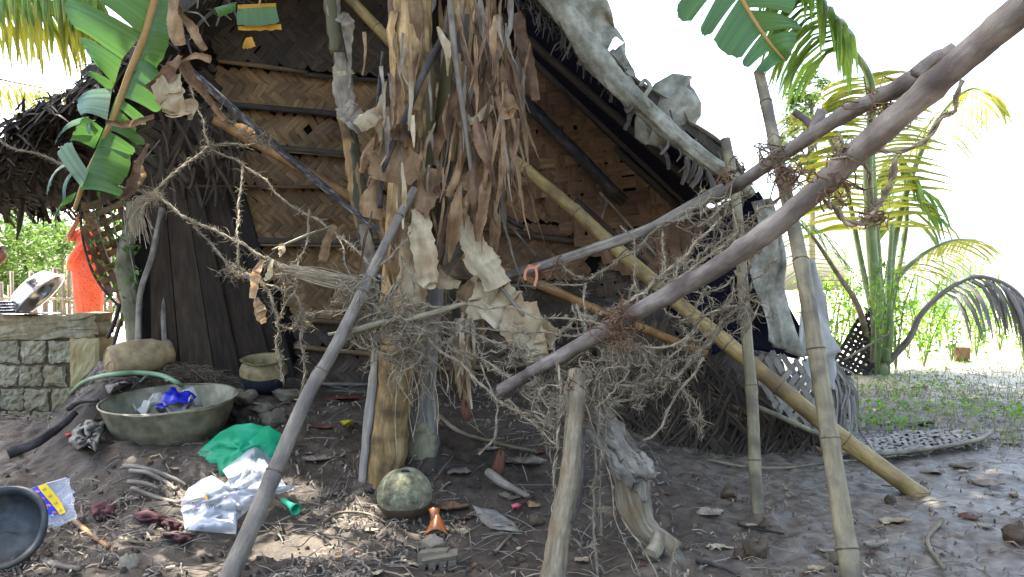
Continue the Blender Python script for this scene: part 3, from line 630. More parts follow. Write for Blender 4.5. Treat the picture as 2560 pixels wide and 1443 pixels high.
mb = MB(); mb.patch(RA + nrm_r * .09 + Vector((0, -.02, 0)), RB + nrm_r * .07 + Vector((.06, -.02, -.05)), RB + nrm_r * .07 + Vector((.06, 3.2, -.05)), RA + nrm_r * .09 + Vector((0, 3.2, 0)), 60, 40, lambda a, b: nrm_r * (.05 * vnoise(a * 9, b * 7, 3) + .04 * abs(vnoise(a * 21, b * 12, 4)) + .015 * vnoise(a * 50, b * 30, 5))); mb.build('sheet', 'tarp_pale', tarp, solid=.004)
sk = MB(); Ms = Matrix.Translation(P(1672, 280, 4.55)) @ Matrix.Rotation(.6, 4, 'Y') @ Matrix.Scale(1.0, 4)
sk.lathe([(.0, -.20), (.07, -.19), (.11, -.12), (.135, -.02), (.13, .08), (.10, .15), (.05, .19), (0, .2)], Ms, 28, jit=.35, seed=6)
tag(sk.build('plastic_bundle', 'tarp_pale'), 'bulging pale plastic bundle sitting on the roof edge', 'bundle')
mb = MB(); mb.tube(catmull([P(1600, 215, 4.2), P(1612, 200, 4.2), P(1625, 218, 4.2), P(1612, 245, 4.2), P(1622, 270, 4.2)], 5), .012, 8, rough=.3); mb.build('knot', 'tarp_pale', tarp)
fold = lambda sd, A: (lambda a, b: Vector((.3, -1, 0)) * (A * float(vnoise(a * 4 + sd, b * 2.2, sd)) + A * .5 * float(vnoise(a * 9, b * 5 + sd, sd + 1))))
mb = MB(); mb.patch(P(1905, 500, 4.32), P(1925, 495, 4.32), P(2012, 905, 4.15), P(1915, 850, 4.15), 20, 40, lambda a, b: fold(31, .09)(a, b) + Vector((1, 0, 0)) * (.03 * math.sin(b * 7) * (1 - b) + .06 * b * (a - .5)))
tag(mb.build('tarpaulin_flap', 'tarp_pale', solid=.004), 'stained cream plastic sheet hanging in a long tongue from the eave', 'tarpaulin')
mb = MB(); mb.patch(P(2000, 640, 4.3), P(2030, 650, 4.3), P(2100, 880, 4.2), P(1990, 900, 4.2), 14, 20, fold(41, .05))
mb.patch(P(1990, 900, 4.2), P(2100, 880, 4.2), P(2072, 972, 4.2), P(2040, 985, 4.2), 14, 10, fold(42, .04))
tag(mb.build('plastic_sheet', 'white_rag', solid=.004), 'whitish plastic sheet hanging behind the right bamboo post', 'tarpaulin')
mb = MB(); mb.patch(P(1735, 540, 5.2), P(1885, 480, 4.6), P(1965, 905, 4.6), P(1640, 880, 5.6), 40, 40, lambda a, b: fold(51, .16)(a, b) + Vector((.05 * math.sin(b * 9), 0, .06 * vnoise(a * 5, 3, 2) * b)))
tag(mb.build('eave_shade_sheet', 'navy_shade', solid=.004), 'dark navy sheet standing in for the shade under the right eave', 'tarpaulin')  # added sheet, its dark colour stands in for shade below the eave

# ------------------------------------------------------------------ fallen woven panels at the right corner
pn = thing('fallen_woven_panel', (1.0, 4.75, 0), 'dark woven leaf panel sagging to the mud at the hut corner', 'woven panel')
PD = lambda v: 4.72 + (1140 - v) / 260 * .45
weave(pn, lambda s, t, h: P(s, t, PD(t) - h - .06 * math.sin(s * .012)), [(1510, 800), (1700, 790), (1860, 850), (1930, 890), (2010, 1000), (2085, 1085), (2060, 1128), (1850, 1145), (1640, 1155), (1530, 1110)], 27, 50, 'mat_dark', amp=.008, twill=2, wid=.9, miss=.03, jit=.25, ang2=66, loose=1.2, broken=.3)
for a, b in (((1700, 975), (1900, 1045)), ((1830, 1038), (2062, 1132))):
    pole('leaf_rib', [P(a[0], a[1], PD(a[1]) - .07), P((a[0] + b[0]) / 2, (a[1] + b[1]) / 2 - 4, PD(a[1]) - .12), P(b[0], b[1], PD(b[1]) - .1)], .016, 'bamboo_yellow', pn, n=7, sq=.6)
mb = MB(); mb.patch(P(1480, 760, 5.6), P(1900, 800, 5.5), P(2080, 1140, 4.85), P(1520, 1160, 4.85), 30, 20, lambda a, b: Vector((0, -1, .2)) * (.10 * vnoise(a * 6, b * 5, 3) + .05 * vnoise(a * 15, b * 12, 4))); mb.build('matted_backing', 'thatch', pn, solid=.03)
mb = MB()
for i in range(230):
    u = random.uniform(1530, 2070); v0 = random.uniform(850, 1080) if u < 1850 else random.uniform(930, 1100); L = random.uniform(50, 170); v1 = min(1150, v0 + L); lean = random.uniform(-1.3, 1.3)
    d0 = PD(v0) - random.uniform(.02, .14); a = P(u, v0, d0); q = P(u + lean * (v1 - v0), v1, PD(v1) - random.uniform(.05, .2)); mb.ribbon(catmull([a, a.lerp(q, .5) + Vector((0, -.03, .02)), q], 3), (lambda w_: (lambda t: w_ * (1 - .7 * t)))(random.uniform(.008, .028)), (random.uniform(-.5, .5), -1, .2), bow=.2)
stuff(mb.build('loose_leaves', 'mat_dark', pn))
pn2 = thing('pale_woven_panel', (1.6, 4.5, 0), 'pale bleached woven leaf panel bulging behind the leaning bamboo', 'woven panel')
weave(pn2, lambda s, t, h: P(s, t, 4.5 - h - .12 * math.sin(max(0, (t - 880)) * .012) + .0006 * (s - 1900)), [(1885, 895), (1935, 872), (2005, 905), (2060, 930), (2085, 1010), (2080, 1100), (2010, 1080), (1930, 1020), (1895, 970)], 21, 58, 'mat_pale', amp=.008, twill=2, wid=.8, miss=.05, jit=.15, ang2=70, loose=1)
pole('leaf_rib', [P(1890, 1015, 4.3), P(1990, 1060, 4.25), P(2070, 1098, 4.25)], .014, 'bamboo_pale', pn2, n=7, sq=.6)
skf = thing('dry_leaf_skirt', (1.85, 4.7, 0), 'heap of grey dry palm leaflets hanging at the hut corner', 'palm leaf')
for i in range(110):
    a = P(random.uniform(2020, 2085), random.uniform(890, 960), random.uniform(4.6, 4.9)); gx = random.uniform(2060, 2145); gv = random.uniform(1000, 1110)
    q = P(gx, gv, random.uniform(4.5, 4.8)); q.z = max(q.z, .02)
    MB().ribbon(catmull([a, a.lerp(q, .5) + Vector((.05, -.03, .04)), q], 4), (lambda w_: (lambda t: w_ * (1 - .75 * t)))(random.uniform(.012, .03)), (.2, -1, random.uniform(-.4, .6)), bow=.2).build('leaflet', 'mat_pale' if random.random() < .5 else 'palm_dry', skf)
gm = thing('ground_mat', (2.3, 4.9, 0), 'pale woven palm mat lying flat on the mud at right', 'mat')
def GM(s, t, h): return Vector((s, t, gz(s, t) * .35 + .035 + h))
gp = []
for (u, v) in [(2085, 1140), (2120, 1120), (2250, 1082), (2380, 1078), (2475, 1092), (2440, 1110), (2330, 1132), (2200, 1148)]:
    d = F * (H - .03) / (v - CY); gp.append(((u - CX) / F * d, d))
weave(gm, GM, gp, .042, 20, 'mat_pale', amp=.008, twill=2, wid=.85, jit=.15, ang2=60, loose=1)
pole('rim', [GM(*gp[0], .02), GM(*gp[7], .02), GM(*gp[6], .02), GM(*gp[5], .02), GM(*gp[4], .02)], .014, 'bamboo_pale', gm, n=7)
# dark sheet added behind the woven bands to stop light through the gaps
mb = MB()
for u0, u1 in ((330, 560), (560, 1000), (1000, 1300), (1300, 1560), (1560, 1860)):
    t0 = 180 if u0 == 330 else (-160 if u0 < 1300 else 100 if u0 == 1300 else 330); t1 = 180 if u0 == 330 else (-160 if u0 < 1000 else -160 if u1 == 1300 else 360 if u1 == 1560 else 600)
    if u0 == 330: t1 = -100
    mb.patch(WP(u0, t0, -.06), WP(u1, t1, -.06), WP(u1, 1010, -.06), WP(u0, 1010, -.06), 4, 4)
mb.build('gap_blackout', 'dark_inside', hut, solid=.01)

# ------------------------------------------------------------------ poles and logs
def PP(pts): return catmull([P(*p) for p in pts], 8)
def node_rings(o, b):
    for c, t, r in b.rings:
        e = t.orthogonal().normalized(); f = t.cross(e); mb = MB(); mb.tube([c + (e * math.cos(a) + f * math.sin(a)) * r * .985 for a in np.linspace(0, 2 * math.pi, 19)], .0035, 5, caps=False); mb.build('node', 'node_ring', o)
    return o
def bam(name, pts, r0, r1, m_, label, seed, cat='bamboo pole', **k):
    b = bamboo(PP(pts), r0, r1, seed=seed, **k); return node_rings(tag(b.build(name, m_), label, cat), b)
bam('bamboo_pole', [(2345, 1278, 3.70), (2312, 1250, 3.72), (1900, 932, 4.0), (1440, 530, 4.5), (1180, 312, 4.8), (880, 0, 5.05), (790, -90, 5.1)], .043, .033, 'bamboo_yellow', 'long yellow bamboo pole slanting from the mud at right up behind the banana stem', 1, spacing=.38)
bam('bamboo_pole', [(540, 300, 4.9), (740, 415, 4.8), (930, 525, 4.7), (1140, 630, 4.6), (1340, 705, 4.5), (1520, 785, 4.4), (1768, 886, 4.3)], .033, .024, 'bamboo_ochre', 'ochre bamboo pole running behind the rope net, lower end ending in midair', 2, spacing=.3)
bam('bamboo_prop', [(1040, 470, 3.55), (975, 590, 3.45), (910, 720, 3.3), (832, 880, 3.15), (772, 985, 3.05), (692, 1170, 2.9), (622, 1330, 2.76), (556, 1470, 2.66)], .018, .034, 'bamboo_grey', 'grey bamboo prop leaning on the banana stem in front of the white bag', 3, spacing=.42)
bam('bamboo_post', [(1895, 180, 3.3), (1930, 330, 3.2), (1975, 520, 3.1), (2020, 750, 2.95), (2062, 1000, 2.85), (2110, 1300, 2.7), (2142, 1490, 2.6)], .022, .036, 'bamboo_pale', 'tall stained bamboo post at right, nearest to the camera', 4, spacing=.4)
bam('bamboo_post', [(1816, 346, 3.75), (1836, 470, 3.7), (1850, 650, 3.65), (1870, 900, 3.6), (1886, 1100, 3.5), (1896, 1290, 3.43), (1898, 1325, 3.42)], .024, .027, 'bamboo_pale', 'thinner upright bamboo post standing in the mud beside the hut corner', 5, spacing=.3)
o = bamboo(PP([(2590, -10, 1.92), (2420, 140, 2.05), (2200, 330, 2.25), (2080, 440, 2.4), (1950, 555, 2.5), (1820, 650, 2.65), (1700, 722, 2.75), (1560, 800, 2.9), (1400, 892, 3.05), (1250, 976, 3.2)]), .041, .025, seed=6, spacing=.36, rough=.10, bulge=.16).build('forked_limb', 'limb')
tag(o, 'thick grey pole rising from the net to the upper right corner', 'pole')
o = bamboo(PP([(2390, 125, 2.4), (2250, 218, 2.55), (2100, 292, 2.75), (1950, 392, 3.0), (1850, 457, 3.2), (1785, 498, 3.32)]), .029, .025, seed=7, spacing=.3, rough=.12, bulge=.16).build('rail_pole', 'limb')
tag(o, 'knotty grey rail pole lashed above the thick one at right', 'pole')
rail = o
for nm, pts, r in (('stub', [(2035, 325, 2.86), (2015, 300, 2.86), (1985, 278, 2.86)], .012), ('stub', [(2030, 330, 2.84), (2045, 300, 2.84), (2055, 275, 2.84)], .016), ('broken_bark', [(2285, 185, 2.42), (2310, 160, 2.42), (2340, 140, 2.42), (2365, 135, 2.42)], .019)):
    mb = MB(); mb.tube(PP(pts), r, 8, rough=.35, seed=int(r * 900)); b = mb.build(nm, 'limb' if r < .02 else 'limb', rail)
mb = MB(); mb.tube(PP([(1812, 470, 3.36), (1700, 530, 3.43), (1600, 582, 3.5), (1400, 650, 3.65), (1235, 700, 3.8)]), lambda t: .028 - .006 * t, 10, rough=.12, seed=8, squash=.4)
tag(mb.build('split_timber', 'wood_grey'), 'weathered split timber slanting down from the rail pole towards the banana stem', 'timber')
mb = MB(); mb.tube(PP([(455, 160, 4.3), (560, 252, 4.3), (700, 376, 4.3), (840, 492, 4.3), (978, 602, 4.2)]), lambda t: .022 - .004 * t, 10, rough=.12, seed=9)
tag(mb.build('charred_stick', 'charred_lichen'), 'dark charred stick flecked with white, slanting across the woven wall', 'stick')
mb = MB(); mb.tube(PP([(1446, 925, 2.97), (1436, 1050, 2.9), (1424, 1200, 2.8), (1398, 1330, 2.7), (1378, 1480, 2.6)]), lambda t: .033 + .010 * t + .012 * math.exp(-((t - .12) / .05) ** 2), 16, rough=.16, seed=10)
st = mb.build('stump_post', 'wood_pale'); tag(st, 'pale upright stump post holding up the end of the thick pole', 'post')
mb = MB(); mb.tube(PP([(1462, 1100, 2.83), (1456, 1180, 2.77), (1448, 1260, 2.72), (1432, 1310, 2.69)]), .006, 6, rough=.5); mb.build('bark_crack', 'charred', st)
lg = thing('crooked_log', (0.55, 2.95, 0), 'crooked grey log with peeling bark leaning against the stump post', 'log')
mb = MB(); mb.tube(PP([(1440, 950, 3.16), (1490, 1040, 3.13), (1550, 1130, 3.1), (1578, 1200, 3.06), (1585, 1260, 3.0), (1615, 1325, 2.95), (1685, 1385, 2.9)]), lambda t: .047 + .020 * math.sin(min(1, t * 1.15) * 3.0) , 18, rough=.14, seed=11); mb.build('trunk', 'wood_pale', lg)
mb = MB(); mb.tube(PP([(1645, 1340, 2.9), (1640, 1370, 2.86), (1625, 1388, 2.83)]), .028, 12, rough=.1, seed=2); mb.build('branch_stub', 'wood_pale', lg)
mb = MB(); mb.tube(PP([(1665, 1375, 2.9), (1690, 1400, 2.88), (1700, 1425, 2.86)]), lambda t: .04 - .015 * t, 12, rough=.2, seed=4); mb.build('branch_stub', 'wood_grey', lg)
for i, (pts, w_) in enumerate([([(1455, 985, 3.02), (1510, 1060, 2.99), (1570, 1130, 2.97), (1630, 1195, 2.95)], .10), ([(1440, 1030, 3.0), (1490, 1100, 2.97), (1540, 1165, 2.95), (1590, 1210, 2.93)], .07), ([(1520, 1070, 3.05), (1580, 1120, 3.03), (1640, 1190, 3.0)], .05), ([(1560, 1150, 2.96), (1600, 1200, 2.96), (1612, 1250, 2.95)], .05)]):
    mb = MB(); mb.ribbon(PP(pts), lambda t: w_ * (1 - .35 * t) * (1 + .2 * math.sin(t * 17 + i)), (.35, -1, .35), bow=-.22, nx=10, ragged=.6, seed=i)
    mb.v = [(x + .006 * vnoise(x * 120, z * 20, 3), y - .012 * vnoise(x * 90 + y * 40, z * 14, i) - .006 * vnoise(x * 200, z * 60, i + 4), z + .008 * vnoise(x * 50, z * 50, 8)) for x, y, z in mb.v]; mb.build('bark_slab', 'wood_grey', lg, solid=.006)
mb = MB(); mb.tube(catmull([P(330, 505, 5.0), P(328, 560, 5.0), P(312, 650, 5.0), P(325, 740, 5.0), P(335, 830, 5.0), P(342, 930, 5.0), P(342, 990, 5.0)], 8), lambda t: .038 + .020 * math.exp(-((t - .42) / .16) ** 2) + .015 * t, 16, rough=.07, seed=12)
tag(mb.build('crooked_post', 'trunk_moss'), 'crooked mossy tree post at the left hut corner', 'post')
for i, (pts, r, lb) in enumerate([([(405, 520, 4.9), (380, 640, 4.85), (350, 740, 4.8), (345, 900, 4.75), (345, 960, 4.74)], .018, 'straight thin stick leaning beside the crooked post'), ([(408, 540, 5.0), (415, 640, 5.0), (408, 780, 4.95), (415, 895, 4.9), (416, 945, 4.88)], .016, 'thin wavy stick standing between crooked post and door boards'), ([(428, 660, 5.0), (420, 720, 5.0), (416, 800, 4.97), (418, 940, 4.92)], .008, 'thinnest twig standing right of the wavy stick')]):
    mb = MB(); mb.tube(PP(pts), r, 7, rough=.12, seed=i + 20); tag(mb.build('stick', 'wood_grey'), lb, 'stick')

# ------------------------------------------------------------------ banana plant in the middle
ban = thing('banana_plant', (-0.63, 3.8, 0.05), 'big banana plant with shaggy dry leaves in the middle of the picture', 'banana plant')
def along(pts, t):
    x = t * (len(pts) - 1); i = min(int(x), len(pts) - 2); return pts[i].lerp(pts[i + 1], x - i)
def stem(parent, pts, r0, r1, m_, seed, sheaths, name='pseudostem'):
    pp = catmull([P(*p) for p in pts], 10); rad = lambda t: r0 + (r1 - r0) * t + .016 * math.exp(-t * 9)
    mb = MB(); mb.tube(pp, rad, 18, rough=.07, seed=seed); core = mb.build(name, m_, parent)
    T, N, B = frames(pp); rs = random.Random(seed)
    for k, (a0, t0, t1, w_, mm) in enumerate(sheaths):
        n = 16; path = []; nm = []
        for q in range(n + 1):
            t = t0 + (t1 - t0) * q / n; i = min(len(pp) - 1, int(t * (len(pp) - 1))); a = a0 + .25 * (q / n - .5) * rs.uniform(-1, 1)
            view = Vector((0, -1, 0)); side = Vector((1, 0, 0)); dv = side * math.sin(a) + view * math.cos(a)
            peel = .035 * max(0, (q / n - .75)) * 4 * rs.uniform(.2, 1)
            path.append(along(pp, t) + dv * (rad(t) * 1.04 + .003 * k % .012 + peel)); nm.append(dv)
        mb = MB(); v0 = nm[n // 2]
        mb.ribbon(path, lambda t: w_ * (.75 + .5 * math.sin(3.1 * min(1, t + .1))), v0, bow=-.16, nx=5, ragged=.18, seed=k + seed); mb.build('sheath', mm, parent, solid=.003)
    return core
main = [(952, 1240, 3.8), (966, 1050, 3.8), (985, 880, 3.8), (1005, 700, 3.8), (1024, 500, 3.8), (1034, 300, 3.8), (1030, 100, 3.8), (1020, -150, 3.8), (1010, -420, 3.8)]
stem(ban, main, .094, .102, 'stem', 1, [(-1.0, .0, .32, .075, 'sheath_grey'), (.45, .0, .30, .14, 'stem'), (.95, .05, .45, .08, 'dry_tan'), (-.2, .38, .7, .09, 'stem'), (.4, .42, .8, .08, 'dry_tan'), (-.8, .4, .78, .09, 'stem'), (.95, .45, .72, .07, 'sheath_green'),
     (.1, .55, .95, .08, 'stem'), (-.5, .6, .98, .07, 'stem'), (.7, .6, .97, .06, 'stem'), (-1.0, .55, .9, .06, 'dry_brown'), (.25, .5, .72, .05, 'dry_tan'), (-.05, .7, 1, .05, 'dry_tan')])
sec = [(1052, 1172, 3.98), (1048, 1050, 3.98), (1050, 930, 3.98), (1072, 720, 3.97), (1100, 480, 3.95), (1128, 250, 3.92), (1150, 50, 3.9), (1168, -150, 3.9), (1180, -400, 3.9)]
stem(ban, sec, .082, .066, 'sheath_grey', 2, [(-.2, .0, .3, .10, 'sheath_grey'), (.6, .0, .28, .10, 'sheath_grey'), (.2, .02, .12, .12, 'trunk_moss'), (-.4, .45, .75, .06, 'sheath_green'), (.3, .4, .75, .08, 'stem_dark'), (.8, .5, .95, .07, 'stem'), (0, .7, 1, .08, 'stem')])
def dleaf(pts, wpx, m_, nrm=(0, -1, .1), bow=.15, curl=None, nx=6, ragged=.16, seed=0, name='dry_leaf', parent=None, wave=.012):
    d = pts[0][2]; pp = catmull([P(*p) for p in pts], 16 if nx > 3 else 8); rs = random.Random(seed)
    ws = wpx if isinstance(wpx, (list, tuple)) else [wpx, wpx]
    wf = lambda t: float(np.interp(t, np.linspace(0, 1, len(ws)), ws)) * d / F
    pp = [p + Vector((0, 1, .3)) * (wave * vnoise(i * .25 + seed * 3.3, seed, 4)) for i, p in enumerate(pp)]
    mb = MB(); mb.ribbon(pp, wf, nrm, bow=bow, curl=curl, nx=nx, ragged=ragged, seed=seed)
    # crumple
    for i, q in enumerate(mb.v):
        q = Vector(q); h = .014 * vnoise(q.x * 11 + seed, q.z * 9, 7) + .006 * vnoise(q.x * 34 + seed, q.z * 14, 9) + .0025 * vnoise(q.x * 90, q.z * 40 + seed, 8); mb.v[i] = (q.x + h * .4, q.y - h, q.z)
    return mb.build(name, m_, parent or ban)
DL = [
 ([(958, 272, 3.6), (925, 285, 3.55), (893, 318, 3.5)], [20, 48, 55, 30], 'dry_pale', 0), ([(1000, 330, 3.62), (985, 390, 3.58), (975, 455, 3.55)], [45, 80, 130, 110], 'dry_tan', 1),
 ([(1040, 335, 3.6), (1005, 330, 3.55), (975, 340, 3.52)], [20, 45, 20], 'dry_brown', 2), ([(950, 440, 3.62), (935, 490, 3.6), (925, 545, 3.6)], [25, 50, 62], 'dry_tan', 3),
 ([(1080, 420, 3.6), (1068, 490, 3.57), (1050, 545, 3.55)], [30, 52, 60, 25], 'dry_tan', 4), ([(1045, 520, 3.56), (1055, 600, 3.5), (1072, 690, 3.48), (1080, 722, 3.48)], [35, 62, 58, 20], 'dry_pale', 5),
 ([(1015, 560, 3.6), (1020, 650, 3.55), (1025, 740, 3.53), (1040, 810, 3.53)], [30, 75, 88, 30], 'dry_pale', 6), ([(1048, 790, 3.5), (1052, 840, 3.5), (1045, 870, 3.5)], [25, 40, 20], 'dry_pale', 7),
 ([(1148, 525, 3.62), (1175, 590, 3.56), (1200, 650, 3.52), (1240, 722, 3.5)], [26, 48, 88, 70], 'dry_pale', 8), ([(1190, 690, 3.6), (1215, 740, 3.55), (1205, 800, 3.52)], [60, 90, 60], 'dry_pale', 9),
 ([(1230, 740, 3.55), (1290, 800, 3.5), (1390, 848, 3.45)], [90, 120, 105, 60], 'dry_pale', 10), ([(1300, 790, 3.5), (1330, 850, 3.47), (1345, 900, 3.45)], [60, 95, 60], 'dry_pale', 11),
 ([(1250, 140, 3.7), (1245, 185, 3.65), (1255, 230, 3.62), (1280, 275, 3.6)], [16, 50, 34, 30], 'dry_tan', 12), ([(1290, 30, 3.7), (1310, 110, 3.66), (1340, 250, 3.62)], [28, 36, 26], 'dry_brown', 13),
 ([(1120, 250, 3.65), (1145, 285, 3.6), (1165, 330, 3.58)], [14, 40, 20], 'dry_tan', 14), ([(1150, 280, 3.62), (1180, 300, 3.6), (1230, 260, 3.58)], [16, 30, 26], 'dry_pale', 15),
 ([(1190, 80, 3.75), (1215, 180, 3.7), (1200, 300, 3.68), (1190, 350, 3.66)], [14, 22, 18, 10], 'dry_brown', 16), ([(1240, 240, 3.62), (1265, 285, 3.6), (1288, 272, 3.58)], [20, 30, 12], 'dry_tan', 17),
 ([(1170, 330, 3.62), (1145, 420, 3.58), (1118, 490, 3.56)], [10, 22, 26], 'dry_tan', 18), ([(1125, 470, 3.6), (1105, 475, 3.56), (1092, 488, 3.55)], [6, 30, 26], 'leaf_rust', 19),
 ([(1100, 690, 3.6), (1140, 640, 3.62), (1180, 600, 3.65)], [20, 34, 16], 'dry_grey', 20), ([(1080, 660, 3.6), (1110, 700, 3.57), (1150, 712, 3.55)], [24, 44, 20], 'dry_pale', 21),
 ([(1170, 870, 3.65), (1175, 940, 3.62), (1168, 1000, 3.6)], [16, 26, 14], 'dry_tan', 22), ([(1130, 440, 3.65), (1165, 455, 3.6), (1215, 440, 3.58)], [18, 46, 40], 'dry_tan', 23),
 ([(900, 430, 3.66), (915, 390, 3.62), (955, 330, 3.6)], [14, 24, 16], 'dry_tan', 24), ([(940, 300, 3.62), (945, 350, 3.6), (915, 400, 3.58), (935, 430, 3.58)], [10, 18, 14, 10], 'dry_tan', 25),
 ([(870, 270, 4.3), (890, 290, 4.28), (905, 330, 4.26)], [30, 42, 26], 'dry_grey', 26), ([(1210, 1000 - 310, 3.58), (1180, 740, 3.56), (1185, 800, 3.55)], [40, 70, 40], 'dry_tan', 27)]
for pts, w_, m_, sd in DL:
    dleaf(pts, w_, m_, bow=(.22 if sd % 3 else -.3), curl=(lambda s: (lambda t: .5 * math.sin(t * 4 + s)))(sd), seed=sd)
rs = random.Random(9)
for i in range(30):
    u = rs.choice([rs.gauss(1010, 45), rs.gauss(1150, 45), rs.gauss(1225, 40)]); v = rs.uniform(20, 560); L = rs.uniform(90, 240); d = rs.uniform(3.52, 3.68); ln = rs.uniform(-.3, .3); tw = rs.uniform(-2.2, 2.2); ph = rs.uniform(-1, 1); w_ = rs.uniform(12, 36)
    dleaf([(u, v, d), (u + L * ln * .5 + rs.uniform(-12, 12), v + L * .5, d - .04), (u + L * ln, v + L, d - .02)], [w_ * .25, w_, w_ * rs.uniform(.5, 1.1), w_ * .15], rs.choice(['dry_tan', 'dry_tan', 'dry_brown', 'dry_pale']), nrm=(rs.uniform(-.8, .8), -1, rs.uniform(-.2, .4)), bow=rs.choice([.35, -.35, .5]), curl=(lambda tw, ph: (lambda t: ph + tw * t))(tw, ph), seed=700 + i)
rs = random.Random(5)
for i in range(190):
    u = rs.choice([rs.gauss(1225, 40), rs.gauss(1160, 35), rs.gauss(1250, 30)]); v = rs.uniform(-40, 480); L = rs.uniform(60, 260); d = rs.uniform(3.55, 4.05)
    lean = rs.uniform(-.25, .3)
    dleaf([(u, v, d), (u + L * lean * .4 + rs.uniform(-8, 8), v + L * .5, d - .03), (u + L * lean, v + L, d - .05)], [rs.uniform(3, 9), rs.uniform(6, 19) * rs.uniform(.5, 1), rs.uniform(4, 14) * rs.uniform(.3, 1), 1.5], rs.choice(['dry_tan', 'dry_brown', 'dry_tan', 'dry_brown', 'dry_grey']), nrm=(rs.uniform(-.7, .7), -1, 0), bow=.3, nx=2, ragged=.25, seed=100 + i, name='dry_leaf_strip')
for i in range(46):
    u = rs.gauss(1170, 22) if i % 2 else rs.gauss(1000, 45); v = rs.uniform(780, 880) if i % 2 else rs.uniform(80, 420); L = rs.uniform(60, 170); d = rs.uniform(3.5, 3.68)
    dleaf([(u, v, d), (u + rs.uniform(-8, 8), v + L * .5, d - .02), (u + rs.uniform(-18, 18), v + L, d - .03)], [rs.uniform(4, 10), rs.uniform(6, 15), 4], rs.choice(['dry_pale', 'dry_tan', 'dry_grey']), nrm=(rs.uniform(-.7, .7), -1, 0), bow=.3, nx=2, ragged=.1, seed=300 + i, name='dry_leaf_strip')
for pts, r, m_ in [([(1112, 85, 3.6), (1062, 180, 3.58), (1010, 300, 3.58), (958, 425, 3.57), (950, 520, 3.57)], .016, 'charred'), ([(1122, -60, 3.6), (1130, 60, 3.58), (1142, 170, 3.56), (1165, 330, 3.55), (1182, 455, 3.55)], .014, 'bamboo_grey'), ([(1278, -40, 3.65), (1276, 60, 3.63), (1262, 105, 3.6), (1245, 150, 3.6)], .012, 'bamboo_grey'),
        ([(1075, 330, 3.7), (1100, 430, 3.65), (1135, 520, 3.62), (1165, 590, 3.6), (1250, 715, 3.55), (1310, 790, 3.52)], .010, 'wood_grey'), ([(960, 130, 4.0), (948, 220, 4.0), (940, 300, 4.0)], .012, 'charred'), ([(1130, 600, 3.7), (1120, 480, 3.7), (1098, 300, 3.75)], .012, 'stem_dark')]:
    mb = MB(); mb.tube(PP(pts), lambda t: r * (1.1 - .4 * t), 8, rough=.12, seed=int(r * 1000)); mb.build('petiole', m_, ban)
# stringy fibres hanging from the stem
mb = MB()
for i in range(60):
    u = random.gauss(1040, 45); v = random.uniform(760, 960); d = random.uniform(3.55, 3.66); p = P(u, v, d); L = random.uniform(.08, .35)
    q = p + Vector((random.uniform(-.12, .12), random.uniform(-.04, .04), -L)); mb.ribbon(catmull([p, p.lerp(q, .5) + Vector((random.uniform(-.05, .05), 0, 0)), q], 4), random.uniform(.002, .006), (random.uniform(-1, 1), -1, 0))
stuff(mb.build('stem_fibres', 'coir', ban))
# broken stub of a third shoot behind the leaves
mb = MB(); mb.tube(PP([(1155, 980, 4.1), (1150, 850, 4.1), (1135, 720, 4.1)]), lambda t: .06 - .01 * t, 14, rough=.12, seed=8); mb.build('broken_shoot', 'stem_dark', ban)

# green leaves of the plant
def lobe(parent, r0, r1, o1, o0, d0, d1, m_, seed=0, nu=8, nv=6, curve=.06, name='leaf_blade', rag=.0):
    """piece of blade between two rib points and two outer points"""
    mb = MB(); A, B = P(*r0, d0), P(*r1, d0); C, D = P(*o1, d1), P(*o0, d1)
    def dsp(a, b):
        e = 4 * a * (1 - a); return Vector((0, -1, .4)) * (curve * math.sin(b * 2.2) + .005 * math.sin(a * 22 + seed) * b) + (C - B + D - A) * (.5 * b * .12 * e) + Vector((0, 0, 1)) * (.3 * rag * float(vnoise(a * 14 + seed, b, 3)) * b)
    mb.patch(A, B, C, D, nu, nv, dsp); 
    o = mb.build(name, m_, parent)
    return o
def rib(parent, pts, r, m_='midrib'):
    mb = MB(); mb.tube(PP(pts), lambda t: r * (1 - .6 * t), 8); return mb.build('green_leaf', m_, parent)
gl = rib(ban, [(900, -560, 3.75), (700, -560, 3.65), (520, -300, 3.6), (405, -50, 3.6), (362, 90, 3.6), (322, 190, 3.6), (286, 290, 3.6), (246, 380, 3.62), (214, 445, 3.64), (186, 525, 3.66)], .026)
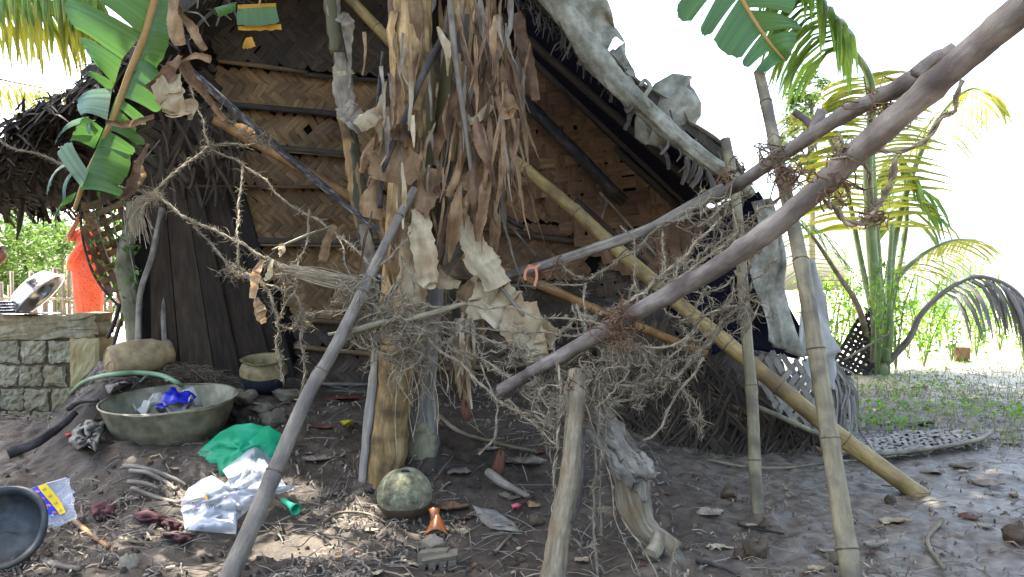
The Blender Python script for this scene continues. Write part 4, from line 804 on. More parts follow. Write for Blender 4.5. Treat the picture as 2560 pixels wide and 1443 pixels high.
for r0, r1, o1, o0, m_, sd in [
    ((402, -50), (354, 90), (268, 30), (290, -70), 'banana_green', 1), ((356, 84), (304, 150), (204, 92), (186, 18), 'banana_green', 2), ((305, 148), (286, 212), (258, 186), (214, 112), 'banana_green', 3),
    ((287, 208), (276, 232), (238, 210), (232, 196), 'banana_green', 4), ((280, 222), (268, 300), (219, 306), (212, 262), 'banana_blue', 5), ((222, 292), (214, 306), (154, 376), (172, 346), 'banana_blue', 6), ((240, 300), (230, 304), (236, 350), (242, 345), 'banana_blue', 61),
    ((258, 322), (236, 372), (190, 372), (225, 310), 'banana_green', 62), ((222, 430), (205, 470), (158, 402), (196, 372), 'banana_blue', 7), ((180, 412), (160, 408), (133, 500), (146, 470), 'banana_blue', 8), ((200, 420), (185, 425), (172, 510), (180, 505), 'banana_blue', 9), ((192, 480), (180, 505), (150, 565), (165, 545), 'banana_green', 91),
    ((400, -40), (355, 90), (436, 110), (440, -30), 'banana_green', 10), ((356, 88), (322, 192), (392, 200), (436, 108), 'banana_green', 11), ((324, 188), (290, 242), (396, 296), (418, 262), 'banana_green', 12), ((345, 150), (318, 200), (420, 268), (404, 190), 'banana_green', 121),
    ((290, 242), (283, 262), (356, 326), (376, 310), 'banana_green', 13), ((283, 262), (273, 290), (332, 346), (352, 332), 'banana_green', 14), ((272, 296), (261, 322), (354, 376), (370, 362), 'banana_green', 15),
    ((260, 324), (240, 370), (326, 402), (348, 385), 'banana_green', 16), ((241, 370), (218, 432), (308, 478), (338, 402), 'banana_green', 17), ((218, 432), (198, 476), (312, 505), (304, 472), 'banana_green', 18)]:
    lobe(gl, r0, r1, o1, o0, 3.6, 3.6 + (.10 if o0[0] > 300 else -.06), m_, sd, rag=.012)
# torn green piece with yellow edges hanging at the top
sm = rib(ban, [(700, -200, 3.7), (660, -60, 3.8), (648, 20, 3.85), (640, 60, 3.86)], .008)
lobe(sm, (594, 22), (690, 16), (702, 62), (595, 68), 3.85, 3.83, 'banana_green', 30, curve=.02); lobe(sm, (594, 12), (690, 8), (690, 18), (594, 24), 3.86, 3.85, 'banana_edge', 31, curve=0, name='yellow_edge', nv=2); lobe(sm, (595, 66), (702, 60), (704, 74), (596, 76), 3.83, 3.83, 'banana_edge', 32, curve=0, name='yellow_edge', nv=2)
lobe(sm, (535, 20), (592, 5), (592, 30), (550, 48), 3.9, 3.92, 'banana_green', 33, curve=.02); lobe(sm, (560, -40), (640, -60), (600, 0), (560, 5), 3.9, 3.9, 'banana_green', 35, curve=.03)
lobe(sm, (615, 95), (630, 92), (640, 118), (608, 124), 3.8, 3.8, 'banana_edge', 34, curve=.01, name='yellow_scrap')
# leaf arching over at the right
gr = rib(ban, [(1060, -500, 3.8), (1350, -560, 3.6), (1650, -380, 3.4), (1800, -120, 3.3), (1850, -10, 3.3), (1890, 60, 3.3), (1925, 110, 3.3), (1962, 152, 3.3)], .018)
for r0, r1, o1, o0, sd in [((1790, -120), (1822, -60), (1726, 62), (1690, 25), 40), ((1822, -60), (1850, -10), (1778, 92), (1748, 78), 41), ((1850, -8), (1905, 82), (1850, 155), (1780, 108), 42), ((1905, 84), (1935, 122), (1872, 176), (1852, 160), 43), ((1936, 122), (1962, 152), (1915, 188), (1886, 182), 44),
        ((1800, -110), (1868, 20), (1972, 45), (1975, -90), 45), ((1872, 25), (1908, 82), (1992, 84), (1975, 60), 46), ((1915, 92), (1945, 132), (1972, 130), (1985, 92), 47), ((1945, 132), (1966, 156), (1972, 150), (1972, 132), 48)]:
    lobe(gr, r0, r1, o1, o0, 3.3, 3.28, 'banana_green', sd, curve=.03)
# crown above the picture, so the plant is whole
for i in (0, 1, 4, 5, 6):
    a = i * .9 + .4; rt = P(1015, -420, 3.8); dirv = Vector((math.cos(a), math.sin(a) * .8, 0)); pts = [rt, rt + dirv * .5 + Vector((0, 0, .75)), rt + dirv * 1.2 + Vector((0, 0, .95)), rt + dirv * 1.9 + Vector((0, 0, .75))]
    mb = MB(); mb.tube(catmull(pts, 6), lambda t: .025 * (1 - .7 * t), 7); lf = mb.build('green_leaf', 'midrib', ban)
    mb = MB(); mb.ribbon(catmull(pts[1:], 8), lambda t: .5 * math.sin(min(1, t * .93 + .07) * 3.1) ** .6, (0, 0, 1), bow=.12, nx=8, ragged=.1, seed=i); mb.build('leaf_blade', 'banana_green', lf)
# dry leaf clump beside the green leaf
for pts, w_, m_, sd in [([(432, -30, 3.55), (438, 40, 3.52), (450, 115, 3.5)], [14, 40, 50, 22], 'dry_tan', 50), ([(445, 20, 3.54), (480, 70, 3.5), (510, 125, 3.48)], [16, 26, 20], 'dry_tan', 51), ([(455, 140, 3.52), (420, 185, 3.48), (372, 225, 3.46)], [20, 34, 26], 'dry_brown', 52), ([(440, 185, 3.5), (420, 230, 3.45), (455, 275, 3.44)], [30, 62, 70, 26], 'dry_pale', 53),
        ([(410, 262, 3.5), (440, 280, 3.46), (480, 272, 3.46), (478, 300, 3.46)], [14, 50, 44, 16], 'dry_pale', 54), ([(440, 160, 3.52), (490, 140, 3.5), (528, 150, 3.48)], [8, 14, 18], 'dry_tan', 55), ([(455, 150, 3.55), (480, 200, 3.55), (520, 240, 3.56), (560, 300, 3.6)], [34, 30, 22, 12], 'dry_brown', 56),
        ([(265, 305, 3.55), (320, 312, 3.52), (385, 295, 3.5)], [10, 16, 20], 'dry_brown', 57), ([(375, 360, 3.6), (345, 420, 3.58), (330, 470, 3.56), (300, 500, 3.55)], [16, 26, 22, 10], 'dry_brown', 58), ([(590, 310, 4.1), (620, 330, 4.1), (640, 352, 4.1)], [10, 26, 12], 'dry_tan', 59), ([(340, 400, 3.6), (350, 440, 3.6), (335, 480, 3.6)], [10, 24, 12], 'dry_tan', 60)]:
    dleaf(pts, w_, m_, bow=.25, curl=(lambda s: (lambda t: .6 * math.sin(t * 4 + s)))(sd), seed=sd)

# second, dead stem further back
dead = thing('dead_banana_stem', (-0.85, 4.6, 0.25), 'slim dark dead banana stem left of the big plant', 'banana plant')
stem(dead, [(960, 985, 4.6), (945, 800, 4.6), (925, 660, 4.6), (905, 550, 4.6), (888, 420, 4.6), (868, 280, 4.6), (848, 140, 4.6), (830, 0, 4.6), (815, -160, 4.6)], .046, .038, 'stem_dark', 3, [(-.4, .35, .62, .07, 'stem'), (.4, .3, .55, .07, 'stem_dark'), (.2, .58, .75, .09, 'dry_grey'), (-.2, .75, .95, .06, 'sheath_green'), (.5, .82, .97, .07, 'dry_grey')])
for pts, w_, m_, sd in [([(848, 40, 4.45), (868, 60, 4.43), (875, 130, 4.43), (872, 220, 4.43)], [30, 34, 12, 6], 'dry_grey', 70), ([(858, 262, 4.45), (880, 290, 4.43), (900, 330, 4.43)], [44, 50, 20], 'dry_grey', 71), ([(835, 185, 4.47), (862, 182, 4.45), (885, 180, 4.47)], [12, 12, 12], 'dry_pale', 72), ([(905, 560, 4.45), (925, 640, 4.45), (930, 720, 4.45)], [26, 34, 10], 'dry_grey', 73)]:
    dleaf(pts, w_, m_, seed=sd, parent=dead)
# ------------------------------------------------------------------ coir rope net
def fuzz(mb, path, rad, per_m, length, wid=.0012, curl=.55):
    pp = np.array([tuple(p) for p in path]); seg = np.linalg.norm(np.diff(pp, axis=0), axis=1); T = seg.sum(); n = int(T * per_m)
    if n < 1: return
    cum = np.concatenate([[0], np.cumsum(seg)]); s = np.sort(RNG.random(n)) * T
    # fibres come in tufts
    s = np.clip(s + .012 * np.sin(s * 55) , 0, T - 1e-6); i = np.clip(np.searchsorted(cum, s) - 1, 0, len(seg) - 1); f = ((s - cum[i]) / np.maximum(seg[i], 1e-9))[:, None]
    base = pp[i] * (1 - f) + pp[i + 1] * f; tan = (pp[i + 1] - pp[i]) / np.maximum(seg[i], 1e-9)[:, None]
    rd = RNG.normal(size=(n, 3)); rd -= tan * (rd * tan).sum(1)[:, None]; rd /= np.linalg.norm(rd, axis=1)[:, None]
    L = (length * (.3 + RNG.gamma(1.6, .45, n)))[:, None]; sg = np.where(RNG.random(n) < .5, -1, 1)[:, None]
    p0 = base + rd * rad * .6; d1 = rd * (.3 + .8 * RNG.random((n, 1))) + tan * sg * (.4 + .8 * RNG.random((n, 1))); cu = RNG.normal(size=(n, 3))
    nrm_ = lambda q: q / (np.linalg.norm(q, axis=1)[:, None] + 1e-9)
    d1 = nrm_(d1); d2 = nrm_(d1 + cu * curl + np.array([0, 0, -.12])); d3 = nrm_(d2 + cu * curl + RNG.normal(size=(n, 3)) * curl * .6)
    p1 = p0 + d1 * L * .34; p2 = p1 + d2 * L * .33; p3 = p2 + d3 * L * .33
    sd = np.cross(d1, RNG.normal(size=(n, 3))); sd = nrm_(sd) * wid * (.6 + .8 * RNG.random((n, 1)))
    V = np.stack([p0 - sd, p0 + sd, p1 - sd * .9, p1 + sd * .9, p2 - sd * .7, p2 + sd * .7, p3], 1).reshape(-1, 3); o = len(mb.v); mb.v.extend(map(tuple, V.tolist()))
    for k in range(n): b = o + 7 * k; mb.f += [(b, b + 1, b + 3, b + 2), (b + 2, b + 3, b + 5, b + 4), (b + 4, b + 5, b + 6)]
    mb.uv.extend([(0, 0)] * (7 * n)); mb.r.extend(np.repeat(RNG.random(n), 7).tolist())
def rope(parent, pts, r=.0050, per_m=300, length=.034, wob=.012, m_='coir', name='rope', n=7):
    r *= .74; per_m *= 1.15; length *= .85
    cp = [P(*p) for p in pts]; pp = catmull(cp, 7); sd = random.randrange(1000)
    pp = [p + Vector((wob * float(vnoise(i * .33, sd, 1)), wob * float(vnoise(i * .33, sd, 2)), wob * float(vnoise(i * .33, sd, 3)))) for i, p in enumerate(pp)]
    # two plies twisted together
    T, N, B = frames(pp); mb = MB(); L = 0; fine = []
    for i in range(len(pp) - 1):
        k = max(1, int((pp[i + 1] - pp[i]).length / .009))
        for q in range(k): fine.append((pp[i].lerp(pp[i + 1], q / k), N[i], B[i]))
    for ph in (0, math.pi):
        path = [p + (a * math.cos(j * .62 + ph) + b * math.sin(j * .62 + ph)) * r * .55 for j, (p, a, b) in enumerate(fine)]
        if len(path) > 2: mb.tube(path, r * .68, 5, caps=True)
    o = mb.build(name, m_, parent); fb = MB(); fuzz(fb, pp, r, per_m, length)
    if fb.v: stuff(fb.build('frayed_fibres', m_, o, smooth=False))
    return o
def tangle(parent, c, size, n, m_='coir', r=.0026, fib=700, length=.06, name='knot', sq=(1, .5, 1)):
    """knotted mass: loops of cord round a centre and loose fibres"""
    C = P(*c); s = size * c[2] / F; mb = MB(); fb = MB()
    n = max(3, int(n * .6))
    for k in range(n):
        ax = Vector(RNG.normal(size=3)).normalized(); e = ax.orthogonal().normalized(); f = ax.cross(e); R = s * random.uniform(.3, 1.15); ph = random.uniform(0, 6); ln = random.uniform(2.5, 6.5)
        off = Vector(RNG.normal(size=3)) * s * .5; off.z -= s * .25 * random.random()
        path = []
        for i in range(16):
            a = ph + ln * i / 15; q = off + (e * math.cos(a) + f * math.sin(a)) * R * (1 + .45 * math.sin(2.3 * a + k) + .2 * math.sin(5 * a)); path.append(C + Vector((q.x * sq[0], q.y * sq[1], q.z * sq[2])))
        mb.tube(path, r, 5); fuzz(fb, path, r, .30 * fib / n / max(.05, R * ln), length * .75, curl=1.1)
    o = mb.build(name, m_, parent); stuff(fb.build('frayed_fibres', m_, o, smooth=False)); return o

net1 = thing('coir_net', P(600, 620, 3.7), 'frayed coir rope web strung from the left edge to the leaning prop', 'rope net')
for pts, kw in [
    ([(-60, 335, 4.0), (0, 357, 4.0), (140, 405, 3.9), (250, 447, 3.8), (375, 488, 3.7)], dict(r=.008, per_m=220)), ([(375, 488, 3.7), (470, 540, 3.68), (560, 590, 3.65), (610, 612, 3.63), (665, 640, 3.6), (725, 682, 3.56), (830, 702, 3.5), (900, 742, 3.38), (980, 792, 3.3)], dict(r=.009, per_m=360)),
    ([(375, 488, 3.7), (430, 440, 3.8), (520, 366, 4.0)], dict(r=.009, per_m=300)), ([(520, 366, 4.0), (500, 290, 4.1), (482, 215, 4.2), (462, 175, 4.28)], dict(r=.005)), ([(520, 366, 4.0), (590, 362, 4.1), (655, 356, 4.25)], dict()),
    ([(520, 366, 4.0), (600, 412, 4.05), (680, 470, 4.0), (760, 530, 3.95), (830, 578, 3.85), (905, 640, 3.6), (965, 700, 3.45)], dict(r=.007)), ([(482, 215, 4.2), (540, 270, 4.22), (600, 330, 4.25), (650, 356, 4.27)], dict(r=.007)),
    ([(604, 412, 4.05), (602, 520, 3.85), (598, 600, 3.7), (592, 672, 3.65)], dict(r=.007)), ([(470, 540, 3.68), (530, 612, 3.67), (565, 658, 3.66), (592, 682, 3.65)], dict(r=.006)), ([(592, 682, 3.65), (640, 700, 3.62), (668, 730, 3.6), (690, 800, 3.6), (695, 870, 3.6), (703, 955, 3.6)], dict(r=.0075, per_m=420)),
    ([(592, 682, 3.65), (650, 708, 3.6), (700, 722, 3.57), (745, 720, 3.55)], dict(per_m=400)), ([(690, 655, 3.58), (720, 690, 3.56), (738, 720, 3.55), (752, 800, 3.52), (758, 900, 3.5), (750, 1015, 3.48)], dict(r=.0065, per_m=320)), ([(770, 525, 3.94), (762, 600, 3.8), (748, 665, 3.6), (735, 725, 3.56), (690, 800, 3.6)], dict(r=.005)),
    ([(690, 806, 3.6), (720, 818, 3.56), (748, 818, 3.53)], dict()), ([(757, 792, 3.52), (820, 780, 3.46), (890, 768, 3.36)], dict(per_m=340)), ([(830, 578, 3.85), (850, 600, 3.7), (870, 680, 3.5), (880, 730, 3.38)], dict(r=.004, per_m=120)),
    ([(900, 740, 3.33), (875, 790, 3.3), (900, 850, 3.3), (960, 862, 3.35), (1040, 848, 3.4)], dict(per_m=340)), ([(880, 770, 3.3), (940, 800, 3.3), (1010, 798, 3.36), (1080, 790, 3.4), (1130, 770, 3.4)], dict(per_m=420)), ([(905, 700, 3.33), (950, 660, 3.35), (1010, 610, 3.45), (1030, 580, 3.5)], dict(per_m=300)),
    ([(890, 830, 3.28), (960, 805, 3.3), (1060, 830, 3.35), (1140, 842, 3.4)], dict(per_m=360)), ([(880, 850, 3.3), (930, 880, 3.3), (1000, 880, 3.35), (1060, 845, 3.4)], dict(per_m=300)), ([(930, 690, 3.3), (960, 760, 3.35), (1000, 830, 3.4), (1040, 880, 3.45), (1050, 960, 3.5)], dict(per_m=340)), ([(1000, 640, 3.45), (1030, 700, 3.4), (1020, 770, 3.4), (1000, 830, 3.4)], dict(per_m=200))]:
    rope(net1, pts, **kw)
for c, s, n, kw in [((378, 488, 3.68), 18, 7, dict(fib=420, length=.09)), ((592, 682, 3.64), 18, 8, dict(fib=420)), ((700, 655, 3.57), 26, 6, dict(fib=500, length=.06)), ((660, 358, 4.25), 18, 7, dict()), ((900, 740, 3.3), 42, 22, dict(fib=1200)), ((950, 790, 3.32), 60, 30, dict(fib=1800, length=.06)), ((1000, 840, 3.38), 55, 20, dict(fib=1400, length=.06)), ((900, 830, 3.28), 30, 10, dict(fib=600)), ((757, 800, 3.52), 16, 5, dict()), ((520, 366, 4.0), 10, 4, dict(fib=150))]:
    tangle(net1, c, s, n, **kw)
# loose hank of fibre towards the prop
mb = MB()
for i in range(150):
    a = P(random.gauss(720, 8), random.gauss(674, 6), 3.56); b = P(random.gauss(885, 16), random.gauss(708, 8), 3.4); mb.ribbon(catmull([a, a.lerp(b, .5) + Vector((0, random.gauss(0, .012), random.gauss(0, .010))), b], 4), .0022, (random.uniform(-1, 1), -1, 0))
for i in range(160):
    a = P(random.gauss(372, 6), random.gauss(495, 6), 3.68); b = P(random.gauss(345, 14), random.gauss(570, 25), 3.7); mb.ribbon(catmull([a, a.lerp(b, .5) + Vector((-.03, 0, .03)), b], 4), .0022, (random.uniform(-1, 1), -1, 0))
stuff(mb.build('fibre_hank', 'coir', net1, smooth=False))

net2 = thing('coir_net', P(1500, 900, 3.1), 'shaggy grey coir net slung between the stump post and the thick pole', 'rope net')
for pts, kw in [
    ([(1060, 842, 3.4), (1160, 922, 3.3), (1240, 990, 3.2), (1330, 1042, 3.1), (1400, 1085, 3.0)], dict(r=.008, per_m=380)), ([(1050, 800, 3.4), (1180, 838, 3.35), (1290, 880, 3.25), (1400, 930, 3.1), (1460, 960, 3.0)], dict(r=.008, per_m=420)), ([(1040, 770, 3.42), (1120, 765, 3.4), (1250, 770, 3.35), (1400, 800, 3.2), (1540, 812, 2.95)], dict(r=.005, per_m=280)),
    ([(1130, 800, 3.4), (1260, 830, 3.3), (1400, 838, 3.15), (1520, 830, 3.0), (1600, 800, 2.9)], dict(r=.005, per_m=260)), ([(1262, 713, 3.7), (1360, 714, 3.6), (1462, 712, 3.5)], dict(r=.006, per_m=280)), ([(1462, 712, 3.5), (1463, 780, 3.4), (1460, 835, 3.3)], dict(r=.006)), ([(1395, 655, 3.6), (1420, 672, 3.55), (1462, 705, 3.5), (1500, 680, 3.45), (1560, 642, 3.4), (1650, 570, 3.35), (1720, 540, 3.3), (1800, 510, 3.28)], dict(r=.007, per_m=360)),
    ([(1540, 800, 2.95), (1590, 740, 3.0), (1660, 680, 3.05), (1740, 610, 3.1), (1800, 540, 3.2)], dict(r=.007, per_m=480)), ([(1600, 770, 2.9), (1690, 700, 2.95), (1770, 640, 3.0), (1850, 575, 3.1)], dict(r=.007, per_m=480)), ([(1545, 560, 3.45), (1580, 600, 3.4), (1590, 680, 3.3), (1588, 760, 3.1)], dict(r=.004)), ([(1655, 575, 3.35), (1665, 640, 3.2), (1660, 690, 3.05)], dict(r=.005)),
    ([(1400, 1085, 3.0), (1396, 1000, 3.05), (1400, 930, 3.1), (1470, 870, 3.05), (1560, 850, 2.95)], dict(per_m=420)), ([(1400, 930, 3.1), (1480, 950, 3.0), (1570, 960, 2.98), (1680, 940, 3.0), (1740, 890, 3.05), (1790, 830, 3.1), (1870, 735, 3.15)], dict(r=.008, per_m=460)), ([(1560, 850, 2.95), (1620, 900, 2.98), (1590, 990, 3.0), (1540, 1000, 3.0), (1480, 960, 3.0)], dict(r=.008, per_m=460)),
    ([(1590, 990, 3.0), (1640, 930, 3.0), (1700, 870, 3.02), (1760, 800, 3.05), (1850, 760, 3.1)], dict(r=.007, per_m=420)), ([(1460, 835, 3.3), (1520, 850, 3.1), (1600, 870, 3.0), (1690, 860, 3.02), (1780, 770, 3.08)], dict(r=.006, per_m=380)), ([(1240, 990, 3.2), (1300, 960, 3.15), (1400, 990, 3.05), (1470, 1000, 2.98)], dict(per_m=400)), ([(1200, 900, 3.3), (1230, 990, 3.25), (1240, 1040, 3.2), (1235, 1100, 3.2), (1190, 1135, 3.2)], dict(r=.005, per_m=200)),
    ([(1170, 880, 3.32), (1250, 930, 3.25), (1330, 1000, 3.15), (1370, 1050, 3.05)], dict(r=.006, per_m=380)), ([(1330, 1042, 3.1), (1350, 980, 3.1), (1400, 930, 3.1)], dict()), ([(1395, 905, 3.0), (1402, 1050, 2.93), (1388, 1150, 2.88), (1386, 1230, 2.84), (1398, 1320, 2.8), (1430, 1350, 2.76)], dict(r=.009, per_m=200, length=.025)),
    ([(1500, 960, 2.95), (1492, 1080, 2.92), (1488, 1200, 2.88), (1478, 1300, 2.82), (1488, 1450, 2.74)], dict(r=.006, per_m=240)), ([(1515, 1000, 2.95), (1506, 1120, 2.92), (1500, 1240, 2.86), (1506, 1340, 2.8)], dict(r=.005, per_m=240)), ([(1755, 895, 3.0), (1700, 970, 3.0), (1660, 1050, 3.0), (1610, 1110, 3.0)], dict(r=.006, per_m=300)), ([(1690, 950, 3.0), (1735, 1000, 3.0), (1752, 1050, 3.0), (1757, 1095, 3.0)], dict(r=.003, per_m=600)), ([(1690, 950, 3.0), (1720, 1010, 3.0), (1745, 1080, 3.0)], dict(r=.003, per_m=500)),
    ([(1430, 1090, 2.9), (1370, 1100, 2.95), (1290, 1010, 3.1), (1260, 1000, 3.15)], dict(per_m=400)), ([(1390, 1320, 2.78), (1440, 1362, 2.74), (1500, 1350, 2.74)], dict(r=.005)), ([(1870, 735, 3.2), (1830, 800, 3.15), (1770, 850, 3.1), (1700, 930, 3.02)], dict(per_m=420)), ([(1900, 620, 3.1), (1860, 700, 3.15), (1820, 760, 3.15), (1800, 830, 3.1)], dict(per_m=420)), ([(1950, 640, 3.05), (1900, 690, 3.1), (1860, 740, 3.15)], dict(per_m=420)),
    ([(1460, 1010, 2.9), (1520, 1170, 2.86), (1548, 1320, 2.78), (1610, 1450, 2.7)], dict(r=.003, per_m=60)), ([(1545, 1290, 2.8), (1600, 1370, 2.74), (1650, 1460, 2.7)], dict(r=.004, per_m=60)), ([(1690, 1340, 2.8), (1678, 1380, 2.78), (1676, 1460, 2.72)], dict(r=.005, per_m=120))]:
    rope(net2, pts, **kw)
for c, s, n, kw in [((1562, 800, 2.88), 46, 26, dict(m_='coir_red', fib=1700, length=.06)), ((1555, 850, 2.95), 40, 14, dict(fib=1100, length=.06)), ((1465, 975, 2.95), 50, 22, dict(fib=1600, length=.07)), ((1400, 1060, 2.98), 42, 18, dict(fib=1300, length=.05)), ((1600, 900, 2.98), 45, 16, dict(fib=1300, length=.06)), ((1800, 550, 3.22), 60, 26, dict(fib=1800, length=.06)), ((1850, 590, 3.2), 40, 14, dict(fib=1000)),
        ((1590, 985, 3.0), 24, 9, dict(m_='coir', fib=500)), ((1400, 665, 3.58), 20, 8, dict(m_='coir_red', fib=400)), ((1300, 870, 3.25), 30, 9, dict(fib=700, length=.06)), ((1850, 770, 3.12), 34, 13, dict(fib=900, length=.06)), ((1700, 690, 3.0), 36, 10, dict(fib=900, length=.06)), ((1520, 930, 3.0), 34, 10, dict(fib=900, length=.06)), ((1350, 960, 3.1), 30, 9, dict(fib=800, length=.06)), ((1660, 940, 3.0), 28, 8, dict(fib=700, length=.06)), ((1440, 1000, 2.92), 34, 12, dict(m_='coir_red', fib=700))]:
    tangle(net2, c, s, n, **kw)
# open web of thin cords between the knots
NODES = [(1060, 800, 3.4), (1110, 860, 3.36), (1180, 800, 3.36), (1200, 880, 3.3), (1270, 930, 3.22), (1290, 850, 3.26), (1340, 1000, 3.12), (1370, 900, 3.14), (1400, 820, 3.2), (1420, 960, 3.04), (1470, 900, 3.05), (1500, 1000, 2.98), (1540, 880, 2.97), (1570, 950, 2.98), (1620, 880, 2.98), (1640, 980, 3.0), (1690, 900, 3.02), (1700, 800, 3.03), (1740, 850, 3.05), (1760, 720, 3.08), (1800, 780, 3.1), (1840, 690, 3.14), (1850, 620, 3.18), (1780, 610, 3.15), (1700, 650, 3.15), (1640, 740, 3.02), (1580, 720, 3.05), (1500, 780, 3.15), (1440, 760, 3.3), (960, 740, 3.36), (1000, 700, 3.42), (880, 800, 3.3), (940, 860, 3.32), (1020, 890, 3.4)]
rs = random.Random(4); done = set()
for i, a in enumerate(NODES):
    near = sorted(range(len(NODES)), key=lambda j: math.hypot(NODES[j][0] - a[0], NODES[j][1] - a[1]))[1:5]
    for j in near[:rs.choice([2, 3, 3])]:
        if (j, i) in done or (i, j) in done: continue
        done.add((i, j)); b = NODES[j]; sag = rs.uniform(4, 22)
        rope(net2 if a[0] > 1045 else net1, [a, ((a[0] * 2 + b[0]) / 3 + rs.uniform(-8, 8), (a[1] * 2 + b[1]) / 3 + sag, (a[2] * 2 + b[2]) / 3), ((a[0] + 2 * b[0]) / 3 + rs.uniform(-8, 8), (a[1] + 2 * b[1]) / 3 + sag, (a[2] + 2 * b[2]) / 3), b], r=rs.uniform(.0035, .0055), per_m=rs.uniform(260, 420), length=.032)
net3 = thing('coir_lashing', P(2050, 440, 2.6), 'dark coir lashing with a hanging rope loop on the right-hand poles', 'rope')
for pts, kw in [([(2410, 200, 2.3), (2370, 280, 2.35), (2320, 340, 2.4), (2230, 382, 2.45), (2150, 372, 2.4)], dict(r=.010, per_m=160)), ([(2235, 390, 2.45), (2222, 470, 2.5), (2180, 540, 2.5), (2130, 560, 2.5), (2085, 520, 2.5), (2065, 490, 2.45)], dict(r=.014, per_m=300)), ([(2160, 400, 2.42), (2175, 470, 2.5), (2190, 530, 2.5)], dict(r=.008)), ([(2010, 420, 2.95), (1970, 470, 3.0), (1930, 500, 3.0), (1890, 540, 3.0)], dict(r=.007)), ([(1990, 400, 2.9), (2020, 380, 2.85), (2050, 350, 2.8)], dict())]:
    rope(net3, pts, **kw)
for c, s, n, kw in [((2090, 445, 2.38), 40, 18, dict(m_='coir_red', fib=900, length=.04)), ((1975, 425, 2.95), 46, 20, dict(m_='coir_red', fib=1100, length=.04)), ((2205, 262, 2.62), 46, 22, dict(m_='coir_red', fib=1000, length=.035)), ((1950, 385, 2.98), 34, 16, dict(fib=500)), ((2115, 380, 2.32), 26, 12, dict(fib=300)), ((1832, 440, 3.35), 28, 14, dict(m_='coir_red', fib=400)), ((2180, 545, 2.5), 26, 10, dict(m_='coir_red', fib=400)), ((1860, 610, 2.7), 26, 12, dict(m_='coir_red', fib=500)), ((1980, 450, 3.05), 30, 10, dict(fib=500))]:
    tangle(net3, c, s, n, **kw)
# scraps caught in the net
for i, (pts, w_, m_) in enumerate([([(655, 650, 3.55), (640, 690, 3.53), (632, 745, 3.53)], [8, 26, 14], 'dry_tan'), ([(640, 745, 3.53), (650, 780, 3.52), (660, 808, 3.52)], [12, 34, 16], 'dry_tan'), ([(835, 565, 3.8), (815, 610, 3.78), (808, 655, 3.78)], [14, 24, 22], 'dry_tan'), ([(700, 610, 3.6), (706, 625, 3.6), (698, 640, 3.6)], [8, 18, 6], 'dry_pale'), ([(680, 650, 3.55), (672, 690, 3.53), (660, 700, 3.53)], [8, 18, 6], 'dry_pale')]):
    dleaf(pts, w_, m_, seed=400 + i, parent=net1, name='caught_leaf')
for i, (pts, r, lb) in enumerate([([(820, 836, 3.22), (880, 826, 3.24), (935, 812, 3.26), (985, 800, 3.3)], .012, 'pale split stick poking left out of the rope tangle'), ([(1000, 805, 3.34), (1090, 780, 3.36), (1165, 758, 3.38)], .012, 'flat pale stick lying across the rope tangle towards the right'), ([(680, 625, 3.6), (760, 592, 3.7), (840, 562, 3.85)], .006, 'thin pale reed slanting above the rope web')]):
    mb = MB(); mb.tube(PP(pts), lambda t: r * (.6 + .5 * math.sin(t * 3.1)), 7, rough=.25, seed=i, squash=.5); tag(mb.build('stick', 'bamboo_pale'), lb, 'stick')
mb = MB()
for pts in ([(1320, 664, 3.62), (1338, 668, 3.6), (1350, 660, 3.62)], [(1338, 666, 3.6), (1342, 690, 3.6), (1336, 716, 3.6)], [(1336, 668, 3.6), (1318, 672, 3.6), (1312, 690, 3.6), (1314, 700, 3.6)]): mb.ribbon(PP(pts), .012, (0, -1, 0), bow=.2)
tag(mb.build('orange_tie', 'orange_string'), 'faded orange plastic tie knotted on the split timber', 'string')
# ------------------------------------------------------------------ block wall of the cooking yard, left
bw = thing('block_wall', (-3.9, 6.2, 0), 'low wall of rough concrete blocks with a plastered end at left', 'wall')
WD = 6.1
def blockbox(u0, v0, u1, v1, d0, depth, m_, name, parent, seed, jit=.006, proud=0.0):
    a = P(u0, v0, d0); b = P(u1, v1, d0); n = 9; mb = MB()
    # front-bevelled box with rough face
    x0, x1, z1, z0 = a.x, b.x, a.z, b.z; y0 = d0 - proud; V = []; bev = .008
    idx = {}
    def vert(i, j, k):
        x = x0 + (x1 - x0) * i / n; z = z0 + (z1 - z0) * j / n; y = y0 + depth * k / 2
        if k == 0 and (i in (0, n) or j in (0, n)): y += bev; 
        x += jit * float(vnoise(x * 40 + seed, z * 40 + k * 3, 1)); z += jit * float(vnoise(x * 40 + 9, z * 40 + seed + k, 2)); y += (jit * .8 * vnoise(x * 45, z * 45 + seed, 3) + jit * .5 * vnoise(x * 110, z * 110 + seed, 4)) if k == 0 else 0
        return (x, y, z)
    g = lambda i, j: j * (n + 1) + i
    V = [vert(i, j, 0) for j in range(n + 1) for i in range(n + 1)]; Fc = [(g(i, j), g(i + 1, j), g(i + 1, j + 1), g(i, j + 1)) for j in range(n) for i in range(n)]
    ring = [g(i, 0) for i in range(n)] + [g(n, j) for j in range(n)] + [g(i, n) for i in range(n, 0, -1)] + [g(0, j) for j in range(n, 0, -1)]; o = len(V)
    V += [(V[q][0], y0 + depth, V[q][2]) for q in ring]; m = len(ring)
    Fc += [(ring[(q + 1) % m], ring[q], o + q, o + (q + 1) % m) for q in range(m)] + [tuple(o + q for q in range(m))]
    mb.add(V, Fc); return mb.build(name, m_, parent, smooth=False)
mb = MB(); a = P(-420, 800, WD + .03); b = P(236, 1048, WD + .03); mb.box(((a.x + b.x) / 2, WD + .13, (a.z + b.z) / 2), ((b.x - a.x) / 2, 0, 0), (0, .095, 0), (0, 0, (a.z - b.z) / 2)); mb.build('mortar', 'mortar', bw, smooth=False)
courses = [(787, 848), (854, 908), (914, 966), (972, 1026), (1030, 1052)]
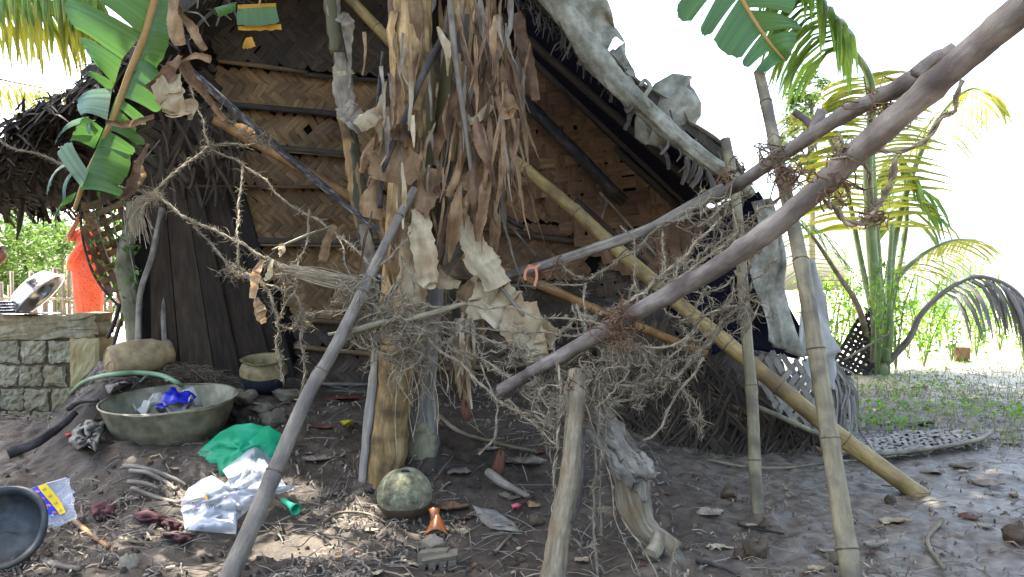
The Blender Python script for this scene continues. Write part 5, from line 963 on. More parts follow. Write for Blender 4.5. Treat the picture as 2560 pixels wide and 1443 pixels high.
for r_, (v0, v1) in enumerate(courses):
    u = -420 + (r_ % 2) * 28; k = 0
    if r_ == 0:
        for u0, u1 in ((-420, -120), (-118, 240)): blockbox(u0, v0, u1, v1, WD, .26, 'plaster' if 0 else 'block', 'capstone', bw, k, .022, proud=.012); k += 1
        continue
    while u < 240:
        wv = random.uniform(54, 64); u1 = min(u + wv, 238)
        if u1 - u > 14 and not (u > 168 and r_ in (1, 2)): blockbox(u, v0 + random.uniform(-1, 1), u1, v1, WD + random.uniform(0, .012), .2, 'block', 'block', bw, k + r_ * 20, .014)
        u = u1 + random.uniform(4, 7); k += 1
blockbox(174, 846, 246, 968, WD - .02, .24, 'plaster', 'plaster_patch', bw, 99, .007)
# basin, plates and lid on the wall
def axisM(c, ax, roll=0):
    ax = Vector(ax).normalized(); return Matrix.Translation(c) @ ax.to_track_quat('Z', 'Y').to_matrix().to_4x4()
mb = MB(); pr = [(0, 0), (.12, .003), (.17, .02), (.19, .05), (.205, .09), (.212, .095), (.222, .13), (.24, .134), (.243, .138), (.224, .138), (.214, .135), (.205, .1), (.18, .05), (.15, .02), (0, .012)]
mb.lathe(pr, axisM(P(66, 712, 6.28), (.62, .12, -.58)), 48); tag(mb.build('steel_basin', 'steel'), 'shiny steel basin tipped on its side on the block wall', 'basin')
top = P(0, 787, WD).z + .006
PLN = ('lowest plate of the steel stack on the block wall', 'second plate from below in the steel stack on the block wall', 'third plate from below in the steel stack on the block wall', 'topmost plate of the steel stack on the block wall')
for i in range(4):
    mb = MB(); mb.lathe([(0, 0), (.10, 0), (.135, .016), (.14, .018), (.135, .021), (.1, .006), (0, .005)], Matrix.Translation((P(-10, 780, 6.2).x + random.uniform(-.01, .01), 6.22, top + .004 + i * .024)), 32)
    tag(mb.build('steel_plate', 'steel'), PLN[i], 'plate', 'stacked plates on the block wall')
mb = MB(); mb.lathe([(0, .006), (.2, .006), (.215, .002), (.215, 0), (0, 0)], Matrix.Translation((P(75, 785, 6.2).x, 6.2, top)), 32); tag(mb.build('flat_lid', 'steel'), 'flat metal lid lying on the block wall under the tipped basin', 'lid')

# ------------------------------------------------------------------ people
def person(name, label, base, joints, edges, rads, face):
    root = thing(name, base, label, 'person'); V = [Vector(base) + Vector(j) for j in joints]
    me = bpy.data.meshes.new('body'); me.from_pydata([tuple(v - Vector(base)) for v in V], edges, []); me.materials.append(M['skin'])
    o = bpy.data.objects.new('body', me); COL.objects.link(o); o.parent = root; ORG[o.name] = tuple(base)
    md = o.modifiers.new('skin', 'SKIN'); md.use_smooth_shade = True
    for i, r in enumerate(rads): me.skin_vertices[0].data[i].radius = (r, r) if not isinstance(r, tuple) else r
    me.skin_vertices[0].data[0].use_root = True
    s = o.modifiers.new('sub', 'SUBSURF'); s.levels = 2; s.render_levels = 2
    return root, o
def rings(prof, base, n=36, pleat=.0, seed=0):
    """cloth lofted through (z, cx, cy, rx, ry)"""
    mb = MB(); V = []; UV = []
    for z, cx, cy, rx, ry in prof:
        for k in range(n):
            a = 2 * math.pi * k / n; q = 1 + pleat * max(0, 1.0 - z) * math.sin(a * 9 + seed + z * 2) + .03 * float(vnoise(math.cos(a) * 3 + seed, z * 6, seed))
            V.append(Vector(base) + Vector((cx + rx * q * math.cos(a), cy + ry * q * math.sin(a), z))); UV.append((a * .2, z))
    m = len(prof); mb.add(V, [(i * n + k, i * n + (k + 1) % n, (i + 1) * n + (k + 1) % n, (i + 1) * n + k) for i in range(m - 1) for k in range(n)], UV); return mb
def skeleton(h=1.0, hl=None, hr=None, er=None, el=None):
    J = [(0, 0, .92), (0, 0, 1.08), (0, 0, 1.25), (0, 0, 1.36), (0, 0, 1.43), (-.01, 0, 1.50), (-.02, 0, 1.57), (-.075, 0, 1.49),   # pelvis spine neck head crown nose
         (.16, 0, 1.33), el or (.22, .02, 1.08), hl or (.2, -.06, .86), (-.16, 0, 1.33), er or (-.24, .02, 1.08), hr or (-.22, -.08, .86),
         (.08, 0, .86), (.085, -.01, .47), (.085, .02, .08), (.085, -.12, .03), (-.08, 0, .86), (-.085, -.01, .47), (-.085, .02, .08), (-.085, -.12, .03)]
    E = [(0, 1), (1, 2), (2, 3), (3, 4), (4, 5), (5, 6), (5, 7), (3, 8), (8, 9), (9, 10), (3, 11), (11, 12), (12, 13), (0, 14), (14, 15), (15, 16), (16, 17), (0, 18), (18, 19), (19, 20), (20, 21)]
    Rr = [(.13, .1), (.115, .09), (.13, .09), (.07, .06), .045, (.08, .085), .06, .018, .055, .04, .026, .055, .04, .026, .075, .052, .036, .03, .075, .052, .036, .03]
    for hi, ei in ((10, 9), (13, 12)):
        w = Vector(J[hi]); d = (w - Vector(J[ei])).normalized(); sd = d.orthogonal().normalized(); up = d.cross(sd)
        for q, (off, ln) in enumerate([(-.028, .075), (-.01, .09), (.01, .088), (.028, .07), (-.045, .045)]):
            b = w + d * (.05 if q < 4 else .015) + sd * off; t = b + d * ln * .6 + up * .01; t2 = t + d * ln * .4 + up * .03
            k = len(J); J += [tuple(b), tuple(t), tuple(t2)]; E += [(hi, k), (k, k + 1), (k + 1, k + 2)]; Rr += [.013, .009, .007]
    return J, E, Rr
pb = P(224, 912, 9.8); pb.z = gz(pb.x, pb.y)
J, E, Rr = skeleton(hr=(-.11, -.07, 1.47), er=(-.22, -.1, 1.26))
wom, body = person('person', 'person in a dotted orange sari standing behind the block wall', tuple(pb), J, E, Rr, -1)
rings([(.05, 0, 0, .13, .13), (.10, 0, 0, .135, .13), (.3, 0, 0, .145, .14), (.55, -.01, 0, .17, .15), (.8, -.02, 0, .195, .165), (.95, -.02, 0, .19, .16), (1.06, -.01, 0, .17, .14), (1.2, 0, 0, .15, .125), (1.31, 0, 0, .165, .11), (1.37, 0, 0, .11, .085), (1.40, 0, 0, .06, .06)], pb, pleat=.07, seed=3).build('sari', 'orange_cloth', wom)
rings([(1.22, -.2, -.06, .045, .05), (1.27, -.19, -.03, .055, .055), (1.34, -.14, 0, .07, .07), (1.37, -.08, 0, .06, .06)], pb, n=16).build('sleeve', 'orange_plain', wom)
mb = MB(); mb.ribbon(catmull([Vector(pb) + Vector(q) for q in [(.13, -.13, 1.36), (.02, -.18, 1.2), (-.12, -.2, 1.0), (-.16, -.18, .85)]], 5), .10, (-.2, -1, .1), bow=-.2, nx=5); mb.build('sari_drape', 'orange_cloth', wom)
mb = MB(); mb.lathe([(0, -.11), (.05, -.105), (.088, -.06), (.096, 0), (.09, .05), (.06, .085), (0, .1)], Matrix.Translation(Vector(pb) + Vector((.012, .015, 1.525))), 20, jit=.06); mb.build('hair', 'hair', wom)
mb = MB(); mb.lathe([(0, -.05), (.035, -.04), (.045, 0), (.035, .04), (0, .05)], Matrix.Translation(Vector(pb) + Vector((.07, .06, 1.47))), 14); mb.build('hair_bun', 'hair', wom)
mb = MB(); mb.lathe([(0, -.012), (.012, 0), (0, .012)], Matrix.Translation(Vector(pb) + Vector((-.01, -.095, 1.46))), 8); mb.build('earring', 'gold', wom)
p2 = P(-75, 900, 7.2); p2.z = gz(p2.x, p2.y)
J, E, Rr = skeleton(el=(.33, .0, 1.30), hl=(.24, -.16, 1.14)); J[8] = (.17, 0, 1.40); J[11] = (-.17, 0, 1.40)
man, body = person('person', 'person in white at the left edge, only a bent arm in view', tuple(p2), J, E, Rr, 1)
rings([(.75, 0, 0, .19, .14), (.95, 0, 0, .2, .15), (1.15, 0, 0, .2, .14), (1.33, 0, 0, .22, .13), (1.42, 0, 0, .15, .1), (1.46, 0, 0, .06, .06)], p2, seed=5).build('shirt', 'white_cloth', man)
mb = MB(); mb.tube([Vector(p2) + Vector(q) for q in [(.14, 0, 1.41), (.2, 0, 1.385), (.28, 0, 1.34)]], .068, 12, caps=False); mb.build('sleeve', 'white_cloth', man)
rings([(.05, 0, 0, .17, .15), (.4, 0, 0, .18, .15), (.8, 0, 0, .185, .14)], p2, seed=6).build('skirt', 'white_cloth', man)
mb = MB(); mb.tube([Vector(p2) + Vector((.25, -.14, 1.155)) + Vector((math.cos(a) * .036, math.sin(a) * .03, math.sin(a) * .03)) for a in np.linspace(0, 6.28, 14)], .006, 6); mb.build('bangle', 'red_plastic', man)
mb = MB(); mb.lathe([(0, -.1), (.08, -.06), (.096, 0), (.09, .05), (.06, .085), (0, .1)], Matrix.Translation(Vector(p2) + Vector((0, .02, 1.535))), 18, jit=.06); mb.build('hair', 'hair', man)

# ------------------------------------------------------------------ picket fence behind
fn = thing('picket_fence', (-5.5, 11.4, 0), 'grey stick fence behind the person in orange', 'fence')
for i in range(34):
    u = -60 + i * 14 + random.uniform(-4, 4); d = 11.4 + random.uniform(-.05, .05); p = P(u, 880, d); p.z = gz(p.x, d) - .05; h = random.uniform(.85, 1.35); ln = random.uniform(-.05, .05)
    mb = MB(); mb.tube([p, p + Vector((ln * .5, 0, h * .5)), p + Vector((ln, 0, h))], random.uniform(.018, .034), 6, rough=.2, seed=i); mb.build('picket', 'fence_wood', fn)
for z in (.35, .85): mb = MB(); mb.tube(catmull([P(-120, 800, 11.3) * 1, P(120, 800, 11.3), P(380, 800, 11.3)], 4), .02, 6, rough=.2); mb.v = [(x, y, z + .02 * math.sin(x * 3)) for x, y, _ in [(q[0], q[1], q[2]) for q in mb.v]] if False else [(q[0], q[1], q[2] - P(0, 800, 11.3).z + z) for q in mb.v]; mb.build('rail', 'fence_wood', fn)

# ------------------------------------------------------------------ trees and shrubs
def blobpts(c, rad, n, hollow=.35):
    q = RNG.normal(size=(n, 3)); q /= np.linalg.norm(q, axis=1)[:, None]; q *= (hollow + (1 - hollow) * RNG.random(n) ** .5)[:, None]; return np.array(c) + q * np.array(rad)
def tree(name, label, base, h, clumps, leaf, n, m_='foliage', trunk_r=.12, lean=(0, 0), group=None, cat='tree', up=.3):
    t = thing(name, base, label, cat, group); b = Vector(base); top = b + Vector((lean[0], lean[1], h)); mb = MB()
    path = catmull([b - Vector((0, 0, .05)), b.lerp(top, .4) + Vector((.06 * h * random.uniform(-1, 1), .05, 0)), b.lerp(top, .8), top], 6); mb.tube(path, lambda q: trunk_r * (1.1 - .7 * q), 10, rough=.1, seed=random.randrange(99))
    for c, r in clumps:
        s = along(path, random.uniform(.45, .9)); e = Vector(c); mb.tube(catmull([s, s.lerp(e, .5) + Vector((0, 0, .1 * h * random.uniform(-.3, .6))), e], 4), lambda q: trunk_r * .4 * (1.1 - .85 * q), 6)
    mb.build('trunk', 'trunk_moss', t); mb = MB(); tot = sum(r[0] * r[1] * r[2] for _, r in clumps)
    for c, r in clumps:
        k = int(n * r[0] * r[1] * r[2] / tot); sub = []
        for _ in range(max(3, k // 60)):   # sprays of leaves, with gaps between them
            cc = blobpts(c, r, 1)[0]; sub.append(blobpts(cc, np.array(r) * .28, 60, .1))
        leaf_cloud(mb, np.concatenate(sub), leaf, .45, up, .03, .1)
    mb.build('crown', m_, t, smooth=False); return t
for i, (u, d, h, m_, lb) in enumerate([(40, 17, 3.4, 'foliage', 'hazy sunlit tree at the far left behind the fence'), (150, 20, 3.6, 'foliage', 'bushy sunlit tree behind the fence above the steel basin'), (250, 18, 3.0, 'foliage', 'sunlit tree behind the head of the person in orange'), (330, 22, 4.0, 'foliage_dark', 'far tree showing through the torn lattice'), (-80, 15, 3.0, 'foliage', 'sunlit bush beyond the left edge behind the fence')]):
    b = P(u, 820, d); b.z = 0; cl = [((b.x + random.uniform(-1, 1), b.y + random.uniform(-.8, .8), h * random.uniform(.3, .85)), (1.0, .9, .75)) for _ in range(7)]
    tree('background_tree', lb, tuple(b), h * .75, cl, .14, 3000, m_, .09, group='trees behind the fence')
# shade trees standing beside the yard, crowns overhead
def shade_point(x, y, zc): k = zc / SUN.z; return (x + SUN.x * k, y + SUN.y * k, zc)
gaps = [(G(640, 1265), .22), (G(560, 1400), .26), (G(480, 1420), .18), (G(720, 1330), .16), (G(800, 1400), .12), (G(380, 1400), .16), (P(600, 680, 3.65), .14), (P(690, 690, 3.58), .18), (P(690, 840, 3.6), .1), (P(700, 950, 3.6), .1), (G(1090, 1330), .07), (G(320, 1400), .1), (P(480, 540, 3.7), .06), (P(1780, 720, 2.75), .05), (G(640, 1380), .14)]
gaps = [(p, r * 1.7) for p, r in gaps]
gaps = [((p.x - SUN.x / SUN.z * p.z, p.y - SUN.y / SUN.z * p.z), r) for p, r in gaps]
def canopy(name, label, base, x0, x1, y0, y1, n, sprays):
    t = thing(name, base, label, 'tree'); b = Vector(base); mb = MB(); z = 5.4
    path = catmull([b - Vector((0, 0, .1)), b + Vector((.1, .1, 1.6)), b + Vector((-.05, .3, 3.2)), b + Vector((.1, .6, 4.9))], 6); mb.tube(path, lambda q: .2 * (1.1 - .6 * q), 12, rough=.1, seed=5)
    pts = []; cs = []
    for _ in range(sprays):
        gx = random.uniform(x0, x1); gy = random.uniform(y0, y1); zc = random.uniform(5.3, 6.9); cs.append((gx, gy, zc))
        k = blobpts((0, 0, 0), (.5, .5, .22), n // sprays, 0)
        c = np.array(shade_point(gx, gy, zc)); pts.append(k + c)
    pts = np.concatenate(pts); gx = pts[:, 0] - SUN.x / SUN.z * pts[:, 2]; gy = pts[:, 1] - SUN.y / SUN.z * pts[:, 2]; keep = np.ones(len(pts), bool)
    for (a, c), r in gaps:
        wob = 1 + .5 * vnoise(gx * 9, gy * 9, 77); keep &= ((gx - a) ** 2 + (gy - c) ** 2) > (r * wob) ** 2
    keep &= pts[:, 2] > 1.35 + .375 * pts[:, 1]
    lc = MB(); leaf_cloud(lc, pts[keep], .19, .42, .75, .03, .05); 
    for c in cs[::4]:
        e = Vector(shade_point(*c)); s = along(path, random.uniform(.75, 1)); mb.tube(catmull([s, s.lerp(e, .5) + Vector((0, 0, .35)), e], 4), lambda q: .05 * (1.1 - .9 * q), 6)
    mb.build('trunk', 'trunk_moss', t); lc.build('crown', 'foliage_dark', t, smooth=False)
canopy('shade_tree', 'large shade tree whose crown hangs over the right of the yard', (5.4, 3.0, 0), .8, 6.4, 1.5, 9.4, 40000, 440)
canopy('shade_tree', 'large shade tree whose crown hangs over the left of the yard', (-4.6, 2.2, 0), -3.2, 1.2, 1.4, 5.6, 15000, 150)

# coconut fronds
def frond(parent, pts, nl, Lf, droop, wid, m_, mr='palm_stem', single=True, r=.02, t0=.15, sides=(-1, 1), spread=.9, seed=0, name='frond', updir=(0, 0, 1), jit=.15):
    pp = catmull([Vector(p) for p in pts], 8); mb = MB(); mb.tube(pp, lambda t: r * (1.1 - .9 * t), 7); fr = mb.build(name, mr, parent); T, N, B = frames(pp); rs = random.Random(seed); jm = MB()
    for k in range(nl):
        t = t0 + (1 - t0) * (k + .5) / nl; x = t * (len(pp) - 1); i = min(int(x), len(pp) - 2); b = along(pp, t); tn = T[i]; u_ = Vector(updir); sdv = tn.cross(u_); sdv = sdv.normalized() if sdv.length > 1e-3 else Vector((1, 0, 0))
        for sg in sides:
            L = Lf * (1 - .45 * abs(2 * t - 1) ** 2.2) * rs.uniform(1 - jit, 1 + jit); d = (tn * (1 - spread * .5) + sdv * sg * spread + Vector((rs.uniform(-.1, .1), rs.uniform(-.1, .1), rs.uniform(-.1, .1)))).normalized(); q = [b]
            for s_ in range(1, 5): d = (d + Vector((0, 0, -droop * rs.uniform(.7, 1.2)))).normalized(); q.append(q[-1] + d * L / 4)
            m2 = MB() if single else jm; w_ = wid * rs.uniform(.8, 1.15)
            m2.ribbon(q, lambda t_: w_ * (.45 + .9 * t_ if t_ < .35 else 1.15 * (1 - t_) ** .7 + .04), (sdv.x * .2, -.6, .6), bow=-.22, r=rs.random())
            if single: m2.build('leaflet', m_, fr)
    if not single: stuff(jm.build('leaflets', m_, fr))
    return fr
lp = thing('coconut_palm', (-7.5, 7.0, 0), 'coconut palm at upper left whose fronds droop into view', 'palm tree')
mb = MB(); mb.tube(catmull([Vector((-7.5, 7, -.1)), Vector((-7.35, 6.95, 2.5)), Vector((-7.1, 6.9, 5.0))], 8), lambda t: .17 * (1.1 - .3 * t), 12, rough=.08); mb.build('trunk', 'trunk_moss', lp)
cr = Vector((-7.1, 6.9, 5.0))
frond(lp, [cr, P(-420, -330, 6.6), P(-150, -80, 6.3), P(20, -5, 6.1), P(150, 5, 6.0), P(262, 40, 5.9)], 44, .66, .85, .05, 'palm_yellow', t0=.35, seed=1, spread=.5)
frond(lp, [cr, P(-420, -280, 6.4), P(-150, -110, 6.0), P(20, -60, 5.8), P(150, -50, 5.7), P(240, -10, 5.6)], 34, .5, .7, .045, 'palm_green', t0=.35, seed=2, spread=.6)
frond(lp, [cr, P(-400, 40, 8.0), P(-150, 160, 8.2), P(0, 198, 8.3), P(110, 220, 8.4), P(200, 235, 8.5)], 36, .55, .5, .026, 'palm_yellow', t0=.4, seed=3, spread=.7)
frond(lp, [cr, cr + Vector((-1, 1, 1)), cr + Vector((-2, 2, 1.2)), cr + Vector((-3, 3, .6))], 30, .7, .5, .05, 'palm_green', single=False, seed=4)
frond(lp, [cr, cr + Vector((.2, 1, 1.1)), cr + Vector((.5, 2.2, 1.5)), cr + Vector((.8, 3.4, 1.1))], 30, .7, .5, .05, 'palm_green', single=False, seed=5)
yp = thing('young_coconut_palm', P(2195, 900, 9.11), 'young coconut palm with upright green stalks at right', 'palm tree')
base = P(2195, 905, 9.11); base.z = gz(base.x, base.y)
def fb(*pts): return [base + Vector((random.uniform(-.08, .08), random.uniform(-.08, .08), 0))] + [P(*p) for p in pts]
frond(yp, fb((2192, 800, 9.04), (2178, 600, 8.97), (2170, 420, 8.83), (2178, 215, 8.69), (2115, 105, 8.56), (2042, -10, 8.42), (1985, -110, 8.35)), 44, 1.10, .75, 0.085, 'palm_green', r=0.076, t0=.70, seed=11, spread=.6)
frond(yp, fb((2200, 780, 9.25), (2190, 600, 9.38), (2182, 430, 9.38), (2178, 290, 9.38), (2160, 190, 9.38)), 40, 1.03, .22, 0.085, 'palm_yellow', r=0.069, t0=.42, seed=12, spread=1.1, updir=(0, -1, .2))
frond(yp, fb((2150, 780, 8.83), (2090, 680, 8.56), (2030, 590, 8.42), (1985, 545, 8.28)), 22, 0.76, .35, 0.022, 'palm_green', mr='wood_pale', r=0.041, t0=.4, seed=13)
frond(yp, fb((2230, 730, 9.25), (2290, 650, 9.38), (2370, 605, 9.52), (2440, 600, 9.66)), 30, 0.69, .35, 0.033, 'palm_yellow', r=0.041, t0=.35, seed=14)
frond(yp, fb((2230, 640, 9.52), (2280, 440, 9.66), (2350, 290, 9.80), (2420, 225, 9.94), (2480, 235, 9.94)), 28, 0.86, .6, 0.041, 'palm_yellow', r=0.048, t0=.5, seed=15)
frond(yp, fb((2240, 700, 9.66), (2265, 560, 9.80), (2262, 450, 9.80), (2240, 380, 9.80)), 26, 0.83, .7, 0.075, 'palm_green', r=0.048, t0=.5, seed=16)
frond(yp, fb((2150, 640, 9.66), (2110, 440, 9.80), (2060, 330, 9.80), (1990, 280, 9.80)), 30, 0.97, .3, 0.075, 'palm_yellow', r=0.041, t0=.45, seed=17)
dryf = frond(yp, fb((2270, 850, 8.83), (2300, 790, 8.69), (2360, 730, 8.56), (2440, 692, 8.42), (2530, 720, 8.28), (2590, 800, 8.14), (2610, 880, 8.14)), 34, 0.76, .9, 0.044, 'palm_dry', mr='palm_dry', r=0.039, t0=.42, seed=18, spread=.5)
dryf['label'] = 'grey dry frond arching over to the right'
for pts, r in (([(2170, 905, 8.97), (2185, 820, 8.97), (2200, 760, 8.97), (2180, 600, 9.11), (2160, 460, 9.11)], .045), ([(2215, 905, 8.97), (2225, 830, 8.97), (2222, 700, 9.11), (2230, 560, 9.25)], .04), ([(2180, 905, 8.83), (2182, 840, 8.69), (2178, 770, 8.69)], .02)):
    mb = MB(); mb.tube(PP(pts), lambda t: r * (1.2 - .6 * t), 9, rough=.06); mb.build('stalk', 'palm_stem' if r > .03 else 'wood_grey', yp)
mb = MB(); mb.tube(PP([(2170, 930, 9.11), (2190, 890, 9.11), (2200, 850, 9.11)]), lambda t: .12 - .05 * t, 12, rough=.2); mb.build('trunk', 'trunk_moss', yp)
lw = thing('leaning_woven_leaf', P(2140, 960, 8.69), 'dark old woven palm leaf standing at the foot of the young palm', 'palm leaf')
weave(lw, lambda s, t, h: P(s, t, 8.9 - h), [(2080, 905), (2110, 850), (2150, 785), (2185, 765), (2195, 960), (2085, 965)], 13, 30, 'charred', amp=.01, twill=1, wid=.74, jit=.2)
for i, (pts, r) in enumerate([([(2110, 900, 8.14), (2160, 870, 8.28), (2230, 830, 8.42)], .012)]):
    mb = MB(); mb.tube(PP(pts), r, 6); tag(mb.build('stick', 'wood_pale'), 'pale stick leaning at the foot of the young palm', 'stick')
# weeds, tree and building at right
def weed(u, v, d, h, n, lb, leaf=.07, m_='weed', sp=.3):
    b = P(u, v, d); b.z = gz(b.x, b.y); t = thing('weed_shrub', tuple(b), lb, 'shrub', 'sunlit weeds at right'); mb = MB(); lc = MB()
    for k in range(7):
        e = b + Vector((random.uniform(-sp, sp), random.uniform(-sp, sp), h * random.uniform(.6, 1.05))); path = catmull([b, b.lerp(e, .5) + Vector((random.uniform(-.05, .05), 0, .06)), e], 5); mb.tube(path, .007, 5)
        q = np.array([tuple(along(path, random.uniform(.2, 1)) + Vector(RNG.normal(size=3)) * .05) for _ in range(n // 7)]); leaf_cloud(lc, q, leaf, .5, .4, .03, .0)
    mb.build('stems', 'palm_stem', t); lc.build('leaves', m_, t, smooth=False)
for u, v, d, h, n, lb in [(2075, 860, 9.4, 1.2, 260, 'leafy green weed left of the young palm stalks'), (2240, 880, 9.6, 1.3, 300, 'leafy green weed just right of the young palm stalks'), (2310, 870, 10.0, 1.15, 300, 'sunlit weed below the arching dry frond'), (2380, 865, 10.6, 1.0, 260, 'yellowish sunlit weed behind the small tan container'), (2190, 860, 8.7, 1.7, 200, 'tall thin weed in front of the palm stalks'), (2440, 850, 11.2, .8, 240, 'pale sunlit weed near the far white building'), (2130, 850, 11, 1.4, 300, 'bright weed behind the dark woven leaf'), (2100, 850, 12.5, 1.6, 380, 'dense pale weed clump behind the young palm, left'), (2215, 850, 12.8, 1.5, 380, 'dense pale weed clump right behind the young palm stalks'), (2270, 850, 11.2, 1.3, 340, 'leafy weed between palm stalks and arching dry frond'), (2460, 850, 13.6, 1.5, 380, 'dense weed clump in front of the white building'), (2500, 850, 12.0, 1.3, 320, 'leafy weed mass under the far white building'), (2350, 850, 13.0, 1.5, 360, 'tall pale weed beyond the young palm'), (2560, 850, 10.5, 1.0, 260, 'weed at the right border below the white building'), (2420, 850, 14.5, 1.7, 360, 'hazy tall weed beyond the arching dry frond'), (2030, 850, 10.4, 1.4, 260, 'bright weed glimpsed left behind the near bamboo post'), (2300, 845, 12.5, .9, 240, 'washed-out weed beyond the palm')]: weed(u, v, d, h, n, lb)
b = P(2030, 800, 15); b.z = 0
tree('background_tree', 'slim leafy tree far behind the banana leaf at right', tuple(b), 4.6, [((b.x + random.uniform(-.4, .4), b.y, z), (.45, .4, .5)) for z in (3.2, 3.8, 4.4, 4.9)], .12, 2200, 'foliage', .07)
fbld = thing('white_building', (20, 36, 0), 'washed-out white building far away at the right edge', 'building')
mb = MB(); mb.box((27, 38, 1.55), (9.5, 0, 0), (0, 2.5, 0), (0, 0, 1.55)); mb.build('wall', 'white_wall', fbld, smooth=False)
mb = MB(); mb.box((27, 37.9, 3.2), (10, 0, 0), (0, 2.9, 0), (0, 0, .1)); mb.build('roof', 'roof_sheet', fbld, smooth=False)
for x in (20.5, 24): mb = MB(); mb.box((x, 35.47, 1.5), (.45, 0, 0), (0, .04, 0), (0, 0, .55)); mb.build('window', 'roof_sheet', fbld, smooth=False)
# grass strip
mb = MB(); n = 0
for i in range(3400):
    v = 722 + (1125 - 722) * random.random() ** .75; u = random.uniform(2090, 2640)
    if v < 845 or (v > 1090 and u < 2400) or (v > 1000 and random.random() < .5): continue
    d = F * H / (v - CY); p = P(u, v, d); p.z = gz(p.x, p.y); h = random.uniform(.03, .11) * (1.2 if random.random() < .15 else .8); e = p + Vector((random.uniform(-.6, .6) * h, random.uniform(-.6, .6) * h, h))
    mb.ribbon([p, p.lerp(e, .55) + Vector((0, 0, .01)), e], lambda t: .007 * (1 - .85 * t), (random.uniform(-1, 1), -1, .3))
tag(mb.build('grass', 'grass'), 'thin dry and green grass growing at the edge of the mud', 'grass', kind='stuff')
mb = MB(); q = []
for i in range(1500):
    v = random.uniform(885, 1080); u = random.uniform(2120, 2620); d = F * H / (v - CY); p = P(u, v, d); 
    if vnoise(p.x * 2.2, p.y * 2.2, 9) > -.1: q.append((p.x, p.y, gz(p.x, p.y) + random.uniform(.01, .09)))
leaf_cloud(mb, np.array(q), .05, .35, .3, .03, -.3); tag(mb.build('ground_weeds', 'weed', smooth=False), 'small bright green seedlings scattered through the grass at right', 'weeds', kind='stuff')
# ------------------------------------------------------------------ pots and vessels
def lath(name, prof, Mx, m_, label, cat, n=48, jit=.02, seed=0):
    mb = MB(); mb.lathe(prof, Mx, n, jit, seed); return tag(mb.build(name, m_), label, cat)
g = G(412, 1098); bs = thing('enamel_basin', tuple(g), 'wide dull grey-green basin holding a white and blue wrapper', 'basin')
rr = 162 * g.y / F; k = rr / .34
prof = [(0, .0), (.235, .0), (.262, .012), (.30, .10), (.335, .195), (.345, .20), (.348, .196), (.338, .188), (.305, .1), (.262, .02), (.24, .012), (0, .012)]
Mx = Matrix.Translation(g + Vector((0, .1, -.004))) @ Matrix.Rotation(math.radians(7), 4, 'X') @ Matrix.Rotation(math.radians(-1.5), 4, 'Y') @ Matrix.Diagonal((k * 1.02, k * .92, k * 1.05, 1))
mb = MB(); mb.lathe(prof, Mx, 56, .05, 2); mb.build('bowl', 'basin_metal', bs)
mb = MB(); mb.tube([Mx @ Vector((.343 * math.cos(a), .343 * math.sin(a), .199)) for a in np.linspace(0, 6.283, 57)], .005, 6, caps=False); mb.build('rim', 'basin_metal', bs)
bc = Mx @ Vector((0, 0, .12))
mb = MB(); mb.patch(bc + Vector((-.16, -.1, .035)), bc + Vector((.12, -.12, .03)), bc + Vector((.14, .1, .07)), bc + Vector((-.1, .08, .09)), 12, 10, lambda a, b: Vector((0, 0, .06 * float(vnoise(a * 5, b * 5, 3)) + .03 * float(vnoise(a * 11, b * 11, 4)))))
tag(mb.build('white_wrapper', 'white_rag', solid=.002), 'crumpled white wrapper inside the wide basin', 'wrapper')
mb = MB(); mb.patch(bc + Vector((-.03, -.14, .07)), bc + Vector((.14, -.13, .075)), bc + Vector((.13, .03, .115)), bc + Vector((0, .02, .125)), 12, 10, lambda a, b: Vector((0, 0, .03 * vnoise(a * 3, b * 3, 5) + .012 * vnoise(a * 8, b * 7, 6))))
tag(mb.build('blue_wrapper', 'blue_plastic', solid=.002), 'crinkled blue plastic wrapper inside the wide basin', 'wrapper')
# clay jar lying down
g = P(316, 942, 4.62); g.z = max(g.z, gz(g.x, g.y) - .01); R_ = 43 * g.y / F; jr = thing('clay_jar', tuple(g), 'pale clay jar lying on its side against the crooked post', 'jar')
Mx = axisM(g + Vector((-.02, .02, R_ * .98)), (.66, .74, .10)); mb = MB(); mb.lathe([(0, -.09), (R_ * .72, -.09), (R_ * .9, -.075), (R_ * 1.03, 0), (R_ * 1.06, .08), (R_ * .98, .17), (R_ * .8, .22), (R_ * .7, .24), (R_ * .78, .27), (R_ * .7, .268), (R_ * .6, .24), (0, .2)], Mx, 40, .03, 4); mb.build('body', 'clay', jr)
mb = MB(); mb.lathe([(R_ * .70, -.088), (R_ * .74, -.094), (R_ * .79, -.086)], Mx, 40); mb.build('foot_ring', 'clay', jr)
# half-burnt cooking pot
g = G(648, 988); R_ = 59 * g.y / F; bp = thing('burnt_cooking_pot', tuple(g), 'yellowish clay cooking pot with a soot-black lower half', 'pot')
Mx = Matrix.Translation(g + Vector((0, R_ * .6, R_ * .9))) @ Matrix.Rotation(math.radians(12), 4, 'X')
mb = MB(); mb.lathe([(0, -R_ * .92), (R_ * .5, -R_ * .85), (R_ * .85, -R_ * .55), (R_ * .99, -R_ * .12), (R_ * 1.0, -R_ * .05)], Mx, 48, .03, 6); mb.build('sooty_base', 'soot', bp)
mb = MB(); mb.lathe([(R_ * 1.0, -R_ * .05), (R_ * .98, R_ * .2), (R_ * .88, R_ * .40), (R_ * .80, R_ * .46), (R_ * .79, R_ * .5), (R_ * .90, R_ * .60), (R_ * .93, R_ * .63), (R_ * .88, R_ * .64), (R_ * .74, R_ * .5), (R_ * .8, R_ * .2), (0, -R_ * .3)], Mx, 48, .03, 6); mb.build('shoulder', 'clay_burnt', bp)
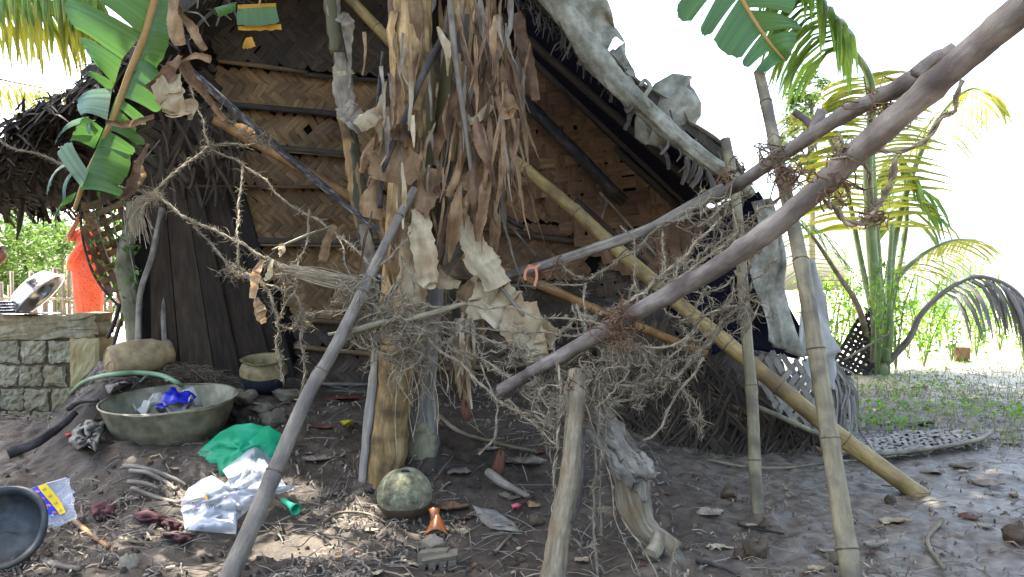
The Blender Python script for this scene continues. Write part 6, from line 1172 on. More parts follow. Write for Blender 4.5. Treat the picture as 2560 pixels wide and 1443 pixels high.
# upturned round pot
g = G(1005, 1306); R_ = 71 * g.y / F; rp = thing('round_pot', tuple(g), 'mossy round pot lying upside down at the foot of the banana stem', 'pot')
c = g + Vector((0, R_ * .75, R_ * .78)); Mx = Matrix.Translation(c) @ Matrix.Rotation(math.radians(8), 4, 'X')
mb = MB(); mb.lathe([(R_ * math.cos(a) * (1 if a > 0 else 1), R_ * .95 * math.sin(a)) for a in np.linspace(-.25, 1.571, 16)], Mx, 48, .03, 9); mb.build('body', 'pot_moss', rp)
mb = MB(); mb.lathe([(R_ * .7, -R_ * .85)] + [(R_ * math.cos(a) * 1.004, R_ * .95 * math.sin(a)) for a in np.linspace(-.85, -.2, 8)], Mx, 48, .03, 9); mb.build('muddy_base', 'clod', rp)
mb = MB(); mb.tube([Mx @ Vector((R_ * x, R_ * y - R_ * .12, math.sqrt(max(0, 1 - x * x - (y - .12) ** 2)) * R_ * .95 + .001)) for x, y in ((-.1, 0), (-.02, .03), (.06, -.01), (.14, .03), (.2, -.04), (.1, -.08), (0, -.05), (-.1, 0))], .004, 6); mb.build('crack', 'dark_inside', rp)
# black bowl, mouth towards the camera
g = G(30, 1432); R_ = 106 * g.y / F; Mx = axisM(P(6, 1322, g.y + .07), (.22, -.86, .48))
lath('black_bowl', [(0, -.075), (R_ * .6, -.07), (R_ * .85, -.045), (R_ * 1.0, .0), (R_ * 1.02, .02), (R_ * .98, .028), (R_ * .86, .018), (R_ * .84, -.005), (R_ * .7, -.035), (R_ * .4, -.05), (0, -.055)], Mx, 'bowl_black', 'blackened wide bowl tipped towards the camera at the lower left corner', 'bowl', 56, .02, 12)

# ------------------------------------------------------------------ litter with an outline: lies on the ground
def flat(outline, lift=.02, amp=.02, rings_=7, sub=3, fr=16, seed=0, skew=0.0):
    """sheet or bag lying on the ground, by its outline; amp is crumple height"""
    pts = []
    for i in range(len(outline)):
        a = outline[i]; b = outline[(i + 1) % len(outline)]
        for k_ in range(sub): pts.append((a[0] + (b[0] - a[0]) * k_ / sub, a[1] + (b[1] - a[1]) * k_ / sub))
    cu = sum(p[0] for p in pts) / len(pts); cv = sum(p[1] for p in pts) / len(pts); V = []; n = len(pts); dc = G(cu, max(p[1] for p in pts) - 4).y
    for r in range(rings_):
        t = 1 - r / rings_
        for (u, v) in pts:
            uu = cu + (u - cu) * t; vv = cv + (v - cv) * t; q = G(uu, vv); up = lift * (1 - t ** 3) + amp * (float(vnoise(q.x * fr + seed, q.y * fr, seed)) * .5 + .5) + amp * .5 * float(vnoise(q.x * fr * 2.7, q.y * fr * 2.7 + seed, seed + 1))
            f = 1 - max(.004, up) / H; f = max(.85, f); V.append(P(uu, vv, q.y * f))
    q = G(cu, cv); V.append(P(cu, cv, q.y * (1 - (lift + amp * .5) / H))); Fc = []
    for r in range(rings_ - 1):
        for k_ in range(n): Fc.append((r * n + k_, r * n + (k_ + 1) % n, (r + 1) * n + (k_ + 1) % n, (r + 1) * n + k_))
    Fc += [((rings_ - 1) * n + k_, (rings_ - 1) * n + (k_ + 1) % n, len(V) - 1) for k_ in range(n)]
    mb = MB(); mb.add(V, Fc, [(p.x, p.y) for p in V]); return mb
def puff(outline, dbase, lean, bulge, amp=.02, fr=14, rings_=8, sub=3, seed=0):
    """bag standing up: front and back skins"""
    pts = []
    for i in range(len(outline)):
        a = outline[i]; b = outline[(i + 1) % len(outline)]
        for k_ in range(sub): pts.append((a[0] + (b[0] - a[0]) * k_ / sub, a[1] + (b[1] - a[1]) * k_ / sub))
    cu = sum(p[0] for p in pts) / len(pts); cv = sum(p[1] for p in pts) / len(pts); n = len(pts); vb = max(p[1] for p in pts); mb = MB()
    for sg in (-1, 1):
        V = []
        for r in range(rings_ + 1):
            t = 1 - r / rings_
            for (u, v) in pts:
                uu = cu + (u - cu) * t; vv = cv + (v - cv) * t; d = dbase + lean * (vb - vv) / 100 + sg * bulge * math.sqrt(max(0, 1 - t * t)); p = P(uu, vv, d)
                p.y += (1 - t * .6) * amp * (float(vnoise(p.x * fr + seed, p.z * fr, seed)) + .7 * float(vnoise(p.x * fr * 2.3, p.z * fr * 2.3 + seed, seed + 1))); V.append(p)
        mb.add(V, [(r * n + k_, r * n + (k_ + 1) % n, (r + 1) * n + (k_ + 1) % n, (r + 1) * n + k_) for r in range(rings_) for k_ in range(n)])
    return mb
gd = G(600, 1200).y
tag(puff([(483, 1143), (515, 1110), (550, 1080), (585, 1063), (630, 1057), (658, 1068), (672, 1064), (712, 1090), (704, 1112), (682, 1145), (655, 1165), (600, 1172), (572, 1198), (548, 1202), (530, 1165), (486, 1153)], gd + .08, .17, .06, .05, 22, seed=3).build('green_bag', 'green_plastic'), 'crumpled green plastic bag beside the basin', 'plastic bag')
WB = [(455, 1256), (470, 1222), (500, 1200), (530, 1188), (562, 1212), (572, 1196), (556, 1176), (600, 1142), (640, 1106), (664, 1124), (684, 1152), (702, 1195), (716, 1215), (740, 1212), (734, 1224), (700, 1234), (650, 1256), (612, 1282), (594, 1300), (590, 1336), (530, 1331), (462, 1324), (458, 1292), (452, 1275)]
wbag = flat(WB, .06, .035, 9, 3, 9, seed=5).build('white_bag', 'white_plastic'); tag(wbag, 'torn white plastic bag with an orange mark lying behind the grey prop', 'plastic bag')
from mathutils.bvhtree import BVHTree
_bv = BVHTree.FromPolygons([tuple(Vector(v.co) + wbag.location) for v in wbag.data.vertices], [tuple(f.vertices) for f in wbag.data.polygons])
def onbag(u, v, o=.012):
    c = Vector((0, 0, H)); d = (P(u, v, 1.0) - c).normalized(); h = _bv.ray_cast(c, d)
    return (h[0] - d * o) if h[0] is not None else P(u, v, G(u, v).y * .9)
def surf(u, v, up): q = G(u, v); return P(u, v, q.y * (1 - up / H))
def text_on(s_, mp, name, material, parent, size=1.0):
    cu = bpy.data.curves.new('t', 'FONT'); cu.body = s_; cu.size = size; cu.resolution_u = 3; to = bpy.data.objects.new('t', cu); COL.objects.link(to)
    dg = bpy.context.evaluated_depsgraph_get(); me = bpy.data.meshes.new_from_object(to.evaluated_get(dg)); V = [mp(v.co.x, v.co.y) for v in me.vertices]; Fc = [tuple(p.vertices) for p in me.polygons]
    bpy.data.objects.remove(to); bpy.data.curves.remove(cu); mb = MB(); mb.add(V, Fc, [(0, 0)] * len(V)); return mb.build(name, material, parent, smooth=False)
UPB = .118
for s_, u0, v0, sz, slope in (('1GIL TIGI', 484, 1264, 11, .02), ('XVVVAK', 512, 1263, 9, .06)):
    sx = .62
    if s_.startswith('1'): text_on('TIGI', lambda x, y: onbag(478 + x * 13, 1266 - y * 15 + x * .4), 'print', 'ink', wbag)
    else: text_on(s_, lambda x, y: onbag(512 + x * 11, 1268 - y * 14 + x * 1.2), 'print', 'ink', wbag)
mb = MB(); V = [onbag(u, v) for u, v in [(494, 1238), (497, 1232), (504, 1234), (507, 1229), (513, 1232), (516, 1231), (518, 1240), (521, 1251), (511, 1247), (503, 1242)]]; mb.add(V, [tuple(range(len(V)))]); mb.build('orange_mark', 'orange_print', wbag, smooth=False)
mb = MB()
for k_ in range(4): V = [onbag(u, v) for u, v in [(500 + 2.6 * k_, 1312), (501.2 + 2.6 * k_, 1312), (501.2 + 2.6 * k_, 1326 - k_ % 2 * 3), (500 + 2.6 * k_, 1326 - k_ % 2 * 3)]]; mb.add(V, [(0, 1, 2, 3)])
mb.build('small_print', 'ink', wbag, smooth=False)
mb = MB(); V = [onbag(u, v) for u, v in [(588, 1209), (616, 1207), (618, 1216), (606, 1222), (585, 1220)]]; mb.add(V, [(0, 1, 2, 3, 4)]); mb.build('sticker', 'white_cloth', wbag, smooth=False)
# clear packet with printed strip
gp_ = G(140, 1322); D0 = gp_.y; pk = thing('clear_packet', tuple(gp_), 'clear plastic packet with a yellow and blue strip of tens by the black bowl', 'packet')
QC = [P(80, 1224, D0 + .05), P(172, 1193, D0 + .10), P(196, 1296, D0 - .02), P(122, 1322, D0 - .02)]
def Q(a, b, o=0.0, sk=0.0):
    a = a + sk * b; p = QC[0].lerp(QC[1], a).lerp(QC[3].lerp(QC[2], a), b)
    return p + Vector((0, -1, .3)) * (o + .012 * math.sin(a * 5 + b * 3))
mb = MB(); n_ = 14
for sg in (-1, 1):
    V = [Q(i / n_, j / n_, sg * .008 * math.sin(math.pi * i / n_) * math.sin(math.pi * j / n_) + .006 * float(vnoise(i * .6, j * .6, 4))) + Vector((.010 * float(vnoise(j * .8, i, 5)) * (i == n_), 0, 0)) for j in range(n_ + 1) for i in range(n_ + 1)]
    mb.add(V, [(j * (n_ + 1) + i, j * (n_ + 1) + i + 1, (j + 1) * (n_ + 1) + i + 1, (j + 1) * (n_ + 1) + i) for j in range(n_) for i in range(n_)])
mb.build('film', 'clear_plastic', pk)
for a0, a1, b0, b1, m_, nm in [(0, .24, 0, .74, 'blue_print', 'blue_strip'), (.24, .46, 0, .78, 'yellow_print', 'yellow_strip'), (0, .95, -.012, .012, 'white_cloth', 'seal')]:
    mb = MB(); nb = 10; SK = 0 if nm == 'seal' else .30; V = [Q(a0 + (a1 - a0) * i / 2, b0 + (b1 - b0) * j / nb, .012, SK) for j in range(nb + 1) for i in range(3)]; mb.add(V, [(j * 3 + i, j * 3 + i + 1, j * 3 + i + 4, j * 3 + i + 3) for j in range(nb) for i in range(2)]); st_ = mb.build(nm, m_, pk)
    if nm == 'yellow_strip':
        for q_ in range(4): text_on('10', lambda x, y: Q(a0 + .045 + x * .105, .17 + q_ * .19 - y * .085 - .03 * x, .0145, .30), 'number', 'red_print', st_)
    if nm == 'blue_strip':
        for q_ in range(4):
            for ca, cb, sz, mm in ((.15, .12 + q_ * .19, .055, 'pink_print'), (.06, .17 + q_ * .19, .04, 'sky_print')):
                V = [Q(ca + sz * math.cos(t) * (1 + .3 * math.sin(3 * t)), cb + sz * .8 * math.sin(t) * (1 + .3 * math.cos(2 * t)), .0140 + .0004 * (mm == 'sky_print'), .30) for t in np.linspace(0, 5.9, 14)]; mb = MB(); mb.add(V, [tuple(range(14))]); mb.build('printed_shape', mm, st_, smooth=False)
# green nozzle with pale stem
a = surf(690, 1240, .02); b = surf(742, 1275, .03); nz = thing('green_nozzle', tuple(a), 'green plastic horn nozzle on a pale stem by the white bag', 'nozzle'); dv = (b - a).normalized(); Mx = axisM(a.lerp(b, .32), dv); Lh = (b - a).length
mb = MB(); mb.lathe([(.010, 0), (.013, .01), (.014, Lh * .35), (.018, Lh * .5), (.024, Lh * .62), (.027, Lh * .66), (.022, Lh * .655), (.012, Lh * .45), (.009, Lh * .1)], Mx, 20); mb.build('horn', 'green_hard', nz)
mb = MB(); mb.tube([a - dv * .03, a + dv * .02, a.lerp(b, .34)], .009, 8, rough=.2); mb.build('stem', 'bamboo_pale', nz)
# rags and wrappers
for out, m_, lift, amp, nm, lb, cat, sd in [
    ([(180, 1075), (215, 1050), (262, 1048), (270, 1065), (250, 1095), (240, 1130), (218, 1115), (190, 1125), (170, 1105)], 'grey_rag', .03, .05, 'grey_rag', 'torn grey sack rag lying left of the wide basin', 'rag', 11),
    ([(160, 1085), (175, 1083), (192, 1088), (186, 1094), (165, 1092)], 'red_plastic', .02, .02, 'red_scrap', 'small red plastic scrap by the grey sack rag', 'scrap', 12),
    ([(225, 1265), (260, 1250), (290, 1262), (285, 1285), (250, 1300), (230, 1290)], 'red_rag', .01, .015, 'red_rag', 'dark red rag patch trodden into the soil near the packet', 'rag', 13),
    ([(330, 1285), (365, 1275), (400, 1285), (430, 1300), (455, 1310), (440, 1325), (390, 1310), (345, 1302)], 'red_rag', .015, .02, 'red_rag', 'dull red cloth strips half buried left of the white bag', 'rag', 14),
    ([(400, 1335), (440, 1328), (490, 1338), (480, 1350), (455, 1360), (430, 1345)], 'red_rag', .02, .02, 'red_rag', 'red cloth scrap below the white bag in the sun spots', 'rag', 15),
    ([(850, 1053), (868, 1050), (882, 1050), (884, 1060), (870, 1068), (855, 1062)], 'leaf_yellow', .02, .02, 'yellow_scrap', 'bright yellow leaf scrap on the dark soil behind the grey prop', 'scrap', 16),
    ([(262, 965), (290, 950), (318, 948), (330, 958), (300, 972), (270, 985)], 'grey_rag', .04, .05, 'grey_rag', 'crumpled pale rag behind the wide basin', 'rag', 17),
    ([(1180, 1262), (1200, 1270), (1240, 1275), (1290, 1310), (1300, 1330), (1230, 1322), (1200, 1300)], 'grey_rag', .01, .01, 'muddy_sheet', 'mud-coloured sheet pressed into the ground right of the round pot', 'rag', 18),
    ([(1278, 1262), (1292, 1258), (1303, 1262), (1296, 1272), (1282, 1271)], 'pink_print', .02, .01, 'pink_scrap', 'little pink scrap on the mud near the stump post', 'scrap', 19)]:
    tag(flat(out, lift, amp, 6, 3, 22, seed=sd).build(nm, m_, solid=.003), lb, cat)
# hose and wire
mb = MB(); mb.tube(catmull([surf(175, 985, .03), surf(210, 955, .08), surf(270, 938, .12), surf(340, 932, .14), surf(400, 938, .12), surf(440, 955, .06), surf(455, 965, .03)], 8), .014, 8); tag(mb.build('garden_hose', 'hose_green'), 'faded green hose arching over the soil behind the basin', 'hose')
mb = MB(); mb.ribbon(catmull([surf(350, 955, .05), surf(370, 938, .09), surf(400, 936, .1), surf(420, 952, .04)], 6), .018, (0, -1, .6), bow=.2); tag(mb.build('plastic_strip', 'white_rag'), 'pale plastic strip curled under the green hose', 'strip')
# heaps
mb = MB()
for i in range(1500):
    u = random.gauss(465, 42); v = random.gauss(935, 12); q = G(u, min(968, v + 12)); p = q + Vector((0, 0, random.uniform(0, .09) * max(0, 1 - abs(u - 465) / 110))); a = random.uniform(0, 6.28); L = random.uniform(.03, .12); e = p + Vector((math.cos(a) * L, math.sin(a) * L, random.uniform(-.02, .04)))
    mb.ribbon([p, p.lerp(e, .5) + Vector((0, 0, random.uniform(.0, .025))), e], .003, (random.uniform(-1, 1), -1, random.uniform(0, 1)))
tag(mb.build('coir_heap', 'coir_heap', smooth=False), 'brown heap of loose coir fibre in front of the door boards', 'fibre heap', kind='stuff')

# ------------------------------------------------------------------ stones and shards
def rock(name, u, v, wpx, hr, m_, label, cat='stone', seed=0, group=None, sink=.45, sq=.85):
    q = G(u, v); r = wpx / 2 * q.y / F; mb = MB(); V = []; n1, n2 = 12, 16
    for i in range(n1 + 1):
        th = math.pi * i / n1
        for j in range(n2):
            ph = 2 * math.pi * j / n2; d = Vector((math.sin(th) * math.cos(ph), math.sin(th) * math.sin(ph), math.cos(th))); f = 1 + .3 * vnoise(d.x * 2.1 + seed * 3, d.y * 2.1 + d.z * 1.6 + seed, seed) + .2 * vnoise(d.x * 4.5 + seed, d.z * 4.5 + d.y * 4, seed + 1) + .08 * vnoise(d.x * 11, d.z * 11 + d.y * 9, seed)
            V.append(q + Vector((d.x * r * f, d.y * r * f * sq, d.z * r * hr * f + r * hr * (1 - sink))))
    mb.add(V, [(i * n2 + j, (i + 1) * n2 + j, (i + 1) * n2 + (j + 1) % n2, i * n2 + (j + 1) % n2) for i in range(n1) for j in range(n2)]); return tag(mb.build(name, m_), label, cat, group)
for u, v, w_, h_, m_, lb, sd in [(325, 1425, 48, 1.0, 'stone_pale', 'pale pointed stone in the sun spots at lower left', 1), (688, 1062, 80, .55, 'stone', 'broad flat stone between the basin and the grey prop', 2), (610, 1005, 75, .5, 'stone', 'long low stone in front of the burnt pot', 3), (720, 1000, 70, .5, 'stone', 'rounded stone right of the burnt pot', 4), (660, 1030, 50, .6, 'stone', 'small stone above the broad flat one', 5), (905, 1240, 26, .9, 'stone', 'small grey stone at the left foot of the banana stem', 6), (1080, 1372, 62, .65, 'stone_pale', 'pale stone just behind the notched shard', 7), (2095, 1412, 40, .9, 'stone', 'round grey stone by the foot of the near bamboo post', 8), (762, 1285, 18, .9, 'stone', 'tiny grey pebble below the green nozzle', 9), (1855, 1395, 44, .8, 'clod', 'lump of dark dung on the mud between log and post', 10), (1890, 1390, 66, .8, 'clod', 'larger wrinkled mud clod beside the dung lump', 11), (2545, 1355, 70, .8, 'clod', 'dark brown lump at the right edge of the mud', 12), (1825, 1240, 40, .7, 'clod', 'mud clod left of the thinner bamboo post', 13), (2225, 1255, 30, .7, 'clod', 'mud clod beside the foot of the leaning bamboo', 14), (1910, 1320, 26, .8, 'clod', 'small mud clod just below the thinner bamboo post', 15), (645, 978, 20, 1, 'stone', 'grey knob of stone leaning on the burnt pot', 16), (2130, 1305, 30, .6, 'clod', 'mud clod right of the near bamboo post', 17), (1340, 1310, 34, .9, 'clod', 'dark mud clod left of the stump post', 18)]:
    rock('stone' if m_.startswith('stone') else 'mud_clod' if m_ == 'clod' else 'brown_lump', u, v, w_, h_, m_, lb, 'stone' if m_.startswith('stone') else 'clod', sd)
q = G(1095, 1425); mb = MB(); w_ = 92 * q.y / F; ax = Vector((1, .12, .06)).normalized(); 
for i in range(4): mb.box(q + ax * (w_ * (i / 3 - .5) * .8 + random.uniform(-.004, .004)) + Vector((0, .014, .012)), ax * w_ * random.uniform(.07, .11), Vector((.004, .016, .002)), Vector((.002, 0, .016)))
mb.box(q + Vector((0, .035, .032)), ax * w_ * .48 + Vector((0, 0, .004)), (0, .03, .004), (.004, -.004, .014)); mb.box(q + Vector((-.02, .05, .036)), ax * w_ * .4, (.004, .022, 0), (0, 0, .02)); tag(mb.build('notched_shard', 'stone', smooth=False), 'pale notched block fragment at the lower centre', 'shard')
q = G(1090, 1342); sh = thing('glazed_shard', tuple(q), 'shiny orange glazed pot shard near the round pot', 'shard')
mb = MB(); mb.patch(q + Vector((-.05, -.01, .005)), q + Vector((.052, -.005, .005)), q + Vector((.02, .06, .05)), q + Vector((-.02, .06, .05)), 8, 6, lambda a, b: Vector((0, -.3, 1)) * (.03 * math.sin(a * 3.14))); mb.build('flared_rim', 'terracotta', sh, solid=.006)
mb = MB(); mb.tube([q + Vector((-.005, .045, .05)), q + Vector((-.012, .065, .075)), q + Vector((-.014, .075, .092))], [.02, .019, .024], 12); mb.build('neck', 'terracotta', sh)
q = G(1245, 1178); mb = MB(); mb.lathe([(.028, 0), (.03, .02), (.022, .08), (.012, .095), (0, .097)], Matrix.Translation(q) @ Matrix.Rotation(.15, 4, 'Y'), 14, .2, 3); tag(mb.build('clay_cone', 'leaf_rust'), 'upright rusty clay fragment right of the banana stem', 'shard')
q = G(1165, 1045); mb = MB(); mb.lathe([(.03, 0), (.034, .03), (.02, .08), (0, .085)], Matrix.Translation(q), 12, .3, 5); tag(mb.build('clay_fragment', 'leaf_rust'), 'rusty clay fragment in the dark behind the banana stem', 'shard')
q = G(2405, 905); mb = MB(); mb.box(q + Vector((0, 0, .1)), (.09, 0, 0), (0, .04, 0), (0, 0, .1)); tag(mb.build('small_container', 'dry_tan', smooth=False), 'small tan container under the sunlit weeds at right', 'container')

# ------------------------------------------------------------------ sticks lying about
def lying(name, pts, r, m_, label, cat='stick', up=None):
    mb = MB(); mb.tube(catmull([surf(u, v, r * .8 + .004) for u, v in pts], 6), lambda t: r * (1.05 - .4 * t), 7, rough=.2, seed=int(pts[0][0])); return tag(mb.build(name, m_), label, cat)
for pts, r, m_, lb in [([(186, 1302), (225, 1335), (272, 1368)], .013, 'bamboo_ochre', 'brown bamboo stick lying below the clear packet'), ([(2355, 1300), (2320, 1345), (2330, 1380), (2362, 1422)], .010, 'wood_pale', 'pale crooked twig on the wet mud at lower right'), ([(20, 1135), (90, 1105), (150, 1065), (190, 1030)], .03, 'charred', 'dark thick branch on the soil below the block wall'), ([(170, 1020), (200, 1005), (245, 1000)], .018, 'charred', 'short dark root behind the thick branch'),
        ([(310, 1165), (350, 1168), (400, 1182), (450, 1205), (465, 1215)], .012, 'wood_grey', 'grey exposed root, uppermost of those left of the white bag'), ([(325, 1178), (370, 1182), (415, 1205), (440, 1225)], .013, 'wood_grey', 'grey exposed root, second of those left of the white bag'), ([(320, 1205), (360, 1208), (400, 1222)], .012, 'wood_grey', 'short grey exposed root, third of those left of the white bag'), ([(330, 1222), (380, 1240), (450, 1258)], .012, 'wood_grey', 'grey exposed root, lowest of those left of the white bag'),
        ([(300, 1345), (345, 1355), (400, 1358)], .007, 'wood_pale', 'pale twig below the red cloth strips'), ([(100, 1400), (150, 1415), (200, 1425)], .014, 'wood_grey', 'root stub beside the black bowl'), ([(570, 1020), (600, 1050), (620, 1080)], .02, 'charred', 'charred stick between the basin and the broad stone'), ([(810, 1305), (850, 1282), (920, 1285), (970, 1308)], .007, 'wood_pale', 'forked pale twig left of the round pot'), ([(1100, 1040), (1150, 1080), (1250, 1110), (1340, 1128)], .012, 'wood_pale', 'long pale leaf stalk lying under the net'), ([(1240, 1380), (1270, 1345), (1300, 1312)], .006, 'wood_pale', 'thin straight twig left of the stump post'),
        ([(1770, 1150), (1850, 1165), (1960, 1170), (2080, 1155), (2160, 1150)], .008, 'bamboo_pale', 'long pale leaf rib lying under the hut corner'), ([(1740, 1402), (1800, 1415), (1850, 1440)], .009, 'charred', 'dark root right of the crooked log foot'), ([(1845, 1312), (1905, 1325), (1960, 1335)], .007, 'charred', 'dark twig between the thinner and the near bamboo post'), ([(1220, 1180), (1260, 1210), (1320, 1240)], .022, 'wood_grey', 'broken bark slab lying left of the stump post'), ([(2150, 1075), (2175, 1040), (2240, 985)], .014, 'bamboo_pale', 'flat pale leaf stalk at the edge of the grass')]:
    lying('stick', pts, r, m_, lb)
def lying_leaf(u, v, L, ang, w_, m_, label, group=None, curl=.3, seed=0, lift=.008):
    """dead leaf: pointed blade with midrib, edges curling up"""
    q = G(u, v); s = q.y / F; Lm = L * s; Wm = w_ * s; rs = random.Random(seed); ca, sa = math.cos(ang), math.sin(ang); V = []; n, c = 8, 5; mb = MB(); k2 = rs.uniform(-1, 1)
    for i in range(n + 1):
        t = i / n; wv = Wm * (math.sin(math.pi * min(1, t * .94 + .05)) ** .7) * (1 + .35 * vnoise(t * 5 + seed, seed, 2) + .15 * vnoise(t * 13 + seed, seed, 4))
        for j in range(c):
            a = j / (c - 1) * 2 - 1; x = (t - .5) * Lm; y = a * wv / 2 * (1 + .25 * vnoise(t * 7 + seed, a * 9, 11))
            z = curl * .45 * Wm * (a * a * .5 * (1 + .8 * k2 * t) + .5 * k2 * (2 * t - 1) ** 2) + .13 * Wm * vnoise(t * 4 + seed, a * 2, 5) + .05 * Wm * vnoise(t * 11 + seed, a * 5, 6)
            X, Y = x * ca - y * sa, x * sa + y * ca; V.append((q.x + X, q.y + Y, gz(q.x + X, q.y + Y) * .3 + q.z * .7 + lift + z))
    mb.add(V, [(i * c + j, i * c + j + 1, (i + 1) * c + j + 1, (i + 1) * c + j) for i in range(n) for j in range(c - 1)], [(a_[0] * 1, a_[1]) for a_ in V]); return tag(mb.build('dead_leaf', m_, solid=.0015), label, 'leaf', group)
for i, (u, v, L, an, w_, m_, lb) in enumerate([
    (810, 1150, 105, .25, 40, 'dry_grey', 'long curled grey leaf on the soil right of the grey prop'), (800, 1070, 60, -.1, 26, 'leaf_rust', 'rust brown leaf on the soil behind the grey prop'), (640, 1028, 36, .4, 20, 'leaf_rust', 'small rusty leaf among the stones by the basin'), (860, 1000, 110, .1, 40, 'leaf_rust', 'large dark red leaf in the shade behind the banana stem'), (1150, 1185, 62, .1, 44, 'dry_grey', 'curled grey-brown leaf right of the two banana stems'), (1130, 1278, 85, .0, 42, 'dry_brown', 'brown broad leaf right of the round pot'), (1165, 1300, 45, .4, 26, 'leaf_rust', 'rusty leaf beside the glazed shard'), (1310, 1160, 120, .15, 50, 'dry_grey', 'folded pale palm blade beside the rusty clay cone'), (1350, 1135, 40, .8, 22, 'leaf_rust', 'orange brown leaf behind the folded palm blade'),
    (1275, 1245, 60, -.4, 30, 'dry_grey', 'pale curled leaf between round pot and stump post'), (1335, 1268, 40, -.7, 22, 'dry_tan', 'tan leaf just left of the stump post'), (1160, 1335, 38, 1.3, 26, 'dry_pale', 'whitish leaf scrap beside the muddy sheet'), (1775, 1285, 70, .1, 44, 'dry_grey', 'grey leaf with a curled tip left of the thinner bamboo post'), (1880, 1318, 34, .2, 16, 'dry_pale', 'small pale leaf near the foot of the thinner bamboo post'), (1800, 1372, 70, .1, 26, 'dry_pale', 'pale boat-shaped leaf on the mud between log and near post'), (1455, 1405, 40, .5, 34, 'dry_pale', 'heart-shaped pale leaf right of the stump post'), (2042, 1425, 44, .1, 32, 'dry_pale', 'smooth oval pale leaf left of the near post foot'), (2070, 1382, 60, -.15, 24, 'dry_grey', 'grey curled leaf just left of the near post'),
    (2238, 1305, 76, -.3, 54, 'dry_pale', 'broad pale leaf with clear veins on the wet mud'), (2195, 1325, 36, .1, 20, 'dry_tan', 'small rolled tan leaf beside the broad veined one'), (2190, 1370, 70, .2, 40, 'dry_grey', 'wet grey leaf lying right of the near post'), (2330, 1182, 70, .15, 34, 'dry_grey', 'pale leaf above the foot of the leaning bamboo'), (2410, 1172, 74, -.1, 34, 'dry_grey', 'crumpled pale leaf right of the leaning bamboo foot'), (2465, 1218, 86, -.2, 36, 'dry_grey', 'flat grey leaf on the wet mud further right'), (2425, 1295, 56, -.2, 30, 'leaf_rust', 'curled dark red-brown leaf on the wet mud'), (2465, 1318, 44, 0, 28, 'dry_grey', 'muddy translucent leaf below the red-brown one'), (2300, 1065, 80, .1, 40, 'charred', 'dark curled leaf on the woven ground mat'), (2300, 970, 50, .3, 26, 'leaf_rust', 'red-brown leaf standing in the grass'), (2215, 1060, 50, .2, 24, 'dry_pale', 'pale leaf at the near end of the ground mat'),
    (2420, 1000, 60, .1, 26, 'dry_pale', 'pale leaf lying in the grass at right'), (2510, 1080, 60, .2, 26, 'dry_pale', 'pale leaf at the grass edge by the right border'), (2530, 1110, 50, -.2, 22, 'dry_pale', 'pale leaf on the mud by the right border'), (1235, 1125, 60, .1, 22, 'dry_grey', 'thin grey leaf lying in the shade under the net'), (930, 1330, 36, .3, 20, 'dry_pale', 'pale leaf scrap below the twig left of the round pot'), (960, 1395, 34, 1.2, 26, 'dry_tan', 'small tan leaf at the lower centre'), (1000, 1400, 40, .4, 20, 'dry_grey', 'grey leaf left of the notched shard'), (1040, 1418, 44, -.5, 20, 'dry_grey', 'curled grey leaf at the left end of the notched shard'), (1110, 1330, 40, .9, 20, 'dry_grey', 'thin curled leaf right of the glazed shard'), (940, 1440, 50, .9, 18, 'dry_pale', 'pale curved leaf strip at the bottom centre'), (2480, 1240, 40, 0, 18, 'dry_grey', 'small grey leaf below the flat one at far right'), (1690, 1270, 40, 1.0, 14, 'dry_grey', 'narrow grey leaf near the bend of the crooked log'), (200, 1370, 30, .9, 18, 'dry_pale', 'white bark chip below the brown bamboo stick')]):
    lying_leaf(u, v, L, an, w_, m_, lb, seed=i, curl=.25 + .25 * (i % 3))
# small dead leaves nobody could tell apart
rs = random.Random(21)
for i in range(120):
    u = rs.uniform(20, 2540); v = 1443 - (1443 - 1010) * rs.random() ** 1.3
    if u < 260 and v < 1060: continue
    if u > 1500 and v < 1160: v += 150
    lying_leaf(u, v, rs.uniform(14, 30), rs.uniform(0, 6.28), rs.uniform(8, 16), rs.choice(['dry_grey', 'dry_grey', 'dry_brown', 'dry_pale', 'leaf_rust']), 'tiny dry leaf scrap among the fallen bits on the dark soil', 'tiny dry leaf scraps on the ground', seed=500 + i, curl=rs.uniform(.1, .6))
# twigs, chips and straw trodden into the soil
def strew(n, ub, vb, size, m_, name, label, wid, keep=None, twig=False, pw=1.0):
    mb = MB(); k = 0; u = RNG.uniform(ub[0], ub[1], n); v = vb[1] - (vb[1] - vb[0]) * RNG.random(n) ** pw
    for a, b in zip(u, v):
        d = F * (H - .12 * (a < 1400) * (b < 1250)) / (b - CY); x = (a - CX) / F * d
        if keep is not None and not keep(x, d): continue
        z = gz(x, d); an = random.uniform(0, 6.28); L = size * random.gammavariate(1.6, .6); e = Vector((math.cos(an) * L, math.sin(an) * L, 0)); p = Vector((x, d, z + .004)); q = p + e; q.z = gz(q.x, q.y) + random.uniform(.003, .02)
        if twig: mb.tube([p, p.lerp(q, .5) + Vector((0, 0, .006)), q], wid * random.uniform(.5, 1.3), 4)
        else: mb.ribbon([p, p.lerp(q, .5) + Vector((0, 0, .006 + random.uniform(0, .01))), q], wid * random.uniform(.5, 1.6), (random.uniform(-.5, .5), -.4, 1), bow=.2)
    o = mb.build(name, m_, smooth=False); return tag(o, label, 'litter', kind='stuff')
CL = lambda x, d: vnoise(x * 1.7, d * 1.7, 21) + .6 * vnoise(x * 5, d * 5, 22) > -.05
strew(3000, (-60, 1500), (1000, 1470), .035, 'litter', 'soil_litter', 'straw and chips trodden into the dark soil around the banana stem', .006, keep=CL)
strew(900, (-60, 1500), (1000, 1470), .09, 'wood_grey', 'soil_twigs', 'thin twigs and rootlets strewn over the dark soil', .0022, twig=True)
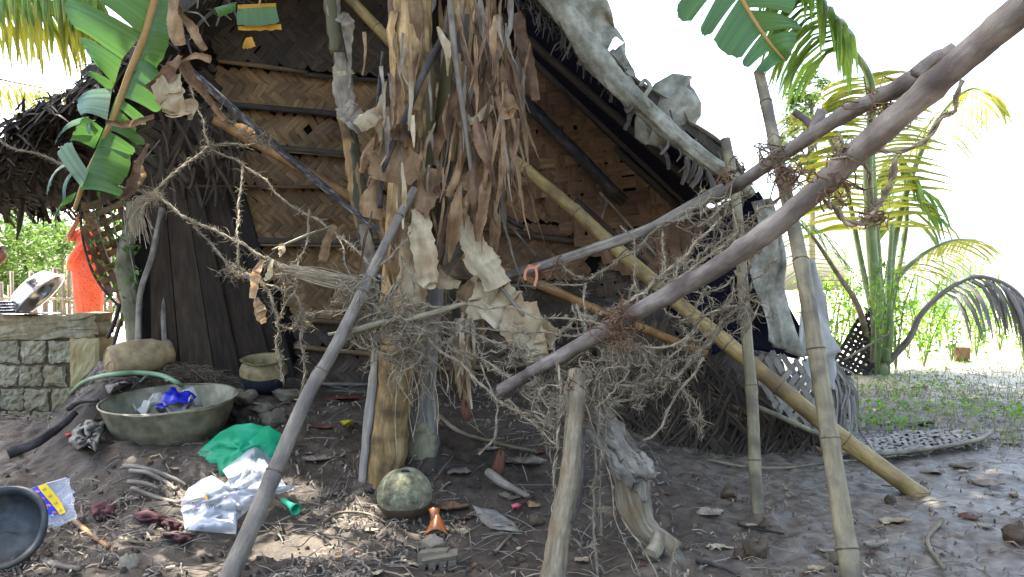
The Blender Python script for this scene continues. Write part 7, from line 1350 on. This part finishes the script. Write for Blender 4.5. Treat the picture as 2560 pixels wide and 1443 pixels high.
strew(1500, (-60, 1500), (1000, 1470), .012, 'litter', 'soil_chips', 'small pale chips on the dark soil', .007, keep=CL)
strew(500, (1500, 2600), (1130, 1470), .022, 'litter', 'mud_chips', 'sparse chips on the wet mud at right', .006)
strew(260, (1500, 2600), (1130, 1470), .09, 'wood_grey', 'mud_twigs', 'thin twigs lying on the wet mud at right', .002, twig=True)
strew(2200, (2080, 2600), (850, 1120), .06, 'palm_dry', 'grass_straw', 'pale straw lying between the grass at right', .010)
mb = MB()
for i in range(320):
    u = random.uniform(-20, 1500) if random.random() < .85 else random.uniform(1500, 2580); v = 1443 - 300 * random.random() ** 1.2 + 10; q = G(u, v); r = random.uniform(.004, .016) * (1 if u < 1500 else .8); V = []
    for th in (.35, 1.2, 1.9):
        for ph in range(6): a = ph * 1.047 + random.uniform(-.3, .3); rr_ = r * random.uniform(.75, 1.2); V.append(q + Vector((math.sin(th) * math.cos(a) * rr_, math.sin(th) * math.sin(a) * rr_, math.cos(th) * rr_ * .8 + r * .3)))
    mb.add(V, [tuple(range(6))] + [(k_ * 6 + j, k_ * 6 + (j + 1) % 6, (k_ + 1) * 6 + (j + 1) % 6, (k_ + 1) * 6 + j) for k_ in range(2) for j in range(6)])
tag(mb.build('soil_crumbs', 'mud'), 'crumbs of dark mud scattered over the ground', 'soil', kind='stuff')

vn = thing('climbing_vine', P(290, 780, 5.0), 'thin leafy vine climbing over the torn lattice by the crooked post', 'vine')
mb = MB(); lc = MB()
for pts in ([(330, 770, 5.0), (290, 690, 5.0), (255, 600, 5.0), (235, 520, 5.0)], [(335, 760, 4.95), (300, 640, 4.95), (285, 560, 4.95), (270, 500, 4.95)], [(340, 700, 4.9), (320, 600, 4.9), (310, 520, 4.9), (330, 440, 4.9), (400, 350, 4.9)]):
    pp = PP(pts); mb.tube(pp, .004, 5); leaf_cloud(lc, np.array([tuple(along(pp, random.random()) + Vector(RNG.normal(size=3)) * .05) for _ in range(55)]), .05, .45, .2, .03, .2)
mb.build('stems', 'wood_grey', vn); lc.build('leaves', 'foliage', vn, smooth=False)
for pts, lb in (([(300, 760, 5.1), (285, 810, 5.1), (268, 845, 5.1)], 'dark prop stick under the torn lattice, left one'), ([(312, 780, 5.05), (290, 840, 5.05), (272, 905, 5.05)], 'dark prop stick under the torn lattice, right one')):
    mb = MB(); mb.tube(PP(pts), .013, 6, rough=.2); tag(mb.build('stick', 'charred'), lb, 'stick')
